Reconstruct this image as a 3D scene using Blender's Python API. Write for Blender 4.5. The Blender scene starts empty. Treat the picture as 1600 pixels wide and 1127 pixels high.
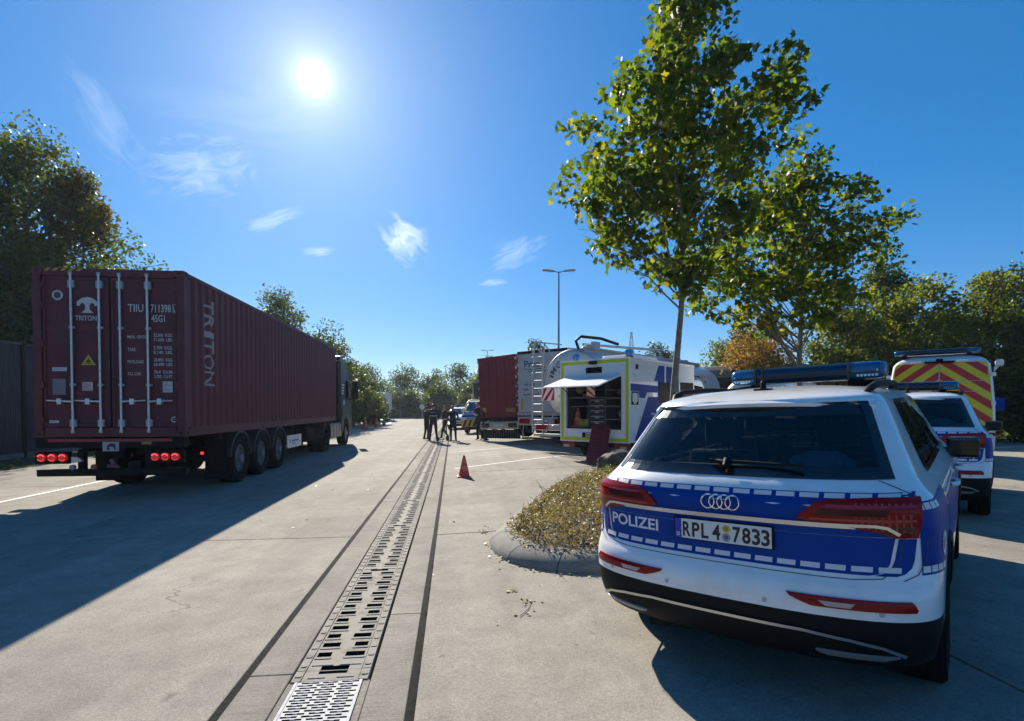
import bpy, bmesh, math, random
import numpy as np
from mathutils import Vector, Matrix
random.seed(7); RNG = np.random.default_rng(11)
PI = math.pi
SC = bpy.context.scene
COL = SC.collection

# ------------------------------------------------------------------ camera
YAW = 0.109
cam_d = bpy.data.cameras.new('camera')
cam = bpy.data.objects.new('camera', cam_d); COL.objects.link(cam)
cam.location = (0, 0, 1.62)
cam.rotation_euler = (PI/2 - 0.0215, 0, -YAW)
cam_d.sensor_width = 36; cam_d.lens = 840/1600*36
cam_d.shift_y = (655.5-563.5)/1600
cam_d.clip_start = 0.05; cam_d.clip_end = 4000
SC.camera = cam

# ------------------------------------------------------------------ sky and sun
SUN_EL, SUN_AZ = math.radians(29.63), math.radians(-13.76)     # azimuth from +Y towards +X
SUN_DIR = Vector((math.sin(SUN_AZ)*math.cos(SUN_EL), math.cos(SUN_AZ)*math.cos(SUN_EL), math.sin(SUN_EL)))
world = bpy.data.worlds.new('World'); SC.world = world; world.use_nodes = True
SKY_TINT = (7.6, 10.4, 14.0)
def build_world():
    nt = world.node_tree; N = nt.nodes; L = nt.links; N.clear()
    out = N.new('ShaderNodeOutputWorld'); bg = N.new('ShaderNodeBackground'); bg.inputs[1].default_value = 0.058
    sky = N.new('ShaderNodeTexSky'); sky.sky_type = 'NISHITA'; sky.sun_disc = False
    sky.sun_elevation = SUN_EL; sky.sun_rotation = SUN_AZ
    sky.air_density = 1.0; sky.dust_density = 0.25; sky.ozone_density = 2.4; sky.altitude = 200
    gam = N.new('ShaderNodeGamma'); gam.inputs[1].default_value = 1.0
    hsv = N.new('ShaderNodeHueSaturation'); hsv.inputs['Saturation'].default_value = 1.22
    pre = N.new('ShaderNodeVectorMath'); pre.operation = 'SCALE'; pre.inputs['Scale'].default_value = .05; L.new(sky.outputs[0], pre.inputs[0])
    gam.inputs[1].default_value = .66; L.new(pre.outputs[0], gam.inputs[0])
    pst = N.new('ShaderNodeVectorMath'); pst.operation = 'MULTIPLY'; pst.inputs[1].default_value = SKY_TINT; L.new(gam.outputs[0], pst.inputs[0])
    hsv.inputs['Saturation'].default_value = 1.38
    L.new(pst.outputs[0], hsv.inputs['Color'])
    geo = N.new('ShaderNodeTexCoord'); nrm = N.new('ShaderNodeVectorMath'); nrm.operation = 'NORMALIZE'
    L.new(geo.outputs['Generated'], nrm.inputs[0])
    def math_(op, a, b=None, clamp=False):
        m = N.new('ShaderNodeMath'); m.operation = op; m.use_clamp = clamp
        for k, x in enumerate((a, b)):
            if x is None: continue
            if isinstance(x, (int, float)): m.inputs[k].default_value = x
            else: L.new(x, m.inputs[k])
        return m.outputs[0]
    # aureole of the sun
    dot = N.new('ShaderNodeVectorMath'); dot.operation = 'DOT_PRODUCT'; dot.inputs[1].default_value = SUN_DIR
    L.new(nrm.outputs[0], dot.inputs[0])
    ang = math_('ARCCOSINE', math_('MINIMUM', dot.outputs['Value'], 0.9999999))
    total = None
    for sig, amp in ((0.0095, 70.0), (0.020, 6.0), (0.055, 3.2), (0.13, 1.6), (0.30, .7)):
        g = math_('MULTIPLY', math_('EXPONENT', math_('MULTIPLY', math_('POWER', math_('DIVIDE', ang, sig), 1.6 if sig < .02 else 1.1), -1.0)), amp)
        total = g if total is None else math_('ADD', total, g)
    # cirrus: patches of wisps placed over the sky dome, plus a faint veil everywhere
    sep = N.new('ShaderNodeSeparateXYZ'); L.new(nrm.outputs[0], sep.inputs[0])
    az = math_('ARCTAN2', sep.outputs[0], sep.outputs[1]); el = math_('ARCSINE', sep.outputs[2])
    comb = N.new('ShaderNodeCombineXYZ'); L.new(az, comb.inputs[0]); L.new(el, comb.inputs[1])
    cloud = None
    for (a, e, ra, re, rot, sx, sy, sc, dist, amp, lo) in CLOUDS:
        mp = N.new('ShaderNodeMapping'); mp.vector_type = 'TEXTURE'
        mp.inputs['Location'].default_value = (math.radians(a), math.radians(e), 0)
        mp.inputs['Rotation'].default_value = (0, 0, math.radians(rot))
        mp.inputs['Scale'].default_value = (math.radians(ra), math.radians(re), 1)
        L.new(comb.outputs[0], mp.inputs[0])
        ln = N.new('ShaderNodeVectorMath'); ln.operation = 'LENGTH'; L.new(mp.outputs[0], ln.inputs[0])
        mask = math_('SUBTRACT', 1.0, ln.outputs['Value'], True)
        nz = N.new('ShaderNodeTexNoise'); nz.inputs['Scale'].default_value = sc; nz.inputs['Detail'].default_value = 6
        nz.inputs['Roughness'].default_value = 0.55; nz.inputs['Distortion'].default_value = dist
        m2 = N.new('ShaderNodeMapping'); m2.inputs['Scale'].default_value = (sx, sy, 1); m2.inputs['Location'].default_value = (a*.37, e*.21, 0)
        L.new(mp.outputs[0], m2.inputs[0]); L.new(m2.outputs[0], nz.inputs['Vector'])
        t = math_('MULTIPLY', math_('SUBTRACT', math_('ADD', nz.outputs[0], math_('MULTIPLY', mask, 0.42)), lo, True), 2.3, True)
        t = math_('MULTIPLY', math_('MULTIPLY', t, math_('MINIMUM', math_('MULTIPLY', mask, 2.2), 1.0)), amp)
        cloud = t if cloud is None else math_('MAXIMUM', cloud, t)
    mix = N.new('ShaderNodeMix'); mix.data_type = 'RGBA'; L.new(cloud, mix.inputs['Factor'])
    L.new(hsv.outputs[0], mix.inputs['A']); mix.inputs['B'].default_value = (15, 15.3, 16, 1)
    glow = N.new('ShaderNodeMix'); glow.data_type = 'RGBA'; glow.blend_type = 'ADD'; glow.inputs['Factor'].default_value = 1
    gc = N.new('ShaderNodeVectorMath'); gc.operation = 'SCALE'; gc.inputs[0].default_value = (1.0, 0.95, 0.86); L.new(total, gc.inputs['Scale'])
    L.new(mix.outputs['Result'], glow.inputs['A']); L.new(gc.outputs[0], glow.inputs['B'])
    L.new(glow.outputs['Result'], bg.inputs[0]); L.new(bg.outputs[0], out.inputs[0])
#          az      el    r_az r_el rot  sx  sy  sc  dist amp  lo
CLOUDS = [(-5.2, 17.0, 3.4, 3.0, -38, 1.1, 1.5, 1.5, 1.0, .50, .58),
          (-23.5, 21.2, 6.5, 3.8, 18, 1.0, 1.5, 1.7, 2.4, .17, .60),
          (-17.6, 17.6, 3.6, .9, 24, .7, 1.6, 1.6, 1.2, .22, .52),
          (-30.5, 22.8, 6.0, 2.4, -52, 1.0, 1.2, 1.3, 1.8, .10, .60),
          (6.8, 16.0, 4.6, 2.2, 24, .9, 1.5, 1.6, 1.6, .17, .60),
          (-13.5, 15.2, 2.2, .6, 8, .8, 1.5, 1.8, 1.0, .22, .55),
          (4.2, 13.0, 2.0, .6, 6, .8, 1.5, 1.8, 1.0, .22, .55),
          (-20, 26, 12, 4, 6, .8, 1.4, 1.6, 1.5, .05, .60),
          (120, 25, 40, 12, 10, .8, 2.0, 2.6, 1.4, .3, .60),
          (-140, 30, 40, 12, -15, .8, 2.0, 2.6, 1.4, .3, .60)]
build_world()
sun_d = bpy.data.lights.new('sun', 'SUN'); sun_d.energy = 5.0; sun_d.angle = math.radians(0.53); sun_d.color = (1, 0.915, 0.78)
sun = bpy.data.objects.new('sun', sun_d); COL.objects.link(sun)
sun.rotation_euler = SUN_DIR.to_track_quat('Z', 'Y').to_euler(); sun.location = SUN_DIR*60
SC.view_settings.view_transform = 'Standard'; SC.view_settings.look = 'None'
SC.view_settings.exposure = 0.98; SC.view_settings.gamma = 1; SC.view_settings.use_curve_mapping = False
SC.render.engine = 'CYCLES'
SC.cycles.use_denoising = True; SC.cycles.max_bounces = 8; SC.cycles.transparent_max_bounces = 12
SC.cycles.sample_clamp_indirect = 6; SC.cycles.caustics_reflective = False; SC.cycles.caustics_refractive = False

# ------------------------------------------------------------------ terrain helpers
def gz(x):
    d = x + .234
    return 0. if d < 0 else .042*min(d, 3.2) + .004*max(0, min(d, 20)-3.2)
def frame(x, y, head, dz=0.):
    e = .01; gx = (gz(x+e)-gz(x-e))/(2*e)
    up = Vector((-gx, 0, 1)).normalized()
    fw = Vector((math.sin(head), math.cos(head), 0)); fw = (fw - up*fw.dot(up)).normalized()
    rt = fw.cross(up)
    return Matrix(((rt.x, fw.x, up.x, x), (rt.y, fw.y, up.y, y), (rt.z, fw.z, up.z, gz(x)+dz), (0, 0, 0, 1)))

# ------------------------------------------------------------------ materials
MATS = {}
def mat(name, color=(.5, .5, .5), rough=.5, metal=0., var=0., scale=8., bump=0., bscale=40., coat=0., emit=None, es=1., spec=.5, dirt=None, trans=0.):
    if name in MATS: return MATS[name]
    m = bpy.data.materials.new(name); m.use_nodes = True; MATS[name] = m
    nt = m.node_tree; N = nt.nodes; L = nt.links; b = N['Principled BSDF']
    b.inputs['Base Color'].default_value = (*color, 1); b.inputs['Roughness'].default_value = rough; b.inputs['Metallic'].default_value = metal
    b.inputs['Specular IOR Level'].default_value = spec
    if coat: b.inputs['Coat Weight'].default_value = coat; b.inputs['Coat Roughness'].default_value = .04
    if trans: b.inputs['Transmission Weight'].default_value = trans
    if emit: b.inputs['Emission Color'].default_value = (*emit, 1); b.inputs['Emission Strength'].default_value = es
    if var or bump or dirt:
        tc = N.new('ShaderNodeTexCoord')
    if var or dirt:
        nz = N.new('ShaderNodeTexNoise'); nz.inputs['Scale'].default_value = scale; nz.inputs['Detail'].default_value = 6; nz.inputs['Roughness'].default_value = .65
        L.new(tc.outputs['Object'], nz.inputs['Vector'])
        rp = N.new('ShaderNodeValToRGB'); rp.color_ramp.elements[0].position = .3; rp.color_ramp.elements[1].position = .7
        c0 = dirt if dirt else tuple(c*(1-var) for c in color); c1 = color if dirt else tuple(min(1, c*(1+var)) for c in color)
        rp.color_ramp.elements[0].color = (*c0, 1); rp.color_ramp.elements[1].color = (*c1, 1)
        if dirt: rp.color_ramp.elements[0].position = .28; rp.color_ramp.elements[1].position = .5
        L.new(nz.outputs[0], rp.inputs[0]); L.new(rp.outputs[0], b.inputs['Base Color'])
        mr = N.new('ShaderNodeMapRange'); mr.inputs['To Min'].default_value = min(1, rough+.14); mr.inputs['To Max'].default_value = max(0.02, rough-.05)
        L.new(nz.outputs[0], mr.inputs['Value']); L.new(mr.outputs[0], b.inputs['Roughness'])
    if bump:
        n2 = N.new('ShaderNodeTexNoise'); n2.inputs['Scale'].default_value = bscale; n2.inputs['Detail'].default_value = 5
        L.new(tc.outputs['Object'], n2.inputs['Vector'])
        bp = N.new('ShaderNodeBump'); bp.inputs['Strength'].default_value = bump; bp.inputs['Distance'].default_value = .01
        L.new(n2.outputs[0], bp.inputs['Height']); L.new(bp.outputs[0], b.inputs['Normal'])
    return m
def glass(name, tint=(.1, .12, .13), refl=1.0, rough=.02):
    if name in MATS: return MATS[name]
    m = bpy.data.materials.new(name); m.use_nodes = True; MATS[name] = m
    nt = m.node_tree; N = nt.nodes; L = nt.links; N.clear()
    o = N.new('ShaderNodeOutputMaterial'); mx = N.new('ShaderNodeMixShader'); tr = N.new('ShaderNodeBsdfTransparent'); gl = N.new('ShaderNodeBsdfGlossy')
    tr.inputs[0].default_value = (*tint, 1); gl.inputs['Roughness'].default_value = rough; gl.inputs[0].default_value = (.95, .97, 1, 1)
    fr = N.new('ShaderNodeFresnel'); fr.inputs[0].default_value = 1.5
    L.new(fr.outputs[0], mx.inputs[0]); L.new(tr.outputs[0], mx.inputs[1]); L.new(gl.outputs[0], mx.inputs[2]); L.new(mx.outputs[0], o.inputs[0])
    return m
def leaf_mat(name, cols, trans=.5, rough=.5):
    if name in MATS: return MATS[name]
    m = bpy.data.materials.new(name); m.use_nodes = True; MATS[name] = m
    nt = m.node_tree; N = nt.nodes; L = nt.links; N.clear()
    o = N.new('ShaderNodeOutputMaterial'); g = N.new('ShaderNodeNewGeometry'); rp = N.new('ShaderNodeValToRGB')
    el = rp.color_ramp.elements
    while len(el) < len(cols): el.new(.5)
    for k, (p, c) in enumerate(cols): el[k].position = p; el[k].color = (*c, 1)
    L.new(g.outputs['Random Per Island'], rp.inputs[0])
    pr = N.new('ShaderNodeBsdfPrincipled'); pr.inputs['Roughness'].default_value = rough; pr.inputs['Specular IOR Level'].default_value = .18
    L.new(rp.outputs[0], pr.inputs['Base Color'])
    tl = N.new('ShaderNodeBsdfTranslucent'); mm = N.new('ShaderNodeMix'); mm.data_type = 'RGBA'; mm.blend_type = 'MULTIPLY'; mm.inputs['Factor'].default_value = 1
    L.new(rp.outputs[0], mm.inputs['A']); mm.inputs['B'].default_value = (3.0, 3.1, .7, 1); L.new(mm.outputs['Result'], tl.inputs[0])
    mx = N.new('ShaderNodeMixShader'); mx.inputs[0].default_value = trans
    L.new(pr.outputs[0], mx.inputs[1]); L.new(tl.outputs[0], mx.inputs[2]); L.new(mx.outputs[0], o.inputs[0])
    return m

# ------------------------------------------------------------------ mesh builder
TEXTS = {}
def text_geom(s, bold=0.):
    key = (s, bold)
    if key in TEXTS: return TEXTS[key]
    c = bpy.data.curves.new('lettering', 'FONT'); c.body = s; c.size = 1; c.resolution_u = 3; c.offset = bold
    o = bpy.data.objects.new('lettering', c); COL.objects.link(o)
    dg = bpy.context.evaluated_depsgraph_get()
    me = bpy.data.meshes.new_from_object(o.evaluated_get(dg))
    v = [tuple(p.co) for p in me.vertices]; f = [tuple(p.vertices) for p in me.polygons]
    bpy.data.objects.remove(o); bpy.data.curves.remove(c); bpy.data.meshes.remove(me)
    if v:
        x0 = min(p[0] for p in v); x1 = max(p[0] for p in v); y0 = min(p[1] for p in v)
        v = [(p[0]-x0, p[1], 0) for p in v]; w = x1-x0
    else: w = 1
    TEXTS[key] = (v, f, w); return TEXTS[key]
class MB:
    def __init__(s): s.v = []; s.f = []; s.m = []
    def add(s, v, f, m=0):
        o = len(s.v); s.v.extend(tuple(p) for p in v); s.f.extend(tuple(i+o for i in q) for q in f); s.m.extend([m]*len(f)); return s
    def box(s, x0, x1, y0, y1, z0, z1, m=0, T=None):
        v = [(x, y, z) for x in (x0, x1) for y in (y0, y1) for z in (z0, z1)]
        if T is not None: v = [tuple(T @ Vector(p)) for p in v]
        return s.add(v, [(0, 1, 3, 2), (4, 6, 7, 5), (0, 4, 5, 1), (2, 3, 7, 6), (0, 2, 6, 4), (1, 5, 7, 3)], m)
    def tube(s, path, r, n=8, m=0, caps=True):
        P = [Vector(p) for p in path]; k = len(P)
        R = r if isinstance(r, (list, tuple)) else [r]*k
        rings = []; ref = None
        for i in range(k):
            t = (P[min(i+1, k-1)]-P[max(i-1, 0)]).normalized()
            if ref is None: ref = Vector((0, 0, 1)) if abs(t.z) < .9 else Vector((1, 0, 0))
            a = (ref - t*ref.dot(t))
            if a.length < 1e-4: a = t.orthogonal()
            a.normalize(); ref = a; b = t.cross(a)
            rings.append([P[i]+(a*math.cos(2*PI*j/n)+b*math.sin(2*PI*j/n))*R[i] for j in range(n)])
        v = [p for g in rings for p in g]
        f = [(i*n+j, i*n+(j+1) % n, (i+1)*n+(j+1) % n, (i+1)*n+j) for i in range(k-1) for j in range(n)]
        if caps: f += [tuple(range(n))[::-1], tuple((k-1)*n+j for j in range(n))]
        return s.add(v, f, m)
    def lathe(s, prof, c=(0, 0, 0), axis='z', n=24, m=0, a0=0, a1=2*PI, sx=1, sy=1):
        full = abs(a1-a0-2*PI) < 1e-6; nn = n if full else n+1
        v = []
        for (r, h) in prof:
            for j in range(nn):
                a = a0+(a1-a0)*j/n; p, q = r*math.cos(a)*sx, r*math.sin(a)*sy
                v.append({'z': (c[0]+p, c[1]+q, c[2]+h), 'x': (c[0]+h, c[1]+p, c[2]+q), 'y': (c[0]+p, c[1]+h, c[2]+q)}[axis])
        f = []
        for i in range(len(prof)-1):
            for j in range(n):
                a, b = i*nn+j, i*nn+(j+1) % nn
                f.append((a, b, b+nn, a+nn))
        return s.add(v, f, m)
    def disc(s, c, r, axis='y', n=20, m=0, sx=1, sz=1):
        v = []
        for j in range(n):
            a = 2*PI*j/n; p, q = r*math.cos(a)*sx, r*math.sin(a)*sz
            v.append({'z': (c[0]+p, c[1]+q, c[2]), 'x': (c[0], c[1]+p, c[2]+q), 'y': (c[0]+p, c[1], c[2]+q)}[axis])
        return s.add(v, [tuple(range(n))], m)
    def prism(s, poly, a, b, axis='y', m=0):
        n = len(poly); v = []
        for h in (a, b):
            for (p, q) in poly: v.append({'z': (p, q, h), 'x': (h, p, q), 'y': (p, h, q)}[axis])
        return s.add(v, [tuple(range(n))[::-1], tuple(range(n, 2*n))]+[(i, (i+1) % n, n+(i+1) % n, n+i) for i in range(n)], m)
    def grid(s, fn, nu, nv, m=0):
        v = [fn(i/nu, j/nv) for i in range(nu+1) for j in range(nv+1)]
        return s.add(v, [(i*(nv+1)+j, (i+1)*(nv+1)+j, (i+1)*(nv+1)+j+1, i*(nv+1)+j+1) for i in range(nu) for j in range(nv)], m)
    def text(s, string, size, fn, m=0, width=None, align='l', sx=1., bold=.012):
        v, f, w = text_geom(string, bold)
        k = size/.72
        kx = (width/w) if width else k*sx
        off = {'l': 0, 'c': -w*kx/2, 'r': -w*kx}[align]
        return s.add([fn(p[0]*kx+off, p[1]*k) for p in v], f, m)
    def build(s, name, mats, parent=None, smooth=None, bevel=0., seg=2, fixn=True):
        me = bpy.data.meshes.new(name); me.from_pydata(s.v, [], s.f)
        if not isinstance(mats, (list, tuple)): mats = [mats]
        for m in mats: me.materials.append(m)
        if len(mats) > 1: me.polygons.foreach_set('material_index', s.m)
        if fixn:
            bm = bmesh.new(); bm.from_mesh(me); bmesh.ops.recalc_face_normals(bm, faces=bm.faces); bm.to_mesh(me); bm.free()
        if smooth is not None:
            me.polygons.foreach_set('use_smooth', [True]*len(me.polygons)); me.set_sharp_from_angle(angle=math.radians(smooth))
        me.update()
        o = bpy.data.objects.new(name, me); COL.objects.link(o)
        if parent is not None: o.parent = parent
        if bevel:
            b = o.modifiers.new('bevel', 'BEVEL'); b.width = bevel; b.segments = seg; b.limit_method = 'ANGLE'; b.angle_limit = math.radians(40)
        return o
def np_mesh(name, verts, faces, mats, parent=None, smooth=False, midx=None):
    me = bpy.data.meshes.new(name); k = faces.shape[1]
    me.vertices.add(len(verts)); me.vertices.foreach_set('co', np.asarray(verts, np.float32).ravel())
    me.loops.add(faces.size); me.loops.foreach_set('vertex_index', np.asarray(faces, np.int32).ravel())
    me.polygons.add(len(faces)); me.polygons.foreach_set('loop_start', np.arange(0, faces.size, k, dtype=np.int32))
    for m in (mats if isinstance(mats, (list, tuple)) else [mats]): me.materials.append(m)
    if midx is not None: me.polygons.foreach_set('material_index', np.asarray(midx, np.int32))
    if smooth: me.polygons.foreach_set('use_smooth', np.ones(len(faces), bool))
    me.update(calc_edges=True)
    o = bpy.data.objects.new(name, me); COL.objects.link(o)
    if parent is not None: o.parent = parent
    return o
def tag(o, label=None, cat=None, group=None, kind=None):
    if label: o['label'] = label
    if cat: o['category'] = cat
    if group: o['group'] = group
    if kind: o['kind'] = kind
    return o
def thing(name, label, cat, M=None, group=None):
    o = bpy.data.objects.new(name, None); COL.objects.link(o); o.empty_display_size = .2
    if M is not None: o.matrix_world = M
    return tag(o, label, cat, group)
def copy_tree(o, parent=None):
    c = o.copy(); COL.objects.link(c); c.parent = parent
    for ch in o.children: copy_tree(ch, c)
    return c
def share(o, parent, loc=None):
    c = o.copy(); COL.objects.link(c); c.parent = parent
    if loc is not None: c.location = loc
    return c

# ------------------------------------------------------------------ shared materials
def concrete(name, base, streak=0., joint=False):
    m = bpy.data.materials.new(name); m.use_nodes = True; MATS[name] = m
    nt = m.node_tree; N = nt.nodes; L = nt.links; b = N['Principled BSDF']; b.inputs['Roughness'].default_value = .9; b.inputs['Specular IOR Level'].default_value = .12
    g = N.new('ShaderNodeNewGeometry')
    def noise(sc, det=5, ro=.6, mapping=None):
        n = N.new('ShaderNodeTexNoise'); n.inputs['Scale'].default_value = sc; n.inputs['Detail'].default_value = det; n.inputs['Roughness'].default_value = ro
        if mapping:
            mp = N.new('ShaderNodeMapping'); mp.inputs['Scale'].default_value = mapping; L.new(g.outputs['Position'], mp.inputs[0]); L.new(mp.outputs[0], n.inputs['Vector'])
        else: L.new(g.outputs['Position'], n.inputs['Vector'])
        return n.outputs[0]
    def ramp(src, p0, p1, a, c):
        r = N.new('ShaderNodeMapRange'); r.inputs['From Min'].default_value = p0; r.inputs['From Max'].default_value = p1
        r.inputs['To Min'].default_value = a; r.inputs['To Max'].default_value = c; L.new(src, r.inputs['Value']); return r.outputs[0]
    def mul(a, c):
        x = N.new('ShaderNodeMath'); x.operation = 'MULTIPLY'; L.new(a, x.inputs[0]); L.new(c, x.inputs[1]); return x.outputs[0]
    big = ramp(noise(.45, 4), .3, .7, .82, 1.14); mid = ramp(noise(3.2, 6, .7), .3, .7, .82, 1.13); fine = ramp(noise(55, 3, .7), .3, .7, .80, 1.2)
    grit = ramp(noise(170, 2, .5), .35, .68, .80, 1.22)
    st = ramp(noise(1.4, 7, .75), .58, .74, 1.0, .70)
    f = mul(mul(mul(big, mid), mul(fine, grit)), st)
    f = mul(f, ramp(noise(1, 4, .6, (1.6, .10, 1)), .35, .65, .90, 1.08))       # wheel tracks along the road
    oi = N.new('ShaderNodeObjectInfo'); f = mul(f, ramp(oi.outputs['Random'], 0, 1, .90, 1.07))
    f = mul(f, ramp(noise(1, 6, .7, (1.1, .22, 1)), .56, .76, 1.0, .66))      # tyre marks
    f = mul(f, ramp(noise(2.7, 3, .5), .70, .76, 1.0, .60)); f = mul(f, ramp(noise(9, 2, .5), .72, .77, 1.0, .66))      # drips
    vo = N.new('ShaderNodeTexVoronoi'); vo.feature = 'DISTANCE_TO_EDGE'; vo.inputs['Scale'].default_value = .33
    wn = N.new('ShaderNodeTexNoise'); wn.inputs['Scale'].default_value = 1.7; wn.inputs['Detail'].default_value = 6; L.new(g.outputs['Position'], wn.inputs['Vector'])
    ad = N.new('ShaderNodeVectorMath'); ad.operation = 'MULTIPLY_ADD'; ad.inputs[1].default_value = (.7, .7, .7); L.new(wn.outputs['Color'], ad.inputs[0]); L.new(g.outputs['Position'], ad.inputs[2]); L.new(ad.outputs[0], vo.inputs['Vector'])
    cr = ramp(vo.outputs['Distance'], .0008, .0022, 1.0, 0.0); cr = mul(cr, ramp(noise(.5, 2, .5), .58, .63, 0.0, .5)); f = mul(f, ramp(cr, 0, 1, 1.0, .0))
    if streak: f = mul(f, ramp(noise(1, 3, .6, (3, 60, 3)), .3, .7, 1-streak, 1+streak*.7))
    vc = N.new('ShaderNodeVectorMath'); vc.operation = 'SCALE'; vc.inputs[0].default_value = base; L.new(f, vc.inputs['Scale'])
    L.new(vc.outputs[0], b.inputs['Base Color'])
    bp = N.new('ShaderNodeBump'); bp.inputs['Strength'].default_value = .55; bp.inputs['Distance'].default_value = .004
    L.new(noise(120, 4, .7), bp.inputs['Height']); L.new(bp.outputs[0], b.inputs['Normal'])
    if streak:
        b2 = N.new('ShaderNodeBump'); b2.inputs['Strength'].default_value = .5; b2.inputs['Distance'].default_value = .004
        L.new(noise(1, 3, .6, (4, 90, 4)), b2.inputs['Height']); L.new(bp.outputs[0], b2.inputs['Normal']); L.new(b2.outputs[0], b.inputs['Normal'])
    return m
M_CONC = concrete('road_concrete', (.295, .272, .230)); M_STRIP = concrete('channel_concrete', (.265, .245, .21), .16)
M_KERB = concrete('kerb_concrete', (.24, .23, .205))
M_JOINT = mat('bitumen_joint', (.016, .015, .014), .9, var=.4, scale=30, bump=.6, bscale=90, spec=.08)
M_CAST = mat('cast_iron_grey', (.30, .28, .24), .8, .0, dirt=(.17, .145, .115), scale=6, bump=.5, bscale=160, spec=.15)
M_SLOT = mat('shaded_slot_iron', (.02, .018, .016), .9, spec=.1)  # near-black slot walls: the shade inside the openings is painted into the colour
M_GALV = mat('galvanised_steel', (.62, .62, .62), .42, .8, var=.15, scale=20, bump=.15, bscale=120)
M_ZINC = mat('zinc_grating', (.50, .50, .50), .7, .0, var=.2, scale=20, spec=.12)
M_DARK = mat('dark_void', (.012, .012, .012), .9)
M_WLINE = mat('road_paint', (.62, .61, .58), .7, dirt=(.38, .37, .34), scale=7, bump=.3, bscale=90)
M_SOIL = mat('soil', (.06, .045, .03), .95, var=.4, scale=6, bump=.8, bscale=20)
M_WHITE = mat('white_paint', (.78, .79, .80), .28, coat=.8, dirt=(.66, .66, .64), scale=2.6)
M_WHITEG = mat('white_gelcoat', (.74, .75, .75), .42, coat=.2, dirt=(.60, .60, .58), scale=1.7)
M_BLUE = mat('police_blue_film', (.002, .046, .27), .40, spec=.10)
M_BLACK = mat('black_plastic', (.008, .008, .009), .6, bump=.1, bscale=200, spec=.14)
M_BLACKG = mat('black_gloss', (.006, .006, .008), .12, coat=.5)
M_RUBBER = mat('tyre_rubber', (.012, .012, .013), .85, var=.3, scale=12, bump=.3, bscale=60, spec=.10)
M_CHROME = mat('chrome_trim', (.50, .53, .58), .16, 1.)
M_SILVER = mat('silver_trim', (.55, .56, .57), .3, .9)
M_ALU = mat('aluminium', (.46, .47, .48), .42, .7, var=.15, scale=6)
M_RIM = mat('alloy_rim', (.42, .43, .44), .3, .9)
M_REDL = mat('red_lamp_lens', (.25, .001, .004), .2, coat=.12, spec=.2)
M_REDL2 = mat('red_lamp_dark', (.045, .002, .003), .2, coat=.2, spec=.3)
M_REFLW = mat('retroreflective_white', (.72, .66, .66), .35)
M_GLASSD = glass('tinted_glass', (.50, .57, .60)); M_GLASSC = glass('windscreen_glass', (.75, .8, .8))
M_LIME = mat('lime_reflective_film', (.52, .62, .01), .35)
M_REDF = mat('red_reflective_film', (.50, .012, .016), .35); M_YELF = mat('yellow_reflective_film', (.70, .58, .01), .35)
M_FRAME = mat('chassis_black', (.011, .011, .012), .7, var=.4, scale=8, bump=.2, spec=.12)
M_BEACON = mat('blue_beacon_lens', (.02, .22, .62), .12, coat=1., trans=.5)
M_BEACOND = mat('dark_blue_lens', (.003, .018, .050), .15, coat=.2, spec=.35)
M_LETTER = mat('white_lettering', (.70, .70, .70), .5); M_LETTERB = mat('black_lettering', (.012, .012, .014), .5)
M_SEAT = mat('dark_fabric', (.018, .019, .022), .9); M_BARK = mat('bark', (.085, .07, .052), .9, var=.5, scale=14, bump=.9, bscale=30)
M_BARKL = mat('plane_bark', (.15, .135, .105), .85, var=.45, scale=10, bump=.8, bscale=25)
M_SKIN = mat('skin', (.42, .23, .16), .55)
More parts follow.
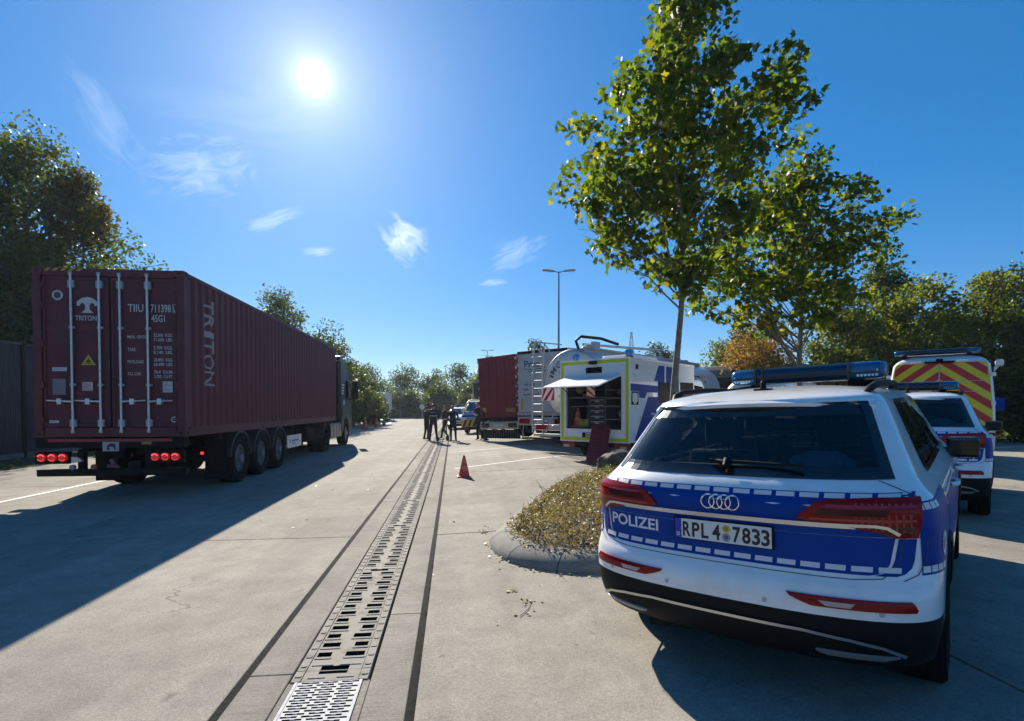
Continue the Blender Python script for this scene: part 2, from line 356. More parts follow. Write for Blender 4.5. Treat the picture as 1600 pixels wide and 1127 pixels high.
# ------------------------------------------------------------------ ground, slabs, drainage channel
def build_ground():
    xs = [-1500, -60, -14.5, -9, -1.3, -.945, -.94, -.52, -.515, -.234, 2.966, 19.766, 60, 1500]; ys = [-200, -20, 0, 30, 70, 130, 400, 1800]
    v = []; f = []
    for x in xs:
        for y in ys: v.append((x, y, gz(x)-.05 - (0.3 if -.943 < x < -.517 else 0)))
    n = len(ys)
    for i in range(len(xs)-1):
        for j in range(n-1): f.append((i*n+j, (i+1)*n+j, (i+1)*n+j+1, i*n+j+1))
    mb = MB(); mb.add(v, f)
    tag(mb.build('ground', mat('verge_earth', (.055, .05, .03), .95, var=.45, scale=.6, bump=.6, bscale=9)), kind='structure')
    base = MB()
    for (x0, x1) in ((-11.5, -1.262), (-.21, 2.966), (2.966, 19.766), (19.766, 24.5)):
        base.add([(x0, -5, gz(x0)-.034), (x1, -5, gz(x1)-.034), (x1, 112, gz(x1)-.034), (x0, 112, gz(x0)-.034)], [(0, 1, 2, 3)])
    road = tag(base.build('road', M_JOINT), kind='structure')
    def slab(x0, x1, y0, y1):
        g = .006; x0 += g; x1 -= g; y0 += g; y1 -= g
        j = random.uniform(-.002, .002)
        a, b = gz(x0)+j, gz(x1)+j
        mb = MB()
        v = [(x, y, z) for (x, zt) in ((x0, a), (x1, b)) for y in (y0, y1) for z in (zt-.033, zt)]
        mb.add(v, [(0, 1, 3, 2), (4, 6, 7, 5), (0, 4, 5, 1), (2, 3, 7, 6), (0, 2, 6, 4), (1, 5, 7, 3)])
        mb.build('concrete_slab', M_CONC, road, bevel=.004, seg=1)
    cuts = [-5, .0, 6.885, 8.95, 13.3, 17.6, 21.9, 26.2, 30.5, 35, 40, 45, 52, 60, 74, 92, 112]
    for (x0, x1) in ((-.212, 2.966), (2.966, 7.2), (7.2, 11.4), (11.4, 15.6), (15.6, 19.766), (19.766, 24.5)):
        for a, b in zip(cuts[:-1], cuts[1:]): slab(x0, x1, a, b)
    cl = [-5, 1.8, 6.885, 12, 17.1, 22.2, 27.3, 32.4, 38, 44, 52, 60, 74, 92, 112]
    for (x0, x1) in ((-5.0, -1.262), (-8.9, -5.0), (-11.5, -8.9)):
        for a, b in zip(cl[:-1], cl[1:]): slab(x0, x1, a, b)
    # painted lines, a sheet 4 mm above the slabs
    def line(name, pts, w, label, lift=.005):
        mb = MB(); P = [Vector((p[0], p[1], 0)) for p in pts]; L_, R_ = [], []
        Q = []
        for i in range(len(P)-1):
            k = max(1, int((P[i+1]-P[i]).length/.6))
            Q += [P[i].lerp(P[i+1], t/k) for t in range(k)]
        Q.append(P[-1])
        for i, p in enumerate(Q):
            t = (Q[min(i+1, len(Q)-1)]-Q[max(i-1, 0)]).normalized(); nrm = Vector((-t.y, t.x, 0))
            jw = w/2*random.uniform(.93, 1.04)
            for s_, arr in ((-1, L_), (1, R_)):
                q = p+nrm*jw*s_; arr.append((q.x, q.y, gz(q.x)+lift))
        v = L_+R_; n = len(L_)
        mb.add(v, [(i, i+1, n+i+1, n+i) for i in range(n-1)])
        o = mb.build(name, M_WLINE); tag(o, kind='structure', label=label); return o
    line('lane_line', [(-7.72, 2), (-7.72, 20)], .13, 'white edge line along the road left of the lorry')
    line('lane_line', [(-7.9, 30), (-7.5, 36), (-6.75, 42), (-6.8, 50), (-6.7, 58), (-7.6, 68), (-10, 76), (-11.3, 78)], .35, 'white line curving past the row of small cones')
    line('bay_line', [(.05, 14.25), (2.2, 15.62), (5.2, 17.5)], .11, 'white bay line on the concrete behind the cone')
    line('bay_line', [(-.15, 19.6), (1.4, 20.15), (3.6, 20.95)], .11, 'white bay line on the concrete in front of the trailers')
    line('bay_line', [(13.5, 15.4), (24, 18.6)], .14, 'white line on the sunlit concrete beyond the van')
    # bitumen joints either side of the channel
    def joint(name, x, w, seed):
        r = np.random.default_rng(seed); mb = MB(); ys = list(np.arange(-1, 14, .07))+list(np.arange(14, 45, .4))+[60, 100]
        n = len(ys); a = r.normal(0, .004, n); b = r.normal(0, .004, n)
        v = [(x-w/2+a[i], y, .000-.006) for i, y in enumerate(ys)]+[(x+w/2+b[i], y, -.006) for i, y in enumerate(ys)]+[(x+r.normal(0, .003), y, -.001) for y in ys]
        mb.add(v, [(i, i+1, 2*n+i+1, 2*n+i) for i in range(n-1)]+[(2*n+i, 2*n+i+1, n+i+1, n+i) for i in range(n-1)])
        tag(mb.build(name, M_JOINT, smooth=60), kind='structure')
    joint('joint_sealant', -1.243, .05, 3); joint('joint_sealant', -.233, .055, 4)
    # channel: trough with walls, then strips and cast gratings as separate pieces
    tr = MB()
    tr.box(-.93, -.915, -4, 110, -.24, -.045); tr.box(-.545, -.53, -4, 110, -.24, -.045); tr.box(-.94, -.52, -4, 110, -.28, -.24)
    ch = tag(tr.build('drainage_channel', mat('channel_trough', (.05, .047, .04), .9, var=.4, scale=8)), kind='structure')
    P = 2.03; s0 = 3.36
    def strip_piece(x0, x1, y0, y1):
        mb = MB(); mb.box(x0, x1, y0+.002, y1-.002, -.05, random.uniform(-.0005, .0015)); mb.build('edge_strip', M_STRIP, ch, bevel=.004, seg=1)
    for k in range(-3, 13):
        a = s0+P*k*1.5; b = a+P*1.5
        strip_piece(-1.222, -.972, a, b); strip_piece(-.492, -.257, a+.9, b+.9)
    mb = MB(); mb.box(-1.222, -.972, s0+P*19.5, 110, -.05, 0); mb.build('edge_strip', M_STRIP, ch)
    mb = MB(); mb.box(-.492, -.257, s0+P*19.5+.9, 110, -.05, 0); mb.build('edge_strip', M_STRIP, ch)
    def holed(mb, x0, x1, y0, y1, holes, z=0., depth=.055, m=0):
        """one row of a grating: a cell with rectangular openings (all with the same y span)"""
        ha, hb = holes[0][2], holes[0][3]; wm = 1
        def top(a, b, c, d): mb.add([(a, c, z), (b, c, z), (b, d, z), (a, d, z)], [(0, 1, 2, 3)], m)
        top(x0, x1, y0, ha); top(x0, x1, hb, y1)
        cur = x0
        for (a, b, _, _) in holes:
            top(cur, a, ha, hb); cur = b
            c = [(a, ha), (b, ha), (b, hb), (a, hb)]
            for i in range(4):
                p, q = c[i], c[(i+1) % 4]
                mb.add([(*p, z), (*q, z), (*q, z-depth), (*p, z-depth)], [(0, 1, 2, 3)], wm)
        top(cur, x1, ha, hb)
    def casting():
        mb = MB(); n = 14; pitch = P/n; cx = -.735
        for k in range(n):
            y = k*pitch; ya = y+.035 if k else .0; h0, h1 = y+pitch*.5-.032, y+pitch*.5+.034
            if k == 0:
                holed(mb, cx-.165, cx+.165, 0, pitch, [(cx-.085, cx+.085, .002, .056)])
                mb.box(cx-.15, cx-.02, .062, .072, .0, .004); mb.box(cx+.02, cx+.15, .062, .072, .0, .004)
                continue
            lo = (k % 2 == 0)
            a = (cx-.150, cx-.035) if lo else (cx-.150, cx-.062)
            b = (cx+.062, cx+.150) if lo else (cx+.028, cx+.150)
            holed(mb, cx-.165, cx+.165, y, y+pitch, [(a[0], a[1], h0, h1), (b[0], b[1], h0, h1)])
            for (p, q) in (a, b): mb.prism([(p-.004, h0-.034), (q+.004, h0-.034), (q+.010, h0-.022), (q+.006, h0-.010), (p-.006, h0-.010), (p-.010, h0-.022)], 0, .0045, 'z')
        for sx in (-1, 1):
            x0, x1 = sorted((cx+sx*.169, cx+sx*.222))
            mb.box(x0, x1, .003, P-.003, -.04, .003)
            for k in range(16):
                y = .06+k*(P-.12)/15; mb.prism([(x0+.012, y-.016), (x1-.012, y-.016), (x1-.006, y), (x1-.012, y+.016), (x0+.012, y+.016), (x0+.006, y)], .003, .0075, 'z')
        return mb
    first = casting().build('drain_grate', [M_CAST, M_SLOT], ch, fixn=False); first.location = (0, s0+.03, 0)
    for k in range(1, 26): share(first, ch, (0, s0+.03+P*k, 0))
    # short end piece and the bright steel grating before it
    mb = MB(); holed(mb, -.735-.165, -.735+.165, 0, .13, [(-.82, -.65, .088, .125)])
    for sx in (-1, 1):
        x0, x1 = sorted((-.735+sx*.169, -.735+sx*.222)); mb.box(x0, x1, 0, .128, -.04, .003)
        mb.prism([(x0+.01, .05), (x1-.01, .05), (x1-.005, .065), (x1-.01, .08), (x0+.01, .08), (x0+.005, .065)], .003, .0075, 'z')
    for a, b in ((-.87, -.77), (-.70, -.60)): mb.box(a, b, .035, .048, 0, .004)
    e = mb.build('drain_grate', [M_CAST, M_SLOT], ch, fixn=False); e.location = (0, s0-.103, 0)
    mb = MB(); n = 46; pt = .0268; y0 = -n*pt
    for k in range(n):
        y = y0+k*pt; off = (.012 if k % 2 else -.012); hs = []
        for c in (-.115, 0, .115):
            w = .043 if (k+int(c*10)) % 2 else .05
            hs.append((-.735+c+off-w, -.735+c+off+w, y+.0045, y+.0215))
        holed(mb, -.735-.178, -.735+.178, y, y+pt, hs, 0, .02)
        for h_ in hs:
            mb.box((h_[0]+h_[1])/2-.012, (h_[0]+h_[1])/2+.012, y+.0175, y+.0214, -.02, -.0005)
    for sx in (-1, 1):
        x0, x1 = sorted((-.735+sx*.178, -.735+sx*.195)); mb.box(x0, x1, y0, 0, -.03, .003)
    for (p, q) in ((-.968, -.934), (-.536, -.496)):
        lip = MB(); lip.box(p, q, -4, s0-.104, -.06, -.004); lip.build('channel_lip', M_STRIP, ch, bevel=.003, seg=1)
    g = mb.build('steel_grating', [M_ZINC, M_SLOT], ch, fixn=False); g.location = (0, s0-.108, 0)
build_ground()

# ------------------------------------------------------------------ kerbed planting island
def catmull(P, n=8):
    out = []; k = len(P)
    for i in range(k):
        p0, p1, p2, p3 = (Vector(P[(i+j-1) % k]) for j in range(4))
        for t in range(n):
            t /= n; out.append(.5*((2*p1)+(p2-p0)*t+(2*p0-5*p1+4*p2-p3)*t*t+(3*p1-p0-3*p2+p3)*t**3))
    return out
ISL = [(.62, 6.9), (.42, 6.25), (.55, 5.5), (.98, 5.02), (1.5, 4.92), (2.2, 5.45), (4.2, 7.35), (6.6, 9.6), (8.8, 11.75), (9.9, 13.2), (9.2, 14.6), (7.4, 14.3), (5.4, 12.7), (3.9, 11.7), (2.65, 10.9), (1.55, 9.3)]
OUT = catmull([(x, y, 0) for x, y in ISL], 6)
def in_poly(x, y, P):
    c = np.zeros(np.shape(x), bool); n = len(P)
    for i in range(n):
        a, b = P[i], P[(i+1) % n]
        hit = ((a.y > y) != (b.y > y)) & (x < (b.x-a.x)*(y-a.y)/(b.y-a.y+1e-12)+a.x); c ^= hit
    return c
def edge_dist(x, y, P):
    d = np.full(np.shape(x), 1e9); n = len(P)
    for i in range(n):
        a, b = P[i], P[(i+1) % n]; ex, ey = b.x-a.x, b.y-a.y; l = ex*ex+ey*ey+1e-9
        t = np.clip(((x-a.x)*ex+(y-a.y)*ey)/l, 0, 1); d = np.minimum(d, np.hypot(x-a.x-t*ex, y-a.y-t*ey))
    return d
def build_island():
    isl = thing('planting_island', 'kerbed planting island with rounded concrete nose beside the front police car', 'planting island')
    n = len(OUT); nrm = []
    for i in range(n):
        t = (OUT[(i+1) % n]-OUT[i-1]).normalized(); nrm.append(Vector((t.y, -t.x, 0)))
    area = sum(OUT[i].x*OUT[(i+1) % n].y-OUT[(i+1) % n].x*OUT[i].y for i in range(n))
    if area > 0: nrm = [-q for q in nrm]      # nrm points inwards
    prof = [(0, -.03), (.0, .03), (.045, .085), (.12, .128), (.22, .150), (.31, .152), (.33, .10), (.33, -.03)]
    step = 6
    for k in range(0, n, step):
        mb = MB(); idx = [(k+j) % n for j in range(step+1)]; v = []
        for jj, i in enumerate(idx):
            p, q = OUT[i], nrm[i]; p2 = p.copy()
            if jj in (0, step): 
                tt = (OUT[(i+1) % n]-OUT[i-1]).normalized()*(.006 if jj == 0 else -.006); p2 = p+tt
            for (a, z) in prof:
                w = p2+q*a; v.append((w.x, w.y, gz(w.x)+z+.0))
        m = len(prof)
        f = [(j*m+i, j*m+i+1, (j+1)*m+i+1, (j+1)*m+i) for j in range(step) for i in range(m-1)]
        f += [tuple(range(m)), tuple(step*m+i for i in range(m))[::-1]]
        mb.add(v, f); mb.build('kerb_stone', M_KERB, isl, smooth=50)
    # earth inside
    mb = MB(); inner = [OUT[i]+nrm[i]*.3 for i in range(n)]; c = Vector((4.6, 9.4, 0))
    v = []; R_ = 6
    for r in range(R_+1):
        for p in inner:
            q = p.lerp(c, r/R_); v.append((q.x, q.y, gz(q.x)+.10+.10*min(1, r/2.5)+random.uniform(-.012, .012)))
    mb.add(v, [(r*n+i, r*n+(i+1) % n, (r+1)*n+(i+1) % n, (r+1)*n+i) for r in range(R_) for i in range(n)])
    mb.build('earth', M_SOIL, isl, smooth=60)
build_island()
def scatter_leaves(pos, size, tilt=1.0, rng=RNG, tmpl='quad', nrm=None):
    """leaf faces at the given points, randomly turned; returns verts, faces"""
    n = len(pos); T = {'quad': np.array([(0, 0, 0), (.42, .45, .06), (0, 1, -.05), (-.42, .45, .06)]),
                       'palm': np.array([(0, 0, 0), (.20, .10, .01), (.52, .14, -.03), (.36, .36, .03), (.60, .62, -.06), (.26, .62, .03), (0, 1.05, -.08), (-.26, .62, .03), (-.60, .62, -.06), (-.36, .36, .03), (-.52, .14, -.03), (-.20, .10, .01)])}[tmpl]
    k = len(T)
    a = rng.uniform(0, 2*PI, n); th = rng.normal(0, tilt, n); ph = rng.normal(0, tilt, n)
    ca, sa, ct, st_, cp_, sp_ = np.cos(a), np.sin(a), np.cos(th), np.sin(th), np.cos(ph), np.sin(ph)
    P = T[None]*np.asarray(size).reshape(-1, 1, 1)*np.ones((n, 1, 1))
    x, y, z = P[..., 0], P[..., 1], P[..., 2]
    y, z = y*ct[:, None]-z*st_[:, None], y*st_[:, None]+z*ct[:, None]
    x, z = x*cp_[:, None]-z*sp_[:, None], x*sp_[:, None]+z*cp_[:, None]
    x, y = x*ca[:, None]-y*sa[:, None], x*sa[:, None]+y*ca[:, None]
    V = np.stack([x, y, z], -1)+pos[:, None, :]
    return V.reshape(-1, 3), np.arange(n*k).reshape(n, k)
gzv = np.vectorize(gz)
def build_ground_cover():
    n = 150000; x = RNG.uniform(.3, 9, n); y = RNG.uniform(4.8, 14.2, n)
    ok = in_poly(x, y, OUT); x, y = x[ok], y[ok]; d = edge_dist(x, y, OUT); ok = d > .20+RNG.uniform(-.06, .06, len(d)); x, y, d = x[ok], y[ok], d[ok]
    lump = .5+.5*np.sin(x*5.1+1.3*np.sin(y*3.7))*np.sin(y*4.3+1.1*np.sin(x*4.1))
    near = np.clip((13.0-y-.35*x)/3, .35, 1)
    spk = RNG.uniform(0, 1, len(x))**4*.16
    H = (np.clip((d-.18)/.55, 0, 1)**.6*((.12+.17*lump)*near+spk*.8)+.03)
    keep = RNG.uniform(0, 1, len(x)) < np.where(y < 9.6, 1, .55); x, y, H = x[keep], y[keep], H[keep]
    z = gzv(x)+.13+H*RNG.uniform(.12, 1.0, len(x))**.7
    pos = np.stack([x, y, z], 1); sz = RNG.uniform(.015, .038, len(x))
    V, F = scatter_leaves(pos, sz, .8)
    cols = [(0, (.085, .055, .035)), (.16, (.21, .15, .085)), (.4, (.22, .17, .085)), (.62, (.16, .135, .06)), (.85, (.29, .23, .14)), (1, (.17, .10, .065))]
    o = np_mesh('ground_cover', V, F, leaf_mat('cover_leaf', cols, .16))
    tag(o, 'dry yellow green ground cover shrubs filling the kerbed island', 'shrubs', kind='stuff')
    mb = MB(); r = random.Random(5)
    k = 0
    while k < 260:
        x0, y0 = r.uniform(.6, 4.5), r.uniform(5.2, 11)
        if not in_poly(np.array(x0), np.array(y0), OUT) or edge_dist(np.array(x0), np.array(y0), OUT) < .3: continue
        z0 = gz(x0)+.12; k += 1; hgt = r.uniform(.12, .32); a = r.uniform(0, 6.3); l = r.uniform(.05, .25)
        p1 = (x0+l*.4*math.cos(a), y0+l*.4*math.sin(a), z0+hgt*.6); p2 = (x0+l*math.cos(a), y0+l*math.sin(a), z0+hgt)
        mb.tube([(x0, y0, z0), p1, p2], [.005, .004, .002], 4)
    t = mb.build('twigs', mat('dry_twig', (.10, .07, .045), .9)); tag(t, 'thin dry twigs standing among the island shrubs', 'twigs', kind='stuff')
    # a green grass tuft by the boulder
    n = 220; a = RNG.uniform(0, 2*PI, n); rr = np.abs(RNG.normal(0, .15, n)); cx, cy = 3.05, 10.35
    p = np.stack([cx+rr*np.cos(a), cy+rr*np.sin(a), np.full(n, gz(cx)+.12)], 1)
    tip = p+np.stack([.10*np.cos(a), .10*np.sin(a), RNG.uniform(.12, .30, n)], 1); w = np.stack([-np.sin(a)*.006, np.cos(a)*.006, np.zeros(n)], 1)
    V = np.stack([p-w, p+w, tip], 1).reshape(-1, 3)
    o = np_mesh('grass_tuft', V, np.arange(n*3).reshape(n, 3), leaf_mat('grass_blade', [(0, (.04, .075, .015)), (1, (.08, .11, .025))], .25))
    tag(o, 'fresh green grass tuft among the dry shrubs near the boulder', 'grass', kind='stuff')
build_ground_cover()
def build_litter():
    pts = []
    def spot(x, y, r, n):
        for _ in range(n):
            a = random.uniform(0, 2*PI); q = abs(random.gauss(0, r)); pts.append((x+q*math.cos(a), y+q*math.sin(a)))
    spot(.40, 6.85, .10, 26); spot(.63, 4.32, .05, 10); spot(.55, 4.05, .12, 6); spot(.5, 4.6, .05, 5)
    for t in np.linspace(0, 1, 70):
        i = int(t*30)+6; p = OUT[i % len(OUT)]; q = p-Vector((4.6, 9.4, 0)); q.normalize(); pts.append((p.x+q.x*random.uniform(.0, .12), p.y+q.y*random.uniform(0, .12)))
    for _ in range(60): pts.append((random.uniform(-.2, 6), random.uniform(3, 14)))
    for _ in range(25): pts.append((random.uniform(-4, -1), random.uniform(3, 14)))
    pts = [p for p in pts if not (p[0] > .5 and in_poly(np.array(p[0]), np.array(p[1]), OUT))]
    pos = np.array([(x, y, gz(x)+.012) for x, y in pts])
    V, F = scatter_leaves(pos, RNG.uniform(.018, .05, len(pos)), .28)
    o = np_mesh('fallen_leaves', V, F, leaf_mat('dead_leaf', [(0, (.10, .06, .03)), (.5, (.2, .15, .08)), (1, (.33, .29, .2))], .15))
    tag(o, 'dry fallen leaves and scraps strewn over the concrete by the kerb', 'leaf litter', kind='stuff')
    mb = MB(); mb.tube([(.50, 4.02, gz(.5)+.006), (.58, 4.15, gz(.5)+.010), (.64, 4.33, gz(.5)+.009)], [.003, .003, .002], 5)
    tag(mb.build('dry_stick', mat('dry_twig2', (.22, .18, .12), .9)), 'short pale dry stick lying on the concrete by the car', 'stick')
build_litter()
def build_boulder():
    bm = bmesh.new(); bmesh.ops.create_icosphere(bm, subdivisions=4, radius=1)
    from mathutils import noise
    for v in bm.verts:
        p = v.co.copy(); q = Vector((p.x*.62, p.y*.36, p.z*.40)); d = noise.noise(p*1.3)*.16+noise.noise(p*3.1)*.07+noise.noise(p*8)*.025
        q *= 1+d; v.co = q
    me = bpy.data.meshes.new('boulder'); bm.to_mesh(me); bm.free(); me.materials.append(mat('rock', (.10, .078, .058), .9, var=.6, scale=5, bump=1., bscale=22))
    o = bpy.data.objects.new('boulder', me); COL.objects.link(o); o.location = (3.62, 11.15, gz(3.62)+.17); o.rotation_euler = (.1, .22, .35)
    tag(o, 'rough brown boulder on the planting island behind the shrubs', 'boulder')
build_boulder()
# ------------------------------------------------------------------ noise barrier
def build_barrier():
    t = thing('noise_barrier', 'dark ribbed noise barrier fence left of the container lorry', 'fence', Matrix.Translation((-14, 0, 0)))
    M = mat('barrier_paint', (.055, .06, .075), .6, var=.2, scale=2); proto = None; post = None
    for k in range(0, 9):
        y = 3.2+k*4
        if proto is None:
            mb = MB(); n = 40; sec = []
            for i in range(n):
                a = i*.0975; sec += [(a, 0), (a+.055, 0), (a+.065, .03), (a+.0875, .03)]
            v = [(x, q+.05, z) for (q, x) in sec for z in (.15, 3.66)]
            mb.add(v, [(2*i, 2*i+1, 2*i+3, 2*i+2) for i in range(len(sec)-1)])
            proto = mb.build('barrier_panel', M, t); proto.location = (0, y, 0)
            mb = MB(); mb.box(-.08, .08, -.07, .07, 0, 3.72); post = mb.build('post', M_FRAME, t, bevel=.01); post.location = (0, y, 0)
            mb = MB(); mb.box(-.09, .09, .07, 3.93, 0, .15); pl = mb.build('plinth_panel', M_KERB, t, bevel=.01); pl.location = (0, y, 0)
            mb = MB(); mb.box(-.06, .09, .07, 3.93, 3.66, 3.71); cp = mb.build('top_rail', M, t, bevel=.006); cp.location = (0, y, 0)
        else:
            for o in (proto, post, pl, cp): share(o, t, (0, y, 0))
build_barrier()
# ------------------------------------------------------------------ wheels
def wheel(parent, x, y, r, w, rim_r, side, name='wheel', spokes=5, truck=False, rim_mat=None):
    """a tyre with tread edges and, inside it, a rim with spokes; side = +1 when the outer face looks to +x"""
    mb = MB(); hw = w/2
    prof = [(rim_r, -hw*.8), (rim_r+.02, -hw*.95), (r*.80+rim_r*.2, -hw), (r-.03, -hw*.97), (r-.008, -hw*.86), (r, -hw*.7), (r, -hw*.36), (r-.008, -hw*.34), (r-.008, -hw*.30), (r, -hw*.28), (r, -hw*.04), (r-.008, -hw*.02), (r-.008, hw*.02), (r, hw*.04), (r, hw*.28), (r-.008, hw*.3), (r-.008, hw*.34), (r, hw*.36), (r, hw*.7), (r-.008, hw*.86), (r-.03, hw*.97), (r*.80+rim_r*.2, hw), (rim_r+.02, hw*.95), (rim_r, hw*.8)]
    mb.lathe(prof, (0, 0, 0), 'x', 40)
    t = mb.build(name, M_RUBBER, parent, smooth=35); t.location = (x, y, r)
    mb = MB(); o = hw*.8*side
    if truck:
        mb.lathe([(rim_r, o), (rim_r-.03, o+.01*side), (rim_r-.04, o-.06*side), (rim_r*.62, o-.10*side), (rim_r*.52, o-.04*side), (rim_r*.30, o-.02*side), (rim_r*.28, o+.06*side), (0, o+.07*side)], (0, 0, 0), 'x', 32)
        for k in range(10):
            a = 2*PI*k/10; mb.tube([(o-.05*side, rim_r*.46*math.cos(a), rim_r*.46*math.sin(a)), (o-.005*side, rim_r*.46*math.cos(a), rim_r*.46*math.sin(a))], .016, 6)
    else:
        mb.lathe([(rim_r, -o), (rim_r-.015, -o), (rim_r-.02, o-.01*side), (rim_r, o)], (0, 0, 0), 'x', 32)
        mb.lathe([(.07, o-.05*side), (.065, o-.012*side), (0, o-.01*side)], (0, 0, 0), 'x', 16)
        for k in range(spokes):
            a = 2*PI*k/spokes
            for da in (-.16, .16):
                p0 = (o-.02*side, .05*math.cos(a+da), .05*math.sin(a+da)); p1 = (o-.012*side, (rim_r-.015)*math.cos(a+da*.6), (rim_r-.015)*math.sin(a+da*.6)); mb.tube([p0, p1], [.022, .018], 6)
        mb.lathe([(rim_r*.8, o-.09*side), (.05, o-.09*side)], (0, 0, 0), 'x', 24)
    mb.build('rim', rim_mat or M_RIM, t, smooth=40)
    return t

# ------------------------------------------------------------------ the police estate car (SUV)
ZC = [(.20, .25), (.28, .08), (.36, .02), (.46, .0), (.6, .0), (.66, .02), (.70, .05), (.76, .075), (.9, .075), (1.0, .06), (1.05, .06), (1.12, .10), (1.155, .145), (1.19, .19), (1.50, .50), (1.525, .485), (1.55, .50), (1.58, .60), (1.605, .80), (1.625, 1.2), (1.632, 1.5)]
HW = [(.2, .84), (.28, .90), (.45, .935), (.7, .943), (.95, .935), (1.04, .922), (1.09, .895), (1.13, .855), (1.19, .825), (1.5, .685), (1.55, .655), (1.58, .61), (1.605, .50), (1.625, .26), (1.632, .02)]
YF = [(.2, 4.35), (.35, 4.55), (.55, 4.64), (.75, 4.62), (.88, 4.52), (.95, 4.40), (1.02, 4.0), (1.08, 3.55), (1.12, 3.42), (1.19, 3.28), (1.5, 2.75), (1.55, 2.66), (1.58, 2.55), (1.605, 2.4), (1.625, 2.1), (1.632, 1.9)]
ZM = [(0, 0), (1.19, 1.19), (1.5, 1.535), (1.525, 1.556), (1.55, 1.578), (1.58, 1.606), (1.605, 1.634), (1.625, 1.659), (1.632, 1.667), (2, 2.04)]
ip = lambda z, T: float(np.interp(z, [a for a, _ in T], [b for _, b in T]))
D_R, N_R = .42, 2.7
def car_rear(x, z, off=0.):
    w = ip(z, HW); q = min(.9999, abs(x)/w)
    return ip(z, ZC)+D_R*(1-(1-q**N_R)**(1/N_R))-off
def car_pt(u, z, off=0.):
    """u: 0 rear centre .. 1 end of the rear corner .. 2 start of the front corner .. 3 front centre (right half)"""
    w = ip(z, HW); yc = ip(z, ZC); yf = ip(z, YF); dr = min(D_R, (yf-yc)*.42); df = min(.55 if z < 1.1 else .30, (yf-yc)*.42)
    if u <= 1:
        a = u*PI/2; s_, c_ = math.sin(a)**(2/N_R), max(0, math.cos(a))**(2/N_R); x, y = w*s_, yc+dr*(1-c_)
    elif u <= 2:
        t = u-1; x = w*(1+.004*math.sin(PI*t)); y = yc+dr+(yf-df-yc-dr)*t
    else:
        a = (3-u)*PI/2; s_, c_ = math.sin(a)**(2/2.5), max(0, math.cos(a))**(2/2.5); x, y = w*s_, yf-df*(1-c_)
    return Vector((x, y, ip(z, ZM)))
def car_off(u, z, side=1, off=0.):
    s_ = 1 if u >= 0 else -1; u = abs(u)
    p = car_pt(u, z); e = 1e-3
    if off:
        du = car_pt(min(3, u+e), z)-car_pt(max(0, u-e), z); dz = car_pt(u, z+e)-car_pt(u, z-e)
        n = du.cross(dz)
        if n.length > 1e-12: p = p+n.normalized()*off
    return Vector((p.x*s_*side, p.y, p.z))
def u_of_x(x, z):
    w = ip(z, HW); q = min(1, abs(x)/w); return math.copysign(math.asin(q**(N_R/2))/(PI/2), x)
def rear_map(off): return lambda x, z: tuple(car_off(u_of_x(x, z), z, 1, off))
def zpatch(rows, off, nx=14, mb=None, skirt=0., m=0):
    """surface patch on the rear: rows of (z, x0, x1), lying off above the body, with side walls of depth skirt"""
    mb = mb or MB(); n = len(rows); k0 = len(mb.v)
    for d in ((off, off-skirt) if skirt else (off,)):
        v = []
        for (z, a, b) in rows:
            ua, ub = u_of_x(a, z), u_of_x(b, z)
            for i in range(nx+1):
                t = i/nx; x = a+(b-a)*t; v.append(tuple(car_off(u_of_x(x, z), z, 1, d)))
        mb.add(v, [(j*(nx+1)+i, j*(nx+1)+i+1, (j+1)*(nx+1)+i+1, (j+1)*(nx+1)+i) for j in range(n-1) for i in range(nx)], m)
    if skirt:
        N = n*(nx+1); ring = [i for i in range(nx+1)]+[j*(nx+1)+nx for j in range(1, n)]+[(n-1)*(nx+1)+i for i in range(nx-1, -1, -1)]+[j*(nx+1) for j in range(n-2, 0, -1)]
        o = k0
        for a, b in zip(ring, ring[1:]+ring[:1]): mb.f.append((o+a, o+b, o+b+N, o+a+N)); mb.m.append(m)
    return mb
def dens(rows, n=6):
    out = []
    for (a, b) in zip(rows[:-1], rows[1:]):
        for t in range(n): out.append(tuple(a[i]+(b[i]-a[i])*t/n for i in range(3)))
    return out+[rows[-1]]
def ribbon(pts, w, off, mb=None, m=0):
    mb = mb or MB(); P = [Vector((p[0], 0, p[1])) for p in pts]; v = []
    for i, p in enumerate(P):
        t = (P[min(i+1, len(P)-1)]-P[max(0, i-1)]).normalized(); nn = Vector((-t.z, 0, t.x))
        for s_ in (-1, 1):
            q = p+nn*w/2*s_; v.append(tuple(car_off(u_of_x(q.x, q.z), q.z, 1, off)))
    return mb.add(v, [(2*i, 2*i+1, 2*i+3, 2*i+2) for i in range(len(P)-1)], m)
def densify(pts, d=.04):
    out = []
    for a, b in zip(pts[:-1], pts[1:]):
        n = max(1, int(math.dist(a, b)/d)); out += [(a[0]+(b[0]-a[0])*t/n, a[1]+(b[1]-a[1])*t/n) for t in range(n)]
    return out+[pts[-1]]
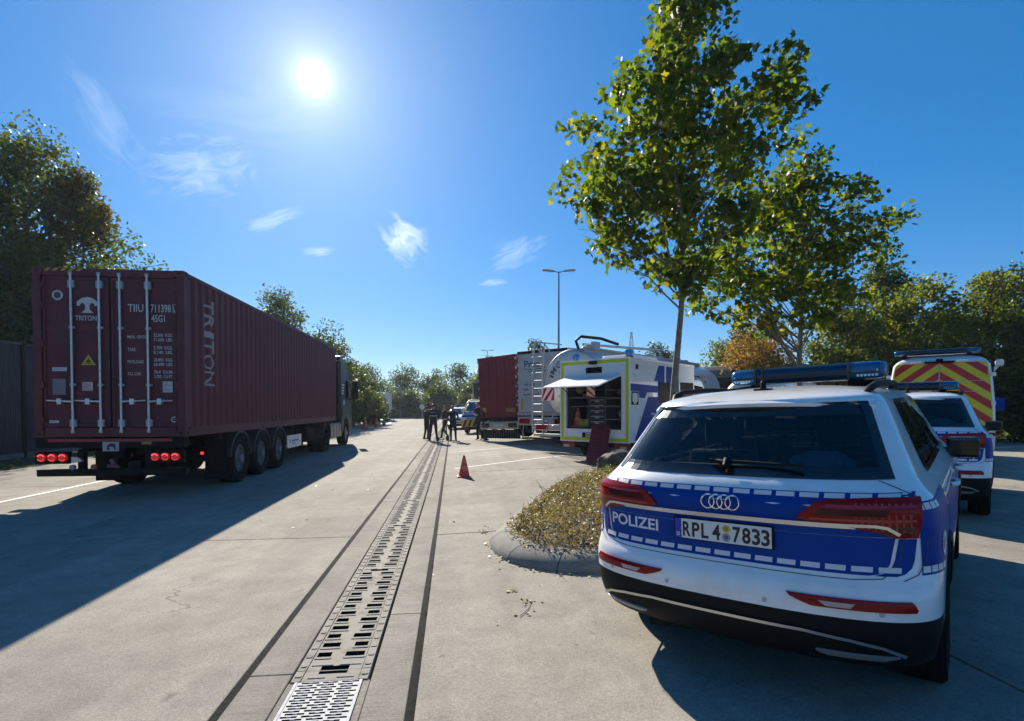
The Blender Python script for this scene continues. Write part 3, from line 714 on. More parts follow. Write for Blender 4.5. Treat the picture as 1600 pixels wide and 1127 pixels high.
def light_bar(root, cx, y, z, w, d=.34, h=.105, tall=.055):
    """dark blue roof bar with end modules, feet and carriers"""
    lb = MB(); n = 13; v = []
    xs = [-w/2, -w/2+.02, -w/2+.06, -w/2+.24, -.2*w, 0, .2*w, w/2-.24, w/2-.06, w/2-.02, w/2]
    sc = [.45, .72, .92, 1, 1, 1, 1, 1, .92, .72, .45]
    for x, k in zip(xs, sc):
        for j in range(n):
            a = 2*PI*j/n; ca, sa = math.cos(a), math.sin(a)
            v.append((cx+x, y+d/2*k*math.copysign(abs(ca)**.6, ca)+.05*(1-abs(2*x/w)**2), z+h/2+h/2*(.55+.45*k)*math.copysign(abs(sa)**.6, sa)))
    f = []; m = []
    for i in range(len(xs)-1):
        for j in range(n): f.append((i*n+j, i*n+(j+1) % n, (i+1)*n+(j+1) % n, (i+1)*n+j)); m.append(1 if (i < 3 or i > 6) else 0)
    lb.v = v; lb.f = f+[tuple(range(n)), tuple((len(xs)-1)*n+j for j in range(n))]; lb.m = m+[1, 1]
    bar = lb.build('light_bar', [M_BEACOND, M_BEACON2], root, smooth=50)
    g = MB()
    g.box(cx-w/2+.03, cx+w/2-.03, y-d/2+.02, y+d/2-.01, z+h*.30, z+h*.38); g.box(cx-w/2+.22, cx-w/2+.235, y-d/2-.004, y+d/2+.03, z-.002, z+h+.003); g.box(cx+w/2-.235, cx+w/2-.22, y-d/2-.004, y+d/2+.03, z-.002, z+h+.003)
    g.build('trim_band', M_BLACKG, bar)
    g = MB()
    for k in range(6):
        for r_ in range(2): 
            for sx in (-1, 1): g.disc((cx+sx*(w/2-.05-.024*k), y-d/2+.035, z+.03+.035*r_), .010, 'y', 8)
    g.build('led_cells', mat('led_cells', (.35, .65, .8), .2), bar)
    for sx in (-1, 1):
        g = MB()
        g.box(cx+sx*(w/2-.20)-.05, cx+sx*(w/2-.20)+.05, y-.05, y+.05, z-tall-.02, z+.01); g.tube([(cx+sx*(w/2-.24), y, z-.02), (cx+sx*(w/2+.02), y, z-.04), (cx+sx*(w/2+.02), y, z-tall-.03)], .022, 8)
        g.build('bar_foot', M_BLACK, bar, smooth=40)
    return bar
M_BEACON2 = mat('blue_bar_lens', (.005, .085, .22), .14, coat=.3, spec=.4)
def make_police_suv(plate, label, group):
    R = thing('police_suv', label, 'police car', group=group)
    wheel_y = (.97, 3.79)
    # ---- body shell
    zr = [.20, .24, .28, .32, .36, .40, .46, .50, .525, .56, .60, .63, .66, .68, .70, .73, .76, .80, .85, .9, .95, 1.0, 1.05, 1.085, 1.12, 1.155, 1.19, 1.25, 1.31, 1.37, 1.43, 1.5, 1.525, 1.55, 1.565, 1.58, 1.595, 1.605, 1.615, 1.625, 1.632]
    us = [0, .12, .24, .36, .46, .54, .60, .655, .70, .75, .8, .85, .9, .95, 1.0]+[1+.04*i for i in range(1, 26)]+[2.12, 2.25, 2.38, 2.5, 2.62, 2.74, 2.86, 3.0]
    GB = .655         # glass edge on the rear
    def cls(u0, u1, z0, z1):
        u, z = (u0+u1)/2, (z0+z1)/2; p = car_pt(u, z)
        if 1 <= u <= 2 or u < 1:
            for wy in wheel_y:
                if z < .80 and math.hypot(p.y-wy, z-.37) < .405 and u > .7: return None
        if 1.19 < z < 1.5:
            if u < GB: return None
            if u > 2.35: return None
        if 1.155 < z < 1.5 and 1.16 < u < 1.96: return None
        if z < .525 and (u < 1 or u > 2): return 'lower'
        if z < .36: return 'lower'
        return 'body'
    parts = {'body': MB(), 'lower': MB(), 'lin': MB()}
    for sd in (1, -1):
        for j in range(len(zr)-1):
            for i in range(len(us)-1):
                c = cls(us[i], us[i+1], zr[j], zr[j+1])
                if not c: continue
                q = [car_off(us[i], zr[j], sd), car_off(us[i+1], zr[j], sd), car_off(us[i+1], zr[j+1], sd), car_off(us[i], zr[j+1], sd)]
                parts[c].add(q, [(0, 1, 2, 3)])
                if zr[j] > 1.1 and zr[j] < 1.6: parts['lin'].add([car_off(us[i], zr[j], sd, -.03), car_off(us[i+1], zr[j], sd, -.03), car_off(us[i+1], zr[j+1], sd, -.03), car_off(us[i], zr[j+1], sd, -.03)], [(0, 1, 2, 3)])
    def weld(mb, name, m, parent, sm=38):
        o = mb.build(name, m, parent, fixn=False)
        bm = bmesh.new(); bm.from_mesh(o.data); bmesh.ops.remove_doubles(bm, verts=bm.verts, dist=.0006); bmesh.ops.recalc_face_normals(bm, faces=bm.faces); bm.to_mesh(o.data); bm.free()
        o.data.polygons.foreach_set('use_smooth', [True]*len(o.data.polygons)); o.data.set_sharp_from_angle(angle=math.radians(sm)); return o
    body = weld(parts['body'], 'body', M_WHITE, R)
    low = weld(parts['lower'], 'bumper_lower', M_BLACK, R); weld(parts['lin'], 'roof_lining', M_SEAT, body)
    # arch claddings, sills, wheel housings
    for wy in wheel_y:
        for sd in (1, -1):
            mb = MB(); n = 22; prof = []
            for k in range(n+1):
                a = PI*(-.06+1.12*k/n); ca, sa = math.cos(a), math.sin(a)
                for (r_, ox) in ((.375, -.06), (.375, .012), (.425, .016), (.438, .0), (.438, -.03)):
                    z = .37+r_*sa; w = ip(max(.25, min(z, .85)), HW); mb.v.append((sd*(w+ox), wy+r_*ca, max(.17, z)))
            mb.f = [(k*5+j, k*5+j+1, (k+1)*5+j+1, (k+1)*5+j) for k in range(n) for j in range(4)]; mb.m = [0]*len(mb.f)
            mb.build('arch_cladding', M_BLACK, R, smooth=45)
            mb = MB(); mb.lathe([(.40, sd*.55), (.40, sd*.90)], (0, wy, .37), 'x', 20, a0=-.3, a1=PI+.3); mb.lathe([(.40, sd*.55), (.02, sd*.55)], (0, wy, .37), 'x', 20); mb.build('wheel_housing', M_DARK, R)
            wheel(R, sd*.815, wy, .37, .235, .245, sd).location.z -= .055
    mb = MB(); mb.box(-.74, .74, .55, 4.2, .20, .24); mb.tube([(-.5, .18, .26), (-.1, .35, .24), (.3, .3, .25)], .06, 8); mb.build('underbody', M_FRAME, R)
    # ---- glass
    mb = MB()
    for sd in (1, -1):
        k = [u for u in us if u <= GB+1e-6]; zz = [1.19, 1.25, 1.31, 1.37, 1.43, 1.5]
        for j in range(5):
            for i in range(len(k)-1): mb.add([car_off(k[i], zz[j], sd, .001), car_off(k[i+1], zz[j], sd, .001), car_off(k[i+1], zz[j+1], sd, .001), car_off(k[i], zz[j+1], sd, .001)], [(0, 1, 2, 3)])
    rg = weld(mb, 'rear_window', M_GLASSD, R, 80)
    mb = MB()      # black printed border of the rear window
    def border(za, zb, ua, ub, o=.003):
        for sd in (1, -1):
            n = 8
            for i in range(n):
                a, b = ua+(ub-ua)*i/n, ua+(ub-ua)*(i+1)/n
                m_ = 5
                for j in range(m_):
                    p, q = za+(zb-za)*j/m_, za+(zb-za)*(j+1)/m_
                    mb.add([car_off(a, p, sd, o), car_off(b, p, sd, o), car_off(b, q, sd, o), car_off(a, q, sd, o)], [(0, 1, 2, 3)])
    border(1.165, 1.215, 0, GB+.015); border(1.45, 1.522, 0, GB+.03); border(1.165, 1.522, GB-.055, GB+.03)
    mb.build('window_border', M_BLACKG, rg, smooth=60)
    for sd in (1, -1):
        mb = MB(); ul = [u for u in us if 1.159 <= u <= 1.961]; zz = [1.155, 1.19, 1.25, 1.31, 1.37, 1.43, 1.5]
        for j in range(len(zz)-1):
            for i in range(len(ul)-1): mb.add([car_off(ul[i], zz[j], sd, .002), car_off(ul[i+1], zz[j], sd, .002), car_off(ul[i+1], zz[j+1], sd, .002), car_off(ul[i], zz[j+1], sd, .002)], [(0, 1, 2, 3)])
        sg = weld(mb, 'side_window', M_GLASSD, R, 80)
        mb = MB()
        for (a, b, o) in ((1.15, 1.185, .006), (1.345, 1.375, .005), (1.60, 1.645, .006), (1.94, 1.975, .006)):
            for j in range(len(zz)-1): mb.add([car_off(a, zz[j], sd, o), car_off(b, zz[j], sd, o), car_off(b, zz[j+1], sd, o), car_off(a, zz[j+1], sd, o)], [(0, 1, 2, 3)])
        for (z0, z1) in ((1.135, 1.165), (1.492, 1.515)):
            for i in range(20):
                a, b = 1.15+.825*i/20, 1.15+.825*(i+1)/20; mb.add([car_off(a, z0, sd, .007), car_off(b, z0, sd, .007), car_off(b, z1, sd, .007), car_off(a, z1, sd, .007)], [(0, 1, 2, 3)])
        mb.build('window_trim', M_BLACKG, sg, smooth=60)
    mb = MB()
    for sd in (1, -1):
        k = [2.375, 2.5, 2.62, 2.74, 2.86, 3.0]; zz = [1.19, 1.25, 1.31, 1.37, 1.43, 1.5]
        for j in range(5):
            for i in range(len(k)-1): mb.add([car_off(k[i], zz[j], sd), car_off(k[i+1], zz[j], sd), car_off(k[i+1], zz[j+1], sd), car_off(k[i], zz[j+1], sd)], [(0, 1, 2, 3)])
    weld(mb, 'windscreen', M_GLASSC, R, 80)
    # ---- interior
    mb = MB(); mb.box(-.72, .72, .30, 1.02, .95, 1.13); mb.box(-.74, .74, .35, 3.3, .45, .62); mb.box(-.70, .70, 3.0, 3.4, .8, 1.08); cabin = mb.build('cabin_trim', M_SEAT, R, bevel=.02)
    for (sx, sy, top) in ((-.38, 1.16, 1.33), (.38, 1.16, 1.33), (-.38, 2.1, 1.36), (.38, 2.1, 1.36)):
        mb = MB(); mb.box(sx-.25, sx+.25, sy, sy+.12, .6, top-.12); mb.box(sx-.13, sx+.13, sy+.01, sy+.10, top-.08, top+.10); mb.box(sx-.26, sx+.26, sy+.1, sy+.6, .6, .78); mb.build('seat', M_SEAT, R, bevel=.04, seg=3)
    mb = MB()
    for i in range(15): x = -.62+1.24*i/14; mb.tube([(x, 1.0, 1.05), (x, 1.02, 1.53)], .0035, 4)
    for k in range(8): z = 1.08+.06*k; mb.tube([(-.64, 1.01, z), (.64, 1.01, z)], .0035, 4)
    mb.build('luggage_guard', M_FRAME, R)
    bm = bmesh.new(); bmesh.ops.create_icosphere(bm, subdivisions=3, radius=1)
    from mathutils import noise
    for v in bm.verts:
        d = 1+.25*noise.noise(v.co*2.3)+.12*noise.noise(v.co*6); v.co = Vector((v.co.x*.17, v.co.y*.1, v.co.z*.075))*d
    me = bpy.data.meshes.new('jacket'); bm.to_mesh(me); bm.free(); me.materials.append(mat('blue_cloth', (.10, .20, .28), .9)); jk = bpy.data.objects.new('crumpled_cloth', me); COL.objects.link(jk); jk.parent = R; jk.location = (.40, .56, 1.20)
    # ---- rear: seams, livery, lamps, badge, plate
    off = .0025
    def panel(rows, name, m, o=off, nx=26, parent=body): return zpatch(dens(rows, 4), o, nx).build(name, m, parent, smooth=60)
    panel([(.724, -.665, .665), (.73, -.70, .70), (.745, -.728, .728), (.78, -.748, .748), (.86, -.762, .762), (.905, -.77, .77)], 'livery_film', M_BLUE)
    panel([(.907, -.80, .80), (.96, -.82, .82), (1.06, -.835, .835), (1.112, -.84, .84)], 'livery_film', M_BLUE)
    for sd in (1, -1): panel([(z, sd*p, sd*q) for z, p, q in ((.724, .690, .775), (.735, .722, .805), (.76, .752, .828), (.80, .766, .838), (.90, .782, .848))], 'livery_film', M_BLUE, off, 8)
    for sd in (1, -1):
        mb = MB(); n = 12; nz = 10
        for i in range(n):
            for j in range(nz):
                a, b = .700+(1.16-.700)*i/n, .700+(1.16-.700)*(i+1)/n; p, q = .728+(1.07-.728)*j/nz, .728+(1.07-.728)*(j+1)/nz
                if math.hypot(car_pt((a+b)/2, (p+q)/2).y-.97, (p+q)/2-.37) < .43: continue
                mb.add([car_off(a, p, sd, off), car_off(b, p, sd, off), car_off(b, q, sd, off), car_off(a, q, sd, off)], [(0, 1, 2, 3)])
        mb.build('livery_film', M_BLUE, body, smooth=60); mb = MB()
        for i in range(24):      # along the doors
            for j in range(4):
                a, b = 1.20+(1.86-1.2)*i/24, 1.20+(1.86-1.2)*(i+1)/24; p, q = .62+.36*j/4, .62+.36*(j+1)/4
                if abs(a-1.6) < .03: continue
                if math.hypot(car_pt((a+b)/2, (p+q)/2).y-3.79, (p+q)/2-.37) < .46: continue
                mb.add([car_off(a, p, sd, off), car_off(b, p, sd, off), car_off(b, q, sd, off), car_off(a, q, sd, off)], [(0, 1, 2, 3)])
        mb.build('livery_film', M_BLUE, body, smooth=60)
        # badge star on the corner
        mb = MB(); cu, cz, rr = .985, .845, .062
        yb = car_off(cu, cz, sd); v = []
        for k in range(32):
            a = 2*PI*k/32; r_ = rr*(1 if k % 2 else .82); v.append(tuple(car_off(cu+r_*math.cos(a)/.95, cz+r_*math.sin(a), sd, .005)))
        mb.add(v, [tuple(range(32))]); st = mb.build('police_star', M_REFLW, body)
        mb = MB(); v = [tuple(car_off(cu+rr*.5*math.cos(2*PI*k/16)/.95, cz+rr*.5*math.sin(2*PI*k/16), sd, .0065)) for k in range(16)]; mb.add(v, [tuple(range(16))]); mb.build('star_centre', mat('grey_film', (.3, .32, .36), .4), st)
    # dashed reflective borders, each dash a piece of film
    def dash(x0, x1, z0, z1): zpatch([(z0, x0, x1), ((z0+z1)/2, x0, x1), (z1, x0, x1)], off*2, 3).build('reflective_dash', M_REFLW, body, smooth=60)
    def dash_u(sd, u0, u1, z0, z1): MB().add([car_off(u0, z0, sd, .005), car_off(u1, z0, sd, .005), car_off(u1, z1, sd, .005), car_off(u0, z1, sd, .005)], [(0, 1, 2, 3)]).build('reflective_dash', M_REFLW, body)
    n = 15; p = 1.60/n
    for k in range(n):
        x = -.80+p*k
        if abs(x+p/2) < .80: dash(x+.011, x+p-.011, 1.085, 1.107)
        if abs(x+p/2) < .79: dash(x+.011, x+p-.011, .738, .764)
    for sd in (1, -1):
        for k in range(4):
            u0 = .705+.068*k
            for (z0, z1) in ((.738, .768), (1.035, 1.062)): dash_u(sd, u0, u0+.058, z0, z1)
        for k in range(18):
            u0 = 1.205+.036*k
            if abs(u0-1.6) < .04 : continue
            for (z0, z1) in ((.985, 1.012),): dash_u(sd, u0, u0+.029, z0, z1)
    lo = MB(); fn = rear_map(off*2); lo.text('POLIZEI', .068, lambda x, z: fn(x-.735, z+.825), width=.355, bold=.022); lo.build('lettering', M_LETTER, body)
    # seams of the tailgate and bumper
    mb = MB()
    ribbon(densify([(-.80, .905), (-.775, .76), (-.72, .712), (-.60, .702), (.60, .702), (.72, .712), (.775, .76), (.80, .905)]), .004, .004, mb)
    for sd in (1, -1):
        ribbon(densify([(sd*.84, .905), (sd*.905, .905), (sd*.915, .90)]), .004, .004, mb); ribbon(densify([(sd*.70, 1.162), (sd*.76, 1.135), (sd*.845, 1.094)]), .003, .003, mb)
        ribbon(densify([(sd*.885, .90), (sd*.88, .80), (sd*.85, .73), (sd*.80, .705)]), .004, .004, mb)
    mb.build('panel_gap', mat('gap_shadow', (.05, .055, .07), .7), body)
    # chrome blade and tail lamps
    mb = MB(); ribbon(densify([(-.78, .925), (-.735, .958), (-.69, .966), (.69, .966), (.735, .958), (.78, .925)], .03), .015, .0215, mb); ribbon(densify([(-.62, .951), (.62, .951)], .03), .012, .007, mb)
    mb.build('chrome_strip', M_CHROME, body, smooth=70)
    for sd in (1, -1):
        rows = [(.908, .765, .845), (.93, .715, .850), (.955, .60, .854), (.972, .44, .857), (.99, .372, .859), (1.01, .392, .86), (1.035, .418, .86), (1.06, .45, .858), (1.078, .52, .855), (1.088, .70, .85)]
        rows = [(z, sd*a, sd*b) for z, a, b in rows]
        tl = zpatch(dens(rows, 2), .016, 16, None, .03).build('tail_lamp', M_REDL, R, smooth=50)
        mb = MB()
        rows2 = [(z, sd*a, sd*b) for z, a, b in ((.985, .43, .84), (.997, .43, .84))]; zpatch(rows2, .0185, 14, mb)
        rows2 = [(z, sd*a, sd*b) for z, a, b in ((1.045, .50, .84), (1.052, .50, .84))]; zpatch(rows2, .0185, 14, mb)
        mb.build('lamp_band', mat('lamp_glow_band', (.34, .010, .014), .2, coat=.2), tl, smooth=50)
        mb = MB(); zpatch([(z, sd*a, sd*b) for z, a, b in ((.925, .745, .83), (.945, .69, .835), (.966, .60, .838))], .0185, 10, mb); zpatch([(z, sd*a, sd*b) for z, a, b in ((1.008, .45, .72), (1.024, .46, .74), (1.038, .48, .75))], .0185, 10, mb); mb.build('lamp_inner', M_REDL2, tl, smooth=50)
        mb = MB()
        for k in range(9): x0 = .615+.025*k; zpatch([(z, sd*x0, sd*(x0+.009)) for z in (.955-.0025*k, 1.0, 1.060)], .0188, 1, mb)
        mb.build('lamp_ribs', MATS['lamp_glow_band'], tl, smooth=50)
        rows = [(z, sd*a, sd*b) for z, a, b in ((.570, .44, .845), (.583, .40, .850), (.603, .345, .842), (.620, .33, .828))]
        rl = zpatch(dens(rows, 2), .008, 14, None, .02).build('bumper_lamp', M_REDL, R, smooth=50)
        mb = MB(); zpatch([(z, sd*a, sd*b) for z, a, b in ((.578, .50, .60), (.600, .47, .62))], .0105, 6, mb); mb.build('reversing_lens', mat('clear_lens', (.35, .30, .32), .15, coat=1), rl, smooth=50)
    mb = MB()
    for x in (-.70, -.30, .23, .72):      # parking sensors
        c = car_off(u_of_x(x, .558), .558, 1, .004); v = [(c.x+.012*math.cos(2*PI*k/14), c.y, c.z+.012*math.sin(2*PI*k/14)) for k in range(14)]; mb.add([tuple(car_off(u_of_x(p[0], p[2]), p[2], 1, .004)) for p in v], [tuple(range(14))])
    mb.build('parking_sensors', mat('sensor_grey', (.42, .43, .45), .4), body)
    mb = MB()
    for k in range(4):       # the four rings
        c = (-.066+.044*k*1.0-.0, 1.034); n = 28
        for q in range(n):
            a, b = 2*PI*q/n, 2*PI*(q+1)/n; v = []
            for aa in (a, b):
                for (r_, o) in ((.041, .006), (.038, .012), (.034, .012), (.031, .006)):
                    x, z = c[0]*1.0+r_*math.cos(aa), c[1]+r_*math.sin(aa); v.append(tuple(car_off(u_of_x(x, z), z, 1, o+.0005*(k % 2))))
            mb.add(v, [(0, 1, 5, 4), (1, 2, 6, 5), (2, 3, 7, 6)])
    mb.build('ring_emblem', mat('badge_chrome', (.85, .86, .87), .16, 1.), body, smooth=60)
    # licence plate
    py = car_rear(0, .866)-.012
    mb = MB(); mb.box(-.268, .268, py-.008, py+.01, .806, .928); pb = mb.build('licence_plate', M_BLACK, R, bevel=.004)
    mb = MB(); mb.box(-.222, .260, py-.0105, py-.007, .812, .922); mb.build('plate_field', mat('plate_white', (.66, .66, .65), .4), pb)
    mb = MB(); mb.box(-.260, -.2225, py-.0105, py-.007, .812, .922); mb.build('euro_band', mat('euro_blue', (.006, .03, .38), .4), pb)
    fy = py-.0115
    def put(s, x, w, m=0, hh=.082, z0=.826): T = MB(); T.text(s, hh, lambda a, b: (x+a, fy, z0+b), 0, width=w, bold=.028); T.build('plate_letter', M_LETTER if m else M_LETTERB, pb)
    for ch, x, w in plate: put(ch, x, w)
    put('D', -.250, .018, 1, .022, .822)
    mb = MB(); mb.disc((.030, fy, .890), .021, 'y', 18, 0); mb.disc((.030, fy, .843), .023, 'y', 18, 1); mb.disc((.030, fy-.0008, .843), .012, 'y', 12, 2); mb.disc((.030, fy-.0008, .890), .012, 'y', 12, 3)
    mb.build('plate_seal', [mat('seal_yellow', (.50, .42, .03), .5), mat('seal_grey', (.25, .28, .33), .5), mat('seal_dark', (.08, .10, .16), .5), mat('seal_olive', (.30, .24, .03), .5)], pb)
    # handle recess line + lower diffuser trim
    mb = MB(); ribbon(densify([(-.80, .360), (-.72, .400), (-.60, .425), (-.40, .445), (.40, .445), (.60, .425), (.72, .400), (.80, .360)], .03), .016, .014, mb); mb.build('bumper_trim_strip', M_SILVER, low, smooth=70)
    for sd in (1, -1):
        rows = [(z, sd*a, sd*b) for z, a, b in ((.325, .50, .72), (.338, .46, .75), (.350, .45, .78))]
        zpatch(dens(rows, 2), .012, 8, None, .02).build('exhaust_trim', mat('satin_trim', (.26, .25, .24), .45, .4), low, smooth=60)
    # roof: spoiler, rails, antenna, light bar, wiper, mirrors, handles
    mb = MB(); n = 16; v = []
    for i in range(n+1):
        x = -.65+1.30*i/n; e = 1-abs(x/.65)**4; yb = .50+.19*(abs(x)/.65)**2.4
        for (dy, z) in ((.20, 1.607), (.02, 1.587), (-.035, 1.560), (-.03, 1.540), (.05, 1.530)): v.append((x, yb+dy+(1-e)*.02, z-.030*(abs(x)/.65)**2.2))
    mb.add(v, [(i*5+j, i*5+j+1, (i+1)*5+j+1, (i+1)*5+j) for i in range(n) for j in range(4)]); mb.build('roof_spoiler', M_WHITE, body, smooth=60)
    for sd in (1, -1):
        pts = [(sd*.575, .80, 1.580), (sd*.597, .89, 1.620), (sd*.612, 1.05, 1.647), (sd*.615, 1.5, 1.661), (sd*.605, 2.1, 1.655), (sd*.595, 2.35, 1.605)]
        mb = MB(); mb.tube(pts, [.014, .022, .022, .022, .022, .014], 8); mb.build('roof_rail', M_BLACK, R, smooth=60)
        mb = MB()      # door mirror: foot, housing, glass
        mb.box(-.05, .10, -.03, .03, -.02, .03); mb.box(.06, .265, -.07, .09, -.05, .11)
        mr = mb.build('door_mirror', M_BLACKG, R, bevel=.035, seg=3); mr.location = (sd*.83, 2.72, 1.095); mr.scale = (sd, 1, 1)
        mb = MB(); mb.box(.09, .25, -.078, -.071, -.03, .09); mb.build('mirror_glass', mat('mirror_glass', (.035, .04, .045), .08, 1.), mr, bevel=.01)
        for ty in (1.78, 2.72):
            mb = MB(); c = Vector((sd*(ip(.96, HW)+.005), ty, .97)); mb.tube([c+Vector((0, -.12, 0)), c+Vector((sd*.035, -.09, 0)), c+Vector((sd*.035, .09, 0)), c+Vector((0, .12, 0))], .014, 8); mb.build('door_handle', M_WHITE, R, smooth=60)
    mb = MB(); mb.box(-.045, .045, .86, .98, 1.621, 1.651); mb.lathe([(.022, 1.645), (.018, 1.695), (.008, 1.70), (.004, 1.81), (0, 1.812)], (0, .92, 0), 'z', 10); mb.build('roof_antenna', M_BLACK, R, bevel=.006)
    light_bar(R, .0, 2.1, 1.697, 1.13, .38, .140)
    mb = MB(); f = rear_map(.035); mb.tube([f(.02, 1.205), f(-.05, 1.215), f(-.10, 1.222), f(.38, 1.207)], [.02, .014, .008, .006], 6); mb.tube([f(0, 1.19), f(0, 1.225)], .022, 10); mb.build('rear_wiper', M_BLACK, R, smooth=60)
    return R
PL1 = [('R', -.214, .046), ('P', -.160, .044), ('L', -.107, .040), ('4', -.046, .044), ('7', .064, .042), ('8', .113, .044), ('3', .163, .042), ('3', .210, .042)]
HEAD = .818
suv = make_police_suv(PL1, 'white and blue police estate car nearest the camera with plate RPL 4 7833', 'police cars parked in line')
ORG = Vector((1.471-.02, 2.72+.03, 0))
suv.matrix_world = frame(ORG.x, ORG.y, HEAD, .0)
suv2 = copy_tree(suv); suv2['label'] = 'white and blue police car parked ahead of the front one, before the chevron van'
suv2.matrix_world = frame(5.99, 6.62, HEAD, .05)
for ch in suv2.children:      # its plate is hidden in the photograph; keep the same one-piece parts
    pass
# ------------------------------------------------------------------ container lorry
def make_container(M):
    W, H, L = 2.438, 2.896, 12.19
    R = thing('shipping_container', 'dark red forty foot shipping container with white lettering on its doors', 'container', M)
    MR = mat('container_red', (.100, .011, .019), .55, var=.16, scale=1.6, bump=.12, bscale=30, dirt=(.062, .012, .013)); MR2 = mat('container_red_frame', (.10, .013, .018), .55, var=.3, scale=3)
    for m_ in (MR, MR2):
        nt = m_.node_tree; N = nt.nodes; K = nt.links; bs = N['Principled BSDF']; src = bs.inputs['Base Color'].links[0].from_socket
        tc = N.new('ShaderNodeTexCoord'); mp = N.new('ShaderNodeMapping'); mp.inputs['Scale'].default_value = (5, 5, .55); K.new(tc.outputs['Object'], mp.inputs[0])
        for (vec, sc, lo, hi, col, amt) in ((mp.outputs[0], 1.0, .56, .74, (.05, .018, .014, 1), .55), (tc.outputs['Object'], 7.0, .66, .72, (.11, .045, .022, 1), .8), (tc.outputs['Object'], 2.2, .55, .75, (.15, .035, .042, 1), .25)):
            nz = N.new('ShaderNodeTexNoise'); nz.inputs['Scale'].default_value = sc; nz.inputs['Detail'].default_value = 7; nz.inputs['Roughness'].default_value = .7; K.new(vec, nz.inputs['Vector'])
            mr = N.new('ShaderNodeMapRange'); mr.inputs['From Min'].default_value = lo; mr.inputs['From Max'].default_value = hi; mr.inputs['To Max'].default_value = amt; K.new(nz.outputs[0], mr.inputs['Value'])
            mx = N.new('ShaderNodeMix'); mx.data_type = 'RGBA'; K.new(mr.outputs[0], mx.inputs['Factor']); K.new(src, mx.inputs['A']); mx.inputs['B'].default_value = col; src = mx.outputs['Result']
        K.new(src, bs.inputs['Base Color'])
    hx = W/2
    def corner(x, y, z):
        sx, sy, sz = (1 if x > 0 else -1), (1 if y > L/2 else -1), (1 if z > H/2 else -1)
        mb = MB(); x0, x1 = sorted((x, x-sx*.162)); y0, y1 = sorted((y, y-sy*.178)); z0, z1 = sorted((z, z-sz*.118)); mb.box(x0, x1, y0, y1, z0, z1)
        o = mb.build('corner_casting', MR2, R, bevel=.008)
        mb = MB(); yy = y+sy*.001; v = [((x0+x1)/2+.035*math.cos(2*PI*k/12), yy, (z0+z1)/2+.026*math.sin(2*PI*k/12)) for k in range(12)]; mb.add(v, [tuple(range(12))])
        xx = x+sx*.001; v = [(xx, (y0+y1)/2+.03*math.cos(2*PI*k/12), (z0+z1)/2+.04*math.sin(2*PI*k/12)) for k in range(12)]; mb.add(v, [tuple(range(12))]); mb.build('casting_hole', M_DARK, o)
    for x in (-hx, hx):
        for y in (0, L):
            for z in (0, H): corner(x, y, z)
            mb = MB(); x0, x1 = sorted((x, x-math.copysign(.14, x))); y0, y1 = sorted((y+(.012 if y == 0 else -.012), y+(.13 if y == 0 else -.13))); mb.box(x0+.004, x1-.004, y0, y1, .118, H-.118); mb.build('corner_post', MR2, R, bevel=.006)
    for x in (-hx, hx):
        mb = MB(); x0, x1 = sorted((x-math.copysign(.003, x), x-math.copysign(.065, x))); mb.box(x0, x1, .178, L-.178, .0, .16); mb.build('bottom_rail', MR2, R, bevel=.004)
        mb = MB(); mb.box(x0, x1, .178, L-.178, H-.075, H-.012); mb.build('top_rail', MR2, R, bevel=.004)
        # corrugated side wall
        n = 42; p = (L-.28)/n; sec = []
        for i in range(n):
            a = .14+i*p; sec += [(a, 0), (a+p*.26, 0), (a+p*.5, .036), (a+p*.76, .036)]
        sec.append((L-.14, 0)); mb = MB(); sx = math.copysign(1, x)
        from mathutils import noise
        zs = [.15+(H-.22)*q/8 for q in range(9)]
        mb.add([(x-sx*(.010+d+.016*max(0, noise.noise(Vector((y*.9, z*1.1, x))))), y, z) for (y, d) in sec for z in zs], [(9*i+q, 9*i+q+1, 9*i+q+10, 9*i+q+9) for i in range(len(sec)-1) for q in range(8)])
        mb.build('corrugated_wall', MR, R)
    for y0, nm in ((.0, 'rear'), (L-.12, 'front')):
        mb = MB(); mb.box(-hx+.165, hx-.165, y0+.01, y0+.11, .0, .165); mb.build('end_sill', MR2, R, bevel=.006)
        mb = MB(); mb.box(-hx+.165, hx-.165, y0+.01, y0+.11, H-.135, H-.006); mb.build('end_header', MR2, R, bevel=.006)
    mb = MB(); mb.box(-hx+.14, hx-.14, L-.06, L-.03, .15, H-.1); mb.build('front_wall', MR, R)
    mb = MB(); mb.box(-hx+.06, hx-.06, .12, L-.12, H-.03, H-.008); mb.build('roof', MR2, R)
    mb = MB(); mb.box(-hx+.06, hx-.06, .12, L-.12, .10, .15); mb.build('floor', M_FRAME, R)
    # hazard stripes on the header, left end
    mb = MB()
    for k in range(5): mb.prism([(-1.02+.125*k, H-.055), (-.96+.125*k, H-.055), (-.91+.125*k, H-.008), (-.97+.125*k, H-.008)], .006, .0095, 'y')
    mb.build('hazard_stripes', mat('dull_yellow', (.42, .28, .03), .6), R)
    # doors
    zb, zt = .175, H-.145
    fy = .034
    for s_ in (-1, 1):
        x0, x1 = (-hx+.142, -.008) if s_ < 0 else (.008, hx-.142)
        mb = MB(); mb.box(x0, x1, fy+.012, fy+.05, zb, zt)
        mb.box(x0, x0+.05, fy-.004, fy+.012, zb, zt); mb.box(x1-.05, x1, fy-.004, fy+.012, zb, zt); mb.box(x0+.05, x1-.05, fy-.004, fy+.012, zt-.06, zt); mb.box(x0+.05, x1-.05, fy-.004, fy+.012, zb, zb+.06)
        for zc in (.52, 1.0, 1.9, 2.35): mb.box(x0+.05, x1-.05, fy+.004, fy+.012, zc-.06, zc+.06)
        d = mb.build('door', MR, R, bevel=.004)
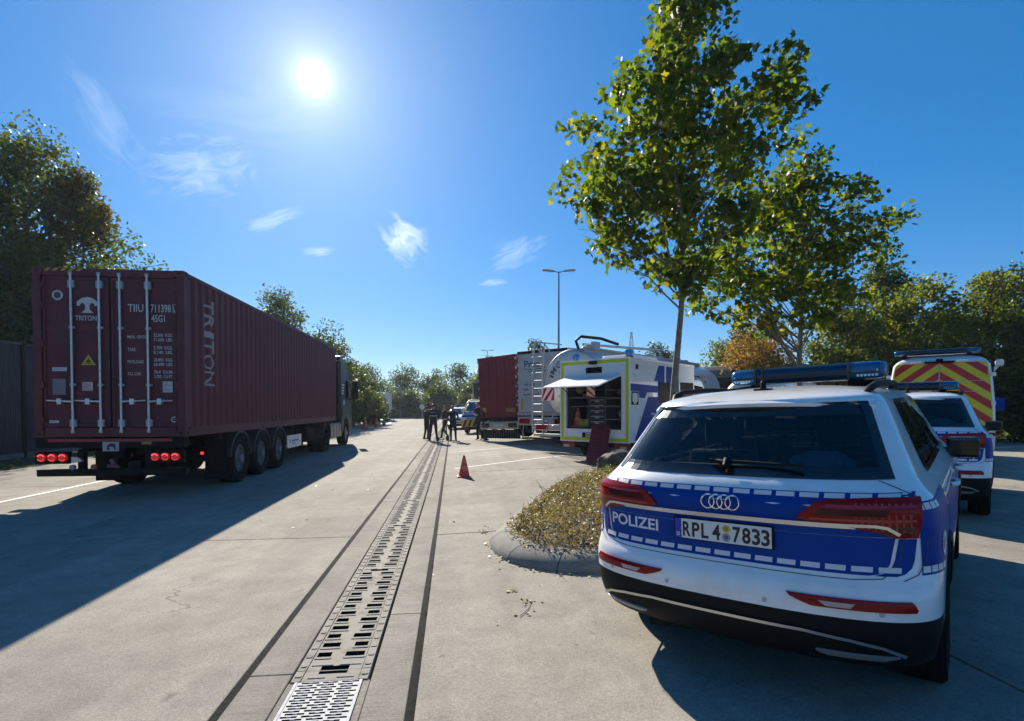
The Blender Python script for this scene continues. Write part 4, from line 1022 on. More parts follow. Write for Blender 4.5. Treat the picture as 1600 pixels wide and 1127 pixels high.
        mb = MB(); mb.box(x0-.006, x0+.006, fy-.010, fy+.04, zb, zt); mb.box(x1-.006, x1+.006, fy-.010, fy+.04, zb, zt); mb.build('door_seal', M_BLACK, d)
        for zc in (.30, .90, 1.6, 2.25, 2.6):
            mb = MB(); xh = -hx+.12 if s_ < 0 else hx-.12; mb.box(xh-.05, xh+.05, fy-.03, fy, zc-.05, zc+.05); mb.build('hinge', MR2, d, bevel=.008)
        for xr in ((-.60, -.155) if s_ < 0 else (.175, .62)):
            mb = MB(); mb.tube([(xr, -.006, .09), (xr, -.006, H-.10)], .019, 10); rod = mb.build('lock_rod', M_GALV, d, smooth=50)
            mb = MB()
            for zc in (.24, 2.62): mb.box(xr-.045, xr+.062, -.016, fy-.002, zc-.062, zc+.062); mb.box(xr+.03, xr+.055, -.03, -.015, zc-.05, zc+.05)
            for zc in (.90, 1.88): mb.box(xr-.04, xr+.055, -.013, fy-.002, zc-.02, zc+.02)
            for zc in (.10, H-.10): mb.box(xr-.03, xr+.03, -.02, .01, zc-.03, zc+.03)
            mb.build('rod_bracket', mat('galv_dull', (.38, .38, .39), .5, .7), rod, bevel=.004)
            sg = -1 if s_ < 0 else 1
            mb = MB(); mb.tube([(xr, -.02, .615), (xr+sg*.17, -.03, .622), (xr+sg*.40, -.024, .632)], [.018, .014, .012], 8); mb.box(xr+sg*.19-.035, xr+sg*.19+.035, -.045, fy, .565, .665); mb.build('locking_handle', M_GALV, rod, smooth=50)
    # lettering and stickers on the doors (x from the middle, z from the base)
    yl = fy-.0072; M_CW = mat('container_white', (.52, .50, .50), .6)
    def put(s, x, z, h_, w=None): MB().text(s, h_, lambda a, b: (x+a, yl, z+b), 0, width=w).build('door_lettering', M_CW, R)
    put('TIIU', .29, 2.17, .135, .25); put('711398', .66, 2.17, .135, .33); put('1', 1.033, 2.185, .105, .030); put('45G1', .67, 2.00, .125, .22)
    for (z, nm, a, b) in ((1.72, 'MAX. GROSS', '32.500  KGS.', '71.650  LBS.'), (1.50, 'TARE', '3.700  KGS.', '8.140  LBS.'), (1.29, 'PAYLOAD', '28.800  KGS.', '63.490  LBS.'), (1.08, 'CU. CAP.', '76.4  CU.M.', '2.700  CU.FT.')):
        put(nm, .275, z-.01, .055, {'MAX. GROSS': .33, 'TARE': .13, 'PAYLOAD': .26, 'CU. CAP.': .22}[nm]); put(a, .70, z+.025, .055, .31); put(b, .70, z-.055, .055, .31)
    put('TRITON', -.555, 2.005, .085, .34)
    # logo: mushroom shaped T
    T = MB(); T.add([(-.36+x, yl, 2.135+z) for x, z in ((-.10, 0), (-.06, .035), (-.035, .06), (-.035, .13), (-.07, .175), (-.11, .155), (-.115, .12), (-.17, .12), (-.165, .19), (-.09, .25), (0, .275), (.09, .25), (.165, .19), (.17, .12), (.115, .12), (.11, .155), (.07, .175), (.035, .13), (.035, .06), (.06, .035), (.10, 0))], [tuple(range(21))])
    T.build('door_emblem', M_CW, R)
    mb = MB()   # box round the check digit
    for (a, b, c, d_) in ((1.015, 1.021, 2.165, 2.31), (1.071, 1.077, 2.165, 2.31), (1.015, 1.077, 2.305, 2.311), (1.015, 1.077, 2.16, 2.166)): mb.box(a, b, yl-.001, yl+.001, c, d_)
    mb.build('check_digit_frame', MATS['container_white'], R)
    M_RS = [M_CW, mat('sticker_print', (.06, .05, .06), .6)]
    mb = MB(); mb.disc((-.83, yl, 2.43), .085, 'y', 22, 0); mb.disc((-.83, yl-.001, 2.43), .058, 'y', 18, 1); mb.build('round_sticker', M_RS, R); mb = MB()
    mb.disc((1.02, yl, .30), .052, 'y', 20, 0); mb.disc((1.02, yl-.001, .30), .035, 'y', 16, 1); mb.box(1.0, 1.04, yl-.002, yl-.001, .297, .303, 0)
    mb.build('round_sticker', M_RS, R)
    mb = MB(); mb.prism([(-.475, 1.24), (-.235, 1.24), (-.355, 1.425)], yl-.001, yl+.001, 'y'); w = mb.build('warning_triangle', mat('warning_yellow', (.48, .30, .03), .5), R)
    mb = MB(); mb.prism([(-.40, 1.285), (-.31, 1.285), (-.355, 1.35)], yl-.002, yl-.001, 'y'); mb.box(-.41, -.30, yl-.002, yl-.001, 1.262, 1.270); mb.build('warning_print', M_LETTERB, w)
    for (x0, x1, z0, z1, c, nm) in ((-.93, -.70, 1.135, 1.20, (.5, .49, .49), 'label_plate'), (-.93, -.72, .73, 1.0, (.17, .16, .17), 'approval_plate'), (-.99, -.84, .245, .29, (.5, .49, .48), 'label_plate'), (-.46, -.29, .80, .95, (.50, .36, .36), 'data_label'), (.84, 1.0, .775, .965, (.48, .48, .48), 'data_label')):
        mb = MB(); mb.box(x0, x1, yl-.001, yl+.001, z0, z1, 0)
        r = random.Random(int(x0*100)); nrow = int((z1-z0)/.022)
        for k in range(1, nrow):
            zz = z0+(z1-z0)*k/nrow; mb.box(x0+.012, x0+.012+(x1-x0-.03)*r.uniform(.4, 1), yl-.002, yl-.001, zz-.004, zz+.004, 1)
        mb.build(nm, [mat('label_%d' % int(c[0]*100+c[1]*10), c, .5), mat('label_print', (.16, .14, .15), .6)], R)
    # name painted down the side wall (TRITON, read from the top), broken by the corrugation
    T = MB(); p_ = (L-.28)/42
    def side_x(y):
        t = ((y-.14) % p_)/p_
        d = 0 if t < .26 else (.036*(t-.26)/.24 if t < .5 else (.036 if t < .76 else .036*(1-(t-.76)/.24))); return hx-.010-d+.004
    zc = 2.62
    for ch, hh in (('T', .26), ('R', .28), ('I', .12), ('T', .26), ('O', .28), ('N', .28)):
        v, f, w = text_geom(ch); w_ = max(w, .01); zc -= hh+.035; y0 = .80; V = []; F = []
        n = len(v)
        for p in v: V.append((p[0]/w_*hh, p[1]/.72*.46))
        bm = bmesh.new(); bv = [bm.verts.new((a, b, 0)) for a, b in V]
        for q in f:
            try: bm.faces.new([bv[i] for i in q])
            except ValueError: pass
        for k in range(24): 
            g = bm.verts[:]+bm.edges[:]+bm.faces[:]; bmesh.ops.bisect_plane(bm, geom=g, plane_co=(0, .02*k+.001, 0), plane_no=(0, 1, 0))
        bm.verts.index_update(); T.add([(side_x(y0+q.co.y), y0+q.co.y, zc+hh-q.co.x) for q in bm.verts], [[q.index for q in fc.verts] for fc in bm.faces]); bm.free()
    T.build('side_lettering', mat('faded_lettering', (.30, .28, .29), .6), R, fixn=False)
    return R
LX, LS = -5.88, 9.98
make_container(Matrix.Translation((LX, LS, 1.115)))
def make_trailer():
    R = thing('container_trailer', 'black three axle container trailer with lit red tail lights under the container', 'semi-trailer', Matrix.Translation((LX, LS, 0)))
    mb = MB()
    for x in (-.48, .48): mb.box(x-.06, x+.06, .1, 12.0, .86, 1.06)
    for y in (.2, 1.6, 4.2, 6.6, 9, 11.6): mb.box(-1.15, 1.15, y-.08, y+.08, 1.0, 1.10)
    mb.box(-1.2, 1.2, .0, .16, .93, 1.10); mb.box(-.5, .5, 10.6, 12.0, 1.06, 1.10)
    mb.build('chassis', M_FRAME, R, bevel=.008)
    mb = MB(); mb.box(-1.0, 1.0, -.006, -.002, 1.035, 1.085); mb.build('red_marking_tape', mat('red_tape', (.30, .01, .03), .35), R)
    for k, y in enumerate((2.42, 3.75, 5.08)):
        for s_ in (-1, 1):
            wheel(R, s_*1.045, y, .52, .385, .30, s_, truck=True, rim_mat=mat('dirty_steel_rim', (.20, .20, .21), .55, .5, var=.4, scale=7))
            mb = MB(); n = 18
            for i in range(n+1):
                a = PI*(.02+.94*i/n)
                for (x, r_) in ((s_*.84, .60), (s_*1.245, .60), (s_*1.25, .585), (s_*1.25, .565)): mb.v.append((x, y+r_*math.cos(a), .52+r_*math.sin(a)))
            mb.f = [(i*4+j, i*4+j+1, (i+1)*4+j+1, (i+1)*4+j) for i in range(n) for j in range(3)]; mb.m = [0]*len(mb.f); mb.build('mudguard', mat('mudguard_grey', (.03, .03, .032), .45), R, smooth=50)
        mb = MB(); mb.tube([(-1.0, y, .52), (1.0, y, .52)], .07, 10); mb.build('axle', M_FRAME, R)
    for s_ in (-1, 1):
        mb = MB(); mb.box(s_*1.04-.21, s_*1.04+.21, 1.62, 1.64, .16, .98); mb.build('mud_flap', M_RUBBER, R)
        mb = MB(); x0, x1 = sorted((s_*.66, s_*1.20)); mb.box(x0, x1, -.03, .06, .66, .87); lb = mb.build('lamp_board', M_BLACK, R, bevel=.015)
        for k in range(3):
            x = s_*(.74+.165*k); mb = MB(); mb.lathe([(.070, 0), (.070, -.025), (.055, -.045), (.03, -.05), (0, -.05)], (x, -.03, .77), 'y', 20); lamp = mb.build('tail_lamp', mat('lit_tail_lamp', (.35, .01, .01), .15, coat=1, emit=(1, .02, .015), es=.10), lb, smooth=50)
            mb = MB()
            for q in range(12):
                a, b = PI*(.12+.76*q/12), PI*(.12+.76*(q+1)/12)
                mb.add([(x+r_*math.cos(t), -.078, .77+r_*math.sin(t)) for t, r_ in ((a, .042), (b, .042), (b, .062), (a, .062))], [(0, 1, 2, 3)])
            for q in range(10):
                a, b = PI*(1.1+.8*q/10), PI*(1.1+.8*(q+.6)/10); mb.add([(x+r_*math.cos(t), -.078, .77+r_*math.sin(t)) for t, r_ in ((a, .050), (b, .050), (b, .058), (a, .058))], [(0, 1, 2, 3)])
            mb.build('lamp_arc', mat('lit_arc', (.6, .06, .05), .3, emit=(1, .06, .05), es=.9), lb)
        mb = MB(); mb.lathe([(.03, 0), (.03, -.02), (0, -.03)], (s_*1.36, .3, .80), 'y', 12); mb.tube([(s_*1.2, .3, .80), (s_*1.36, .3, .80)], .02, 6, m=1); mb.build('side_marker', [mat('marker_red', (.5, .03, .02), .2, emit=(1, .05, .04), es=.5), M_BLACK], R)
    mb = MB(); mb.box(-1.21, 1.21, .02, .14, .44, .56); mb.build('underrun_bar', M_BLACK, R, bevel=.015)
    for x in (-.55, .55): mb = MB(); mb.box(x-.05, x+.05, .10, .2, .5, .9); mb.build('underrun_bracket', M_FRAME, R)
    mb = MB(); mb.box(-.13, .13, -.012, 0, .87, 1.03, 0); pl = mb.build('white_panel', mat('plate_dull', (.34, .36, .36), .5), R)
    mb = MB(); mb.prism([(-.06, .89), (-.01, .89), (-.03, .95), (.04, .95), (.06, .89), (.08, .90), (.08, .99), (.02, 1.01), (-.05, .98)], -.015, -.013, 'y'); mb.build('panel_print', M_LETTERB, pl)
    mb = MB(); mb.box(.50, .66, -.012, 0, .985, 1.03); mb.build('yellow_label', mat('label_ochre', (.30, .21, .06), .5), R)
    mb = MB(); mb.prism([(-.62, .67), (-.50, .69), (-.44, .71), (-.50, .76), (-.62, .78)], -.03, .0, 'y'); mb.build('coupling_hand', M_ALU, R)
    mb = MB(); mb.lathe([(.045, 0), (.045, -.05), (0, -.05)], (-.60, 0, .60), 'y', 14); mb.build('air_coupling', mat('grey_cap', (.20, .21, .22), .5), R)
    mb = MB(); mb.lathe([(.045, 0), (.045, -.05), (0, -.05)], (-.26, 0, .605), 'y', 14); mb.build('air_coupling', mat('red_cap', (.26, .05, .04), .5), R)
    mb = MB(); mb.box(.28, .46, -.02, .05, .56, .70); mb.build('connector_box', M_BLACK, R, bevel=.01)
    mb = MB(); mb.tube([(0, 0, .72), (.05, -.03, .66), (.12, 0, .60), (-.05, -.02, .62)], .03, 8); mb.build('towing_eye', mat('reddish_iron', (.22, .08, .08), .5), R)
    # side guard box with a white board
    mb = MB(); mb.box(1.16, 1.18, 5.95, 7.35, .46, .82); b = mb.build('side_board', M_WHITEG, R)
    T = MB(); T.box(1.1805, 1.1815, 6.35, 7.05, .63, .68); T.box(1.1805, 1.1815, 6.35, 6.72, .56, .585); T.disc((1.1815, 6.2, .655), .05, 'x', 14); T.build('board_print', mat('board_print', (.12, .15, .25), .5), b)
    mb = MB(); mb.box(.9, 1.15, 8.2, 9.0, .5, .95); mb.tube([(.75, 6.2, .75), (.75, 7.6, .75)], .18, 12); mb.build('air_tank', M_FRAME, R, bevel=.02)
    for x in (-.6, .6): mb = MB(); mb.box(x-.07, x+.07, 9.3, 9.44, .25, 1.0); mb.box(x-.14, x+.14, 9.25, 9.5, .22, .26); mb.build('landing_leg', M_FRAME, R)
make_trailer()
def tractor(name, label, M, paint, group=None, stripes=True, light=None):
    """cab with raised roof, chassis, tanks, wheels; front is +y, the fifth wheel lies at y = 1.0"""
    R = thing(name, label, 'truck', M, group)
    mb = MB()
    for x in (-.42, .42): mb.box(x-.05, x+.05, -.2, 5.3, .72, .95)
    mb.box(-.6, .6, .6, 1.4, .95, 1.05); mb.build('chassis', M_FRAME, R, bevel=.01)
    for s_ in (-1, 1):
        wheel(R, s_*.93, 1.0, .52, .60, .30, s_, truck=True, rim_mat=M_FRAME); wheel(R, s_*1.07, 4.62, .52, .33, .30, s_, truck=True, rim_mat=M_SILVER)
        mb = MB(); n = 16
        for i in range(n+1):
            a = PI*(.0+1.0*i/n)
            for (x, r_) in ((s_*.66, .60), (s_*1.24, .60), (s_*1.245, .57)): mb.v.append((x, 1.0+r_*math.cos(a), .55+r_*math.sin(a)))
        mb.f = [(i*3+j, i*3+j+1, (i+1)*3+j+1, (i+1)*3+j) for i in range(n) for j in range(2)]; mb.m = [0]*len(mb.f); mb.build('mudguard', MATS['mudguard_grey'], R, smooth=50)
        for k in range(4):
            mb = MB(); y0 = 1.75+k*.53; x0, x1 = sorted((s_*.72, s_*1.20)); mb.box(x0, x1, y0, y0+.50, .42, 1.02); mb.build('side_tank', mat('tank_grey', (.13, .14, .15), .35, .5), R, bevel=.06, seg=3)
        mb = MB(); mb.box(s_*.95-.12, s_*.95+.12, -.24, -.20, .74, .86); mb.build('tail_lamp', MATS['lit_tail_lamp'], R, bevel=.01)
    # cab: profile in y-z swept across x with narrower top
    prof = [(3.66, .95), (3.66, 3.30), (3.74, 3.62), (3.95, 3.80), (4.35, 3.86), (4.80, 3.74), (5.20, 3.42), (5.50, 2.95), (5.78, 2.20), (5.90, 1.95), (5.95, 1.40), (5.93, .50), (5.75, .36), (5.25, .36), (5.22, .75), (5.0, 1.10), (4.62, 1.22), (4.25, 1.10), (4.02, .75), (3.98, .60), (3.80, .60), (3.70, .75)]
    def wx(z): return 1.23-.0*z if z < 2.9 else 1.23-(z-2.9)**1.6*.14
    mb = MB(); n = len(prof); v = []
    for s_ in (-1, 1):
        for (y, z) in prof: v.append((s_*(wx(z)-.05), y, z))
        for (y, z) in prof:
            cy_, cz_ = 4.85, 2.0; v.append((s_*wx(z), y+(cy_-y)*.02, z+(cz_-z)*.02))
    f = []
    for i in range(n):
        j = (i+1) % n; f += [(i, j, 2*n+j, 2*n+i), (i, n+i, n+j, j), (2*n+i, 2*n+j, 3*n+j, 3*n+i)]
    f += [tuple(n+i for i in range(n)), tuple(3*n+i for i in range(n))[::-1]]
    mb.add(v, f); cab = mb.build('cab', paint, R, smooth=32)
    mb = MB()
    for s_ in (-1, 1):
        x = s_*1.236
        mb.add([(x, 4.72, 1.98), (x, 5.55, 1.98), (x, 5.42, 2.30), (x, 5.22, 2.84), (x, 4.72, 2.86)], [(0, 1, 2, 3, 4)])
    mb.build('side_window', M_GLASSD if False else mat('cab_glass', (.008, .012, .016), .12, spec=.22), cab)
    mb = MB(); mb.add([(-1.08, 5.815, 2.15), (1.08, 5.815, 2.15), (1.02, 5.53, 2.94), (-1.02, 5.53, 2.94)], [(0, 1, 2, 3)]); mb.build('windscreen', MATS['cab_glass'], cab)
    mb = MB(); mb.box(-1.15, 1.15, 5.93, 5.965, .45, 1.25); mb.build('grille', M_BLACK, cab, bevel=.02)
    for s_ in (-1, 1):
        mb = MB(); mb.box(s_*1.24-.012, s_*1.24+.012, 3.72, 4.70, 1.30, 1.62); mb.box(s_*1.24-.02, s_*1.24+.02, 3.70, 5.2, 1.26, 1.32); mb.build('lower_side_panel', paint, cab, bevel=.01)
        if stripes:
            for k in range(4): mb = MB(); mb.prism([(3.72, 2.56-.12*k), (4.20-.05*k, 2.56-.12*k), (4.26-.05*k, 2.62-.12*k), (3.72, 2.62-.12*k)], s_*1.234, s_*1.237, 'x'); mb.build('white_stripe', M_LETTER, cab)
            mb = MB(); mb.box(min(s_*1.234, s_*1.237), max(s_*1.234, s_*1.237), 4.05, 4.25, 1.75, 1.95); mb.build('door_label', M_LETTER, cab)
        mb = MB(); mb.tube([(s_*1.2, 5.45, 2.75), (s_*1.42, 5.62, 2.82), (s_*1.44, 5.62, 2.05), (s_*1.22, 5.5, 2.0)], .022, 8); arm = mb.build('mirror_arm', M_BLACK, R, smooth=50)
        mb = MB(); mb.box(s_*1.45-.13, s_*1.45+.13, 5.60, 5.74, 2.02, 2.85); mb.build('mirror_housing', M_BLACK, arm, bevel=.04, seg=3)
        mb = MB(); x0, x1 = sorted((s_*1.02, s_*1.22)); mb.box(x0, x1, 3.05, 3.66, 1.25, 3.55); mb.build('air_deflector', light or M_FRAME, R, bevel=.03)
    mb = MB(); mb.box(-.9, .9, 3.30, 3.60, 1.05, 3.2); mb.build('cab_rear_equipment', M_FRAME, R, bevel=.03)
    return R
tractor('truck_tractor', 'dark teal truck cab with white stripes pulling the red container', Matrix.Translation((LX, LS+9.55, 0)), mat('dark_teal_paint', (.006, .016, .026), .42, spec=.25))

# ------------------------------------------------------------------ trailers in the bays (seen from behind)
def box_trailer(label, M, W, H, z0, door_mat, side_mat, kind):
    R = thing('box_trailer', label, 'semi-trailer', M, 'trailers parked in the bays'); hx = W/2; L = 13.4
    mb = MB(); mb.box(-hx, hx, .06, L, z0, z0+H); mb.build('load_body', side_mat, R, bevel=.02)
    for s_ in (-1, 1):
        mb = MB(); x0, x1 = sorted((0 if True else 0, s_*(hx-.02))); mb.box(x0+.006, x1-.006, .02, .06, z0+.02, z0+H-.06); d = mb.build('rear_door', door_mat, R, bevel=.006)
        for zc in (.2, .35, .5, .65, .8, .95):
            mb = MB(); mb.box(s_*(hx-.02)-.03, s_*(hx-.02)+.03, -.01, .03, z0+H*zc-.05, z0+H*zc+.05); mb.build('door_hinge', M_GALV, d)
    mb = MB(); mb.box(-hx-.01, hx+.01, .0, .14, z0+H-.06, z0+H+.05); mb.build('rear_header', side_mat if kind == 'red' else M_FRAME, R, bevel=.01)
    mb = MB(); mb.box(-hx, hx, .0, .12, z0-.12, z0); mb.build('rear_sill', M_ALU if kind != 'red' else M_FRAME, R, bevel=.01)
    mb = MB()
    for x in (-.5, .5): mb.box(x-.07, x+.07, .2, L, z0-.35, z0-.12)
    mb.build('chassis', M_FRAME, R)
    mb = MB(); mb.box(-hx, hx, .02, .16, z0-.52, z0-.18); bp = mb.build('bumper', M_SILVER if kind == 'red' else M_ALU, R, bevel=.02)
    for s_ in (-1, 1):
        mb = MB(); mb.box(s_*(hx-.35)-.26, s_*(hx-.35)+.26, -.005, .02, z0-.45, z0-.25); mb.build('lamp_cluster', M_REDL if kind != 'red' else mat('lamp_dark', (.03, .02, .02), .2, coat=.6), bp, bevel=.01)
    mb = MB(); mb.box(-.28, .28, -.006, .018, z0-.42, z0-.29); mb.build('licence_plate', mat('plate_white', (.66, .66, .65), .4), bp, bevel=.004)
    if kind == 'red':
        mb = MB(); mb.box(-hx+.02, hx-.02, .10, .14, z0-.95, z0-.55, 0)
        for k in range(16): x = -hx+.12+k*(W-.24)/15; mb.box(x-.03, x+.02, .085, .1, z0-.93, z0-.57, 1, Matrix.Translation((0, 0, 0)))
        mb.build('spray_flap', [M_RUBBER, mat('flap_grey', (.06, .06, .062), .7)], R)
        mb = MB(); mb.box(hx-.72, hx-.16, .004, .018, z0+.25, z0+.42); mb.build('orange_plate', mat('dull_orange', (.34, .15, .04), .5), R)
        mb = MB(); mb.box(-hx+.20, -hx+.44, .004, .018, z0+.26, z0+.47); mb.build('yellow_sign', mat('dull_yellow2', (.42, .33, .05), .5), R)
        for p in range(5):
            mb = MB(); x = -hx+.2+p*(W-.4)/4; mb.tube([(x, .012, z0+.06), (x+.02, .008, z0+H-.1)], .010, 5); mb.build('tarp_seam', door_mat, R)
    else:
        yl = .017; M_NV = mat('navy_lettering', (.02, .025, .06), .5)
        def put(s, x, z, h_, w=None): MB().text(s, h_, lambda a, b: (x+a, yl, z+b), 0, width=w).build('door_lettering', M_NV, R)
        put('Prze', -.88, z0+1.82, .27, .78); MB().box(-.70, .2, .0165, .0172, z0+1.60, z0+1.66).build('faint_line', mat('faint_print', (.20, .21, .25), .5), R)
        T = MB(); T.tube([(-.90, yl, z0+1.76), (-.5, yl, z0+1.71), (.2, yl, z0+1.77)], .012, 4)
        put('64-115', -.88, z0+1.08, .105, .55); put('tel.  606', -.92, z0+.88, .105, .75); put('mobile 62 7', -.92, z0+.68, .105, .95)
        T.build('flourish', M_NV, R)
        for x in (-.98, 1.0): mb = MB(); mb.box(x-.07, x+.05, .006, .018, z0+.12, z0+.56); mb.build('yellow_marker', mat('dull_yellow', (.42, .28, .03), .6), R)
        mb = MB(); mb.box(-1.0, -.64, -.004, .03, z0-.36, z0-.26); mb.box(-.3, .6, -.004, .03, z0-.45, z0-.22); mb.build('number_plate', mat('plate_dull', (.34, .36, .36), .5), R)
        T = MB(); T.box(-.1, .15, -.006, -.005, z0-.34, z0-.27); T.box(-.02, .28, -.006, -.005, z0-.43, z0-.37); T.build('plate_print', M_LETTERB, R)
        mb = MB(); mb.tube([(-.9, 0, z0-.5), (-.95, .0, z0-1.05)], .03, 6); mb.build('bumper_strut', M_ALU, R)
    for k, y in enumerate((3.0, 4.3, 5.6)):
        for s_ in (-1, 1): wheel(R, s_*(hx-.22), y, .5, .385, .29, s_, truck=True)
    for s_ in (-1, 1): mb = MB(); mb.box(s_*(hx-.22)-.22, s_*(hx-.22)+.22, 2.3, 2.32, .15, .9); mb.build('mud_flap', M_RUBBER, R)
    return R
HB = .82
def rt(h): return Vector((math.cos(h), -math.sin(h), 0))
def fw(h): return Vector((math.sin(h), math.cos(h), 0))
RED = mat('red_tarpaulin', (.20, .012, .020), .6, var=.12, scale=1.2, bump=.5, bscale=1.6)
c = Vector((2.77, 23.23, 0))-rt(.86)*1.2+fw(.86)*.1
box_trailer('dark red tarpaulin trailer, rear end seen beside the two officers', frame(c.x, c.y, .86), 2.42, 2.72, 1.08, RED, mat('red_tarp_side', (.20, .012, .020), .6, bump=.3, bscale=2), 'red')
c = Vector((2.62, 21.84, 0))+rt(.80)*1.22
box_trailer('white box trailer with dark blue lettering on its rear doors', frame(c.x, c.y, .80), 2.44, 2.42, 1.30, mat('trailer_white', (.42, .42, .43), .45, dirt=(.30, .30, .30), scale=1.5), mat('trailer_side_grey', (.36, .36, .37), .5), 'white')

# ------------------------------------------------------------------ tanker
def make_tanker(M):
    R = thing('road_tanker', 'white round tanker trailer with ladder and lettering round its rear end', 'tank trailer', M); rad, L, zc = 1.16, 10.8, 2.28
    TW = mat('tank_white', (.50, .51, .51), .35, coat=.2, dirt=(.38, .38, .37), scale=1.2)
    mb = MB(); mb.lathe([(0, -.16), (.4, -.145), (.8, -.09), (1.02, -.03), (rad-.02, .05), (rad, .10), (rad, L-.1), (rad-.02, L-.05), (1.0, L+.05), (.6, L+.13), (0, L+.17)], (0, .2, zc), 'y', 56)
    tank = mb.build('tank_shell', TW, R, smooth=40)
    for y in (.28, 2.9, 5.5, 8.1, 10.85): mb = MB(); mb.lathe([(rad+.002, -.035), (rad+.018, -.02), (rad+.018, .02), (rad+.002, .035)], (0, y, zc), 'y', 48); mb.build('tank_ring', M_ALU, tank, smooth=40)
    mb = MB()
    for s_ in (-1, 1): mb.box(s_*.32-.04, s_*.32+.04, .5, L-.4, zc+rad-.06, zc+rad+.12)
    mb.box(-.36, .36, .5, L-.4, zc+rad+.02, zc+rad+.05); mb.build('walkway', M_ALU, tank)
    for y in (1.4, 4.0, 6.6, 9.2): mb = MB(); mb.lathe([(.30, 0), (.30, .14), (.26, .18), (0, .2)], (0, y, zc+rad+.03), 'z', 20); mb.build('manhole', M_ALU, tank, smooth=40)
    # lettering: an arc over the end, straight lines below, and a line along the right side
    def end_pt(x, z):
        r = math.hypot(x, z); return (x, .2+float(np.interp(r, [0, .4, .8, 1.02, 1.14], [-.16, -.145, -.09, -.03, .05]))-.006, zc+z)
    T = MB(); s = 'iMG'; a = math.radians(163); R0 = .70
    for ch in s:
        w = {'i': .10, 'I': .10, 'M': .25, 'G': .23, 'O': .24, ' ': .14}.get(ch, .19); a -= w/2/R0*1.02
        if ch != ' ':
            def fn(x, z, a=a):
                rr = R0+z; aa = a-x/R0; return end_pt(rr*math.cos(aa), rr*math.sin(aa))
            T.text(ch, .23, fn, 0, width=w*.82, align='c')
        a -= w/2/R0*1.02
    T.text('WE', .17, lambda x, z: end_pt(x-.40, z+.30), 0, width=.33)
    T.text('www.', .07, lambda x, z: end_pt(x-.45, z-.42), 0, width=.22)
    T.build('end_lettering', mat('dark_lettering', (.03, .032, .04), .4), tank)
    T = MB()
    def side(x, z): th = z/rad; return ((rad+.004)*math.cos(th+.02), 6.5+x, zc+(rad+.004)*math.sin(th+.02))
    T.text('LOGiSTiK', .62, side, 0, width=3.0); T.build('side_lettering', MATS['dark_lettering'], tank)
    # rear ladder, platform, bumper, hose arc
    mb = MB()
    for x in (-1.30, -.86): mb.tube([(x, -.25, .62), (x-.04, -.22, 2.4), (x-.03, -.1, 3.65)], .025, 8)
    mb.build('ladder_rail', M_ALU, R, smooth=50)
    for k in range(11): mb = MB(); z = .8+.27*k; mb.tube([(-1.32, -.24, z), (-.88, -.24, z)], .018, 6); mb.build('ladder_rung', M_ALU, R)
    mb = MB()
    for (p, q) in (((-1.42, -.12, 3.80), (-.3, .1, 3.62)), ((-1.42, -.12, 3.80), (-1.30, -.2, 2.8)), ((-1.1, -.1, 3.72), (-.82, -.1, 2.9)), ((-1.40, -.1, 3.75), (-.86, -.1, 3.2)), ((-.9, -.1, 3.7), (-.55, 0, 3.2)), ((-1.42, .5, 3.80), (-1.42, -.12, 3.80)), ((-.35, -.3, .9), (-.9, -.3, .55)), ((-.2, -.3, 1.5), (-.75, -.3, .62)), ((.1, -.3, 1.2), (-.25, -.3, .75))): mb.tube([p, q], .022, 6)
    mb.build('rail_frame', M_ALU, R)
    mb = MB(); mb.box(-1.22, 1.22, -.30, .05, .52, .60); mb.build('rear_platform', M_ALU, R, bevel=.01)
    mb = MB(); mb.box(-1.22, 1.22, -.28, -.18, .72, .92); bp = mb.build('bumper', M_ALU, R, bevel=.015)
    for s_ in (-1, 1): mb = MB(); mb.box(s_*.85-.26, s_*.85+.26, -.30, -.28, .74, .90); mb.build('tail_lamp', M_REDL, bp, bevel=.01)
    for (x, d) in ((-.62, 1), (.62, -1)):
        mb = MB(); mb.box(x-.28, x+.28, -.27, -.25, 1.72, 2.16); w = mb.build('warning_board', M_WHITEG, R, bevel=.005)
        mb = MB()
        for t in (-.30, .02, .34): mb.prism([(x+d*max(-.27, min(.27, t-.22+0)), 1.73), (x+d*max(-.27, min(.27, t-.07)), 1.73), (x+d*max(-.27, min(.27, t+.28)), 2.15), (x+d*max(-.27, min(.27, t+.13)), 2.15)], -.2725, -.2715, 'y')
        mb.build('board_stripes', M_REDF, w)
    mb = MB(); mb.tube([(.25, .3, zc+rad), (.2, .2, zc+rad+.28), (.35, .3, zc+rad+.42), (.8, .8, zc+rad+.36), (1.0, 1.6, zc+rad+.22)], .05, 10); mb.build('hose', M_BLACK, R, smooth=50)
    mb = MB(); mb.tube([(.1, .8, zc+rad+.22), (1.0, 5.0, zc+rad+.28)], .045, 8); mb.box(.35, .5, .9, 1.25, zc+rad+.02, zc+rad+.3); mb.build('loading_pipe', M_ALU, R, smooth=50)
    mb = MB()
    for x in (-.5, .5): mb.box(x-.06, x+.06, .2, L, .85, 1.15)
    mb.build('chassis', M_FRAME, R)
    for y in (2.2, 3.5, 4.8):
        for s_ in (-1, 1): wheel(R, s_*1.02, y, .5, .385, .29, s_, truck=True)
    return R
c = Vector((4.03, 17.89, 0))-fw(HB)*.30
make_tanker(frame(c.x, c.y, HB))
c2 = c+fw(HB)*9.8
tractor('truck_tractor', 'grey brown truck cab in front of the tanker behind the police box van', frame(c2.x, c2.y, HB, -.2), mat('olive_grey_paint', (.12, .115, .09), .45), stripes=False)
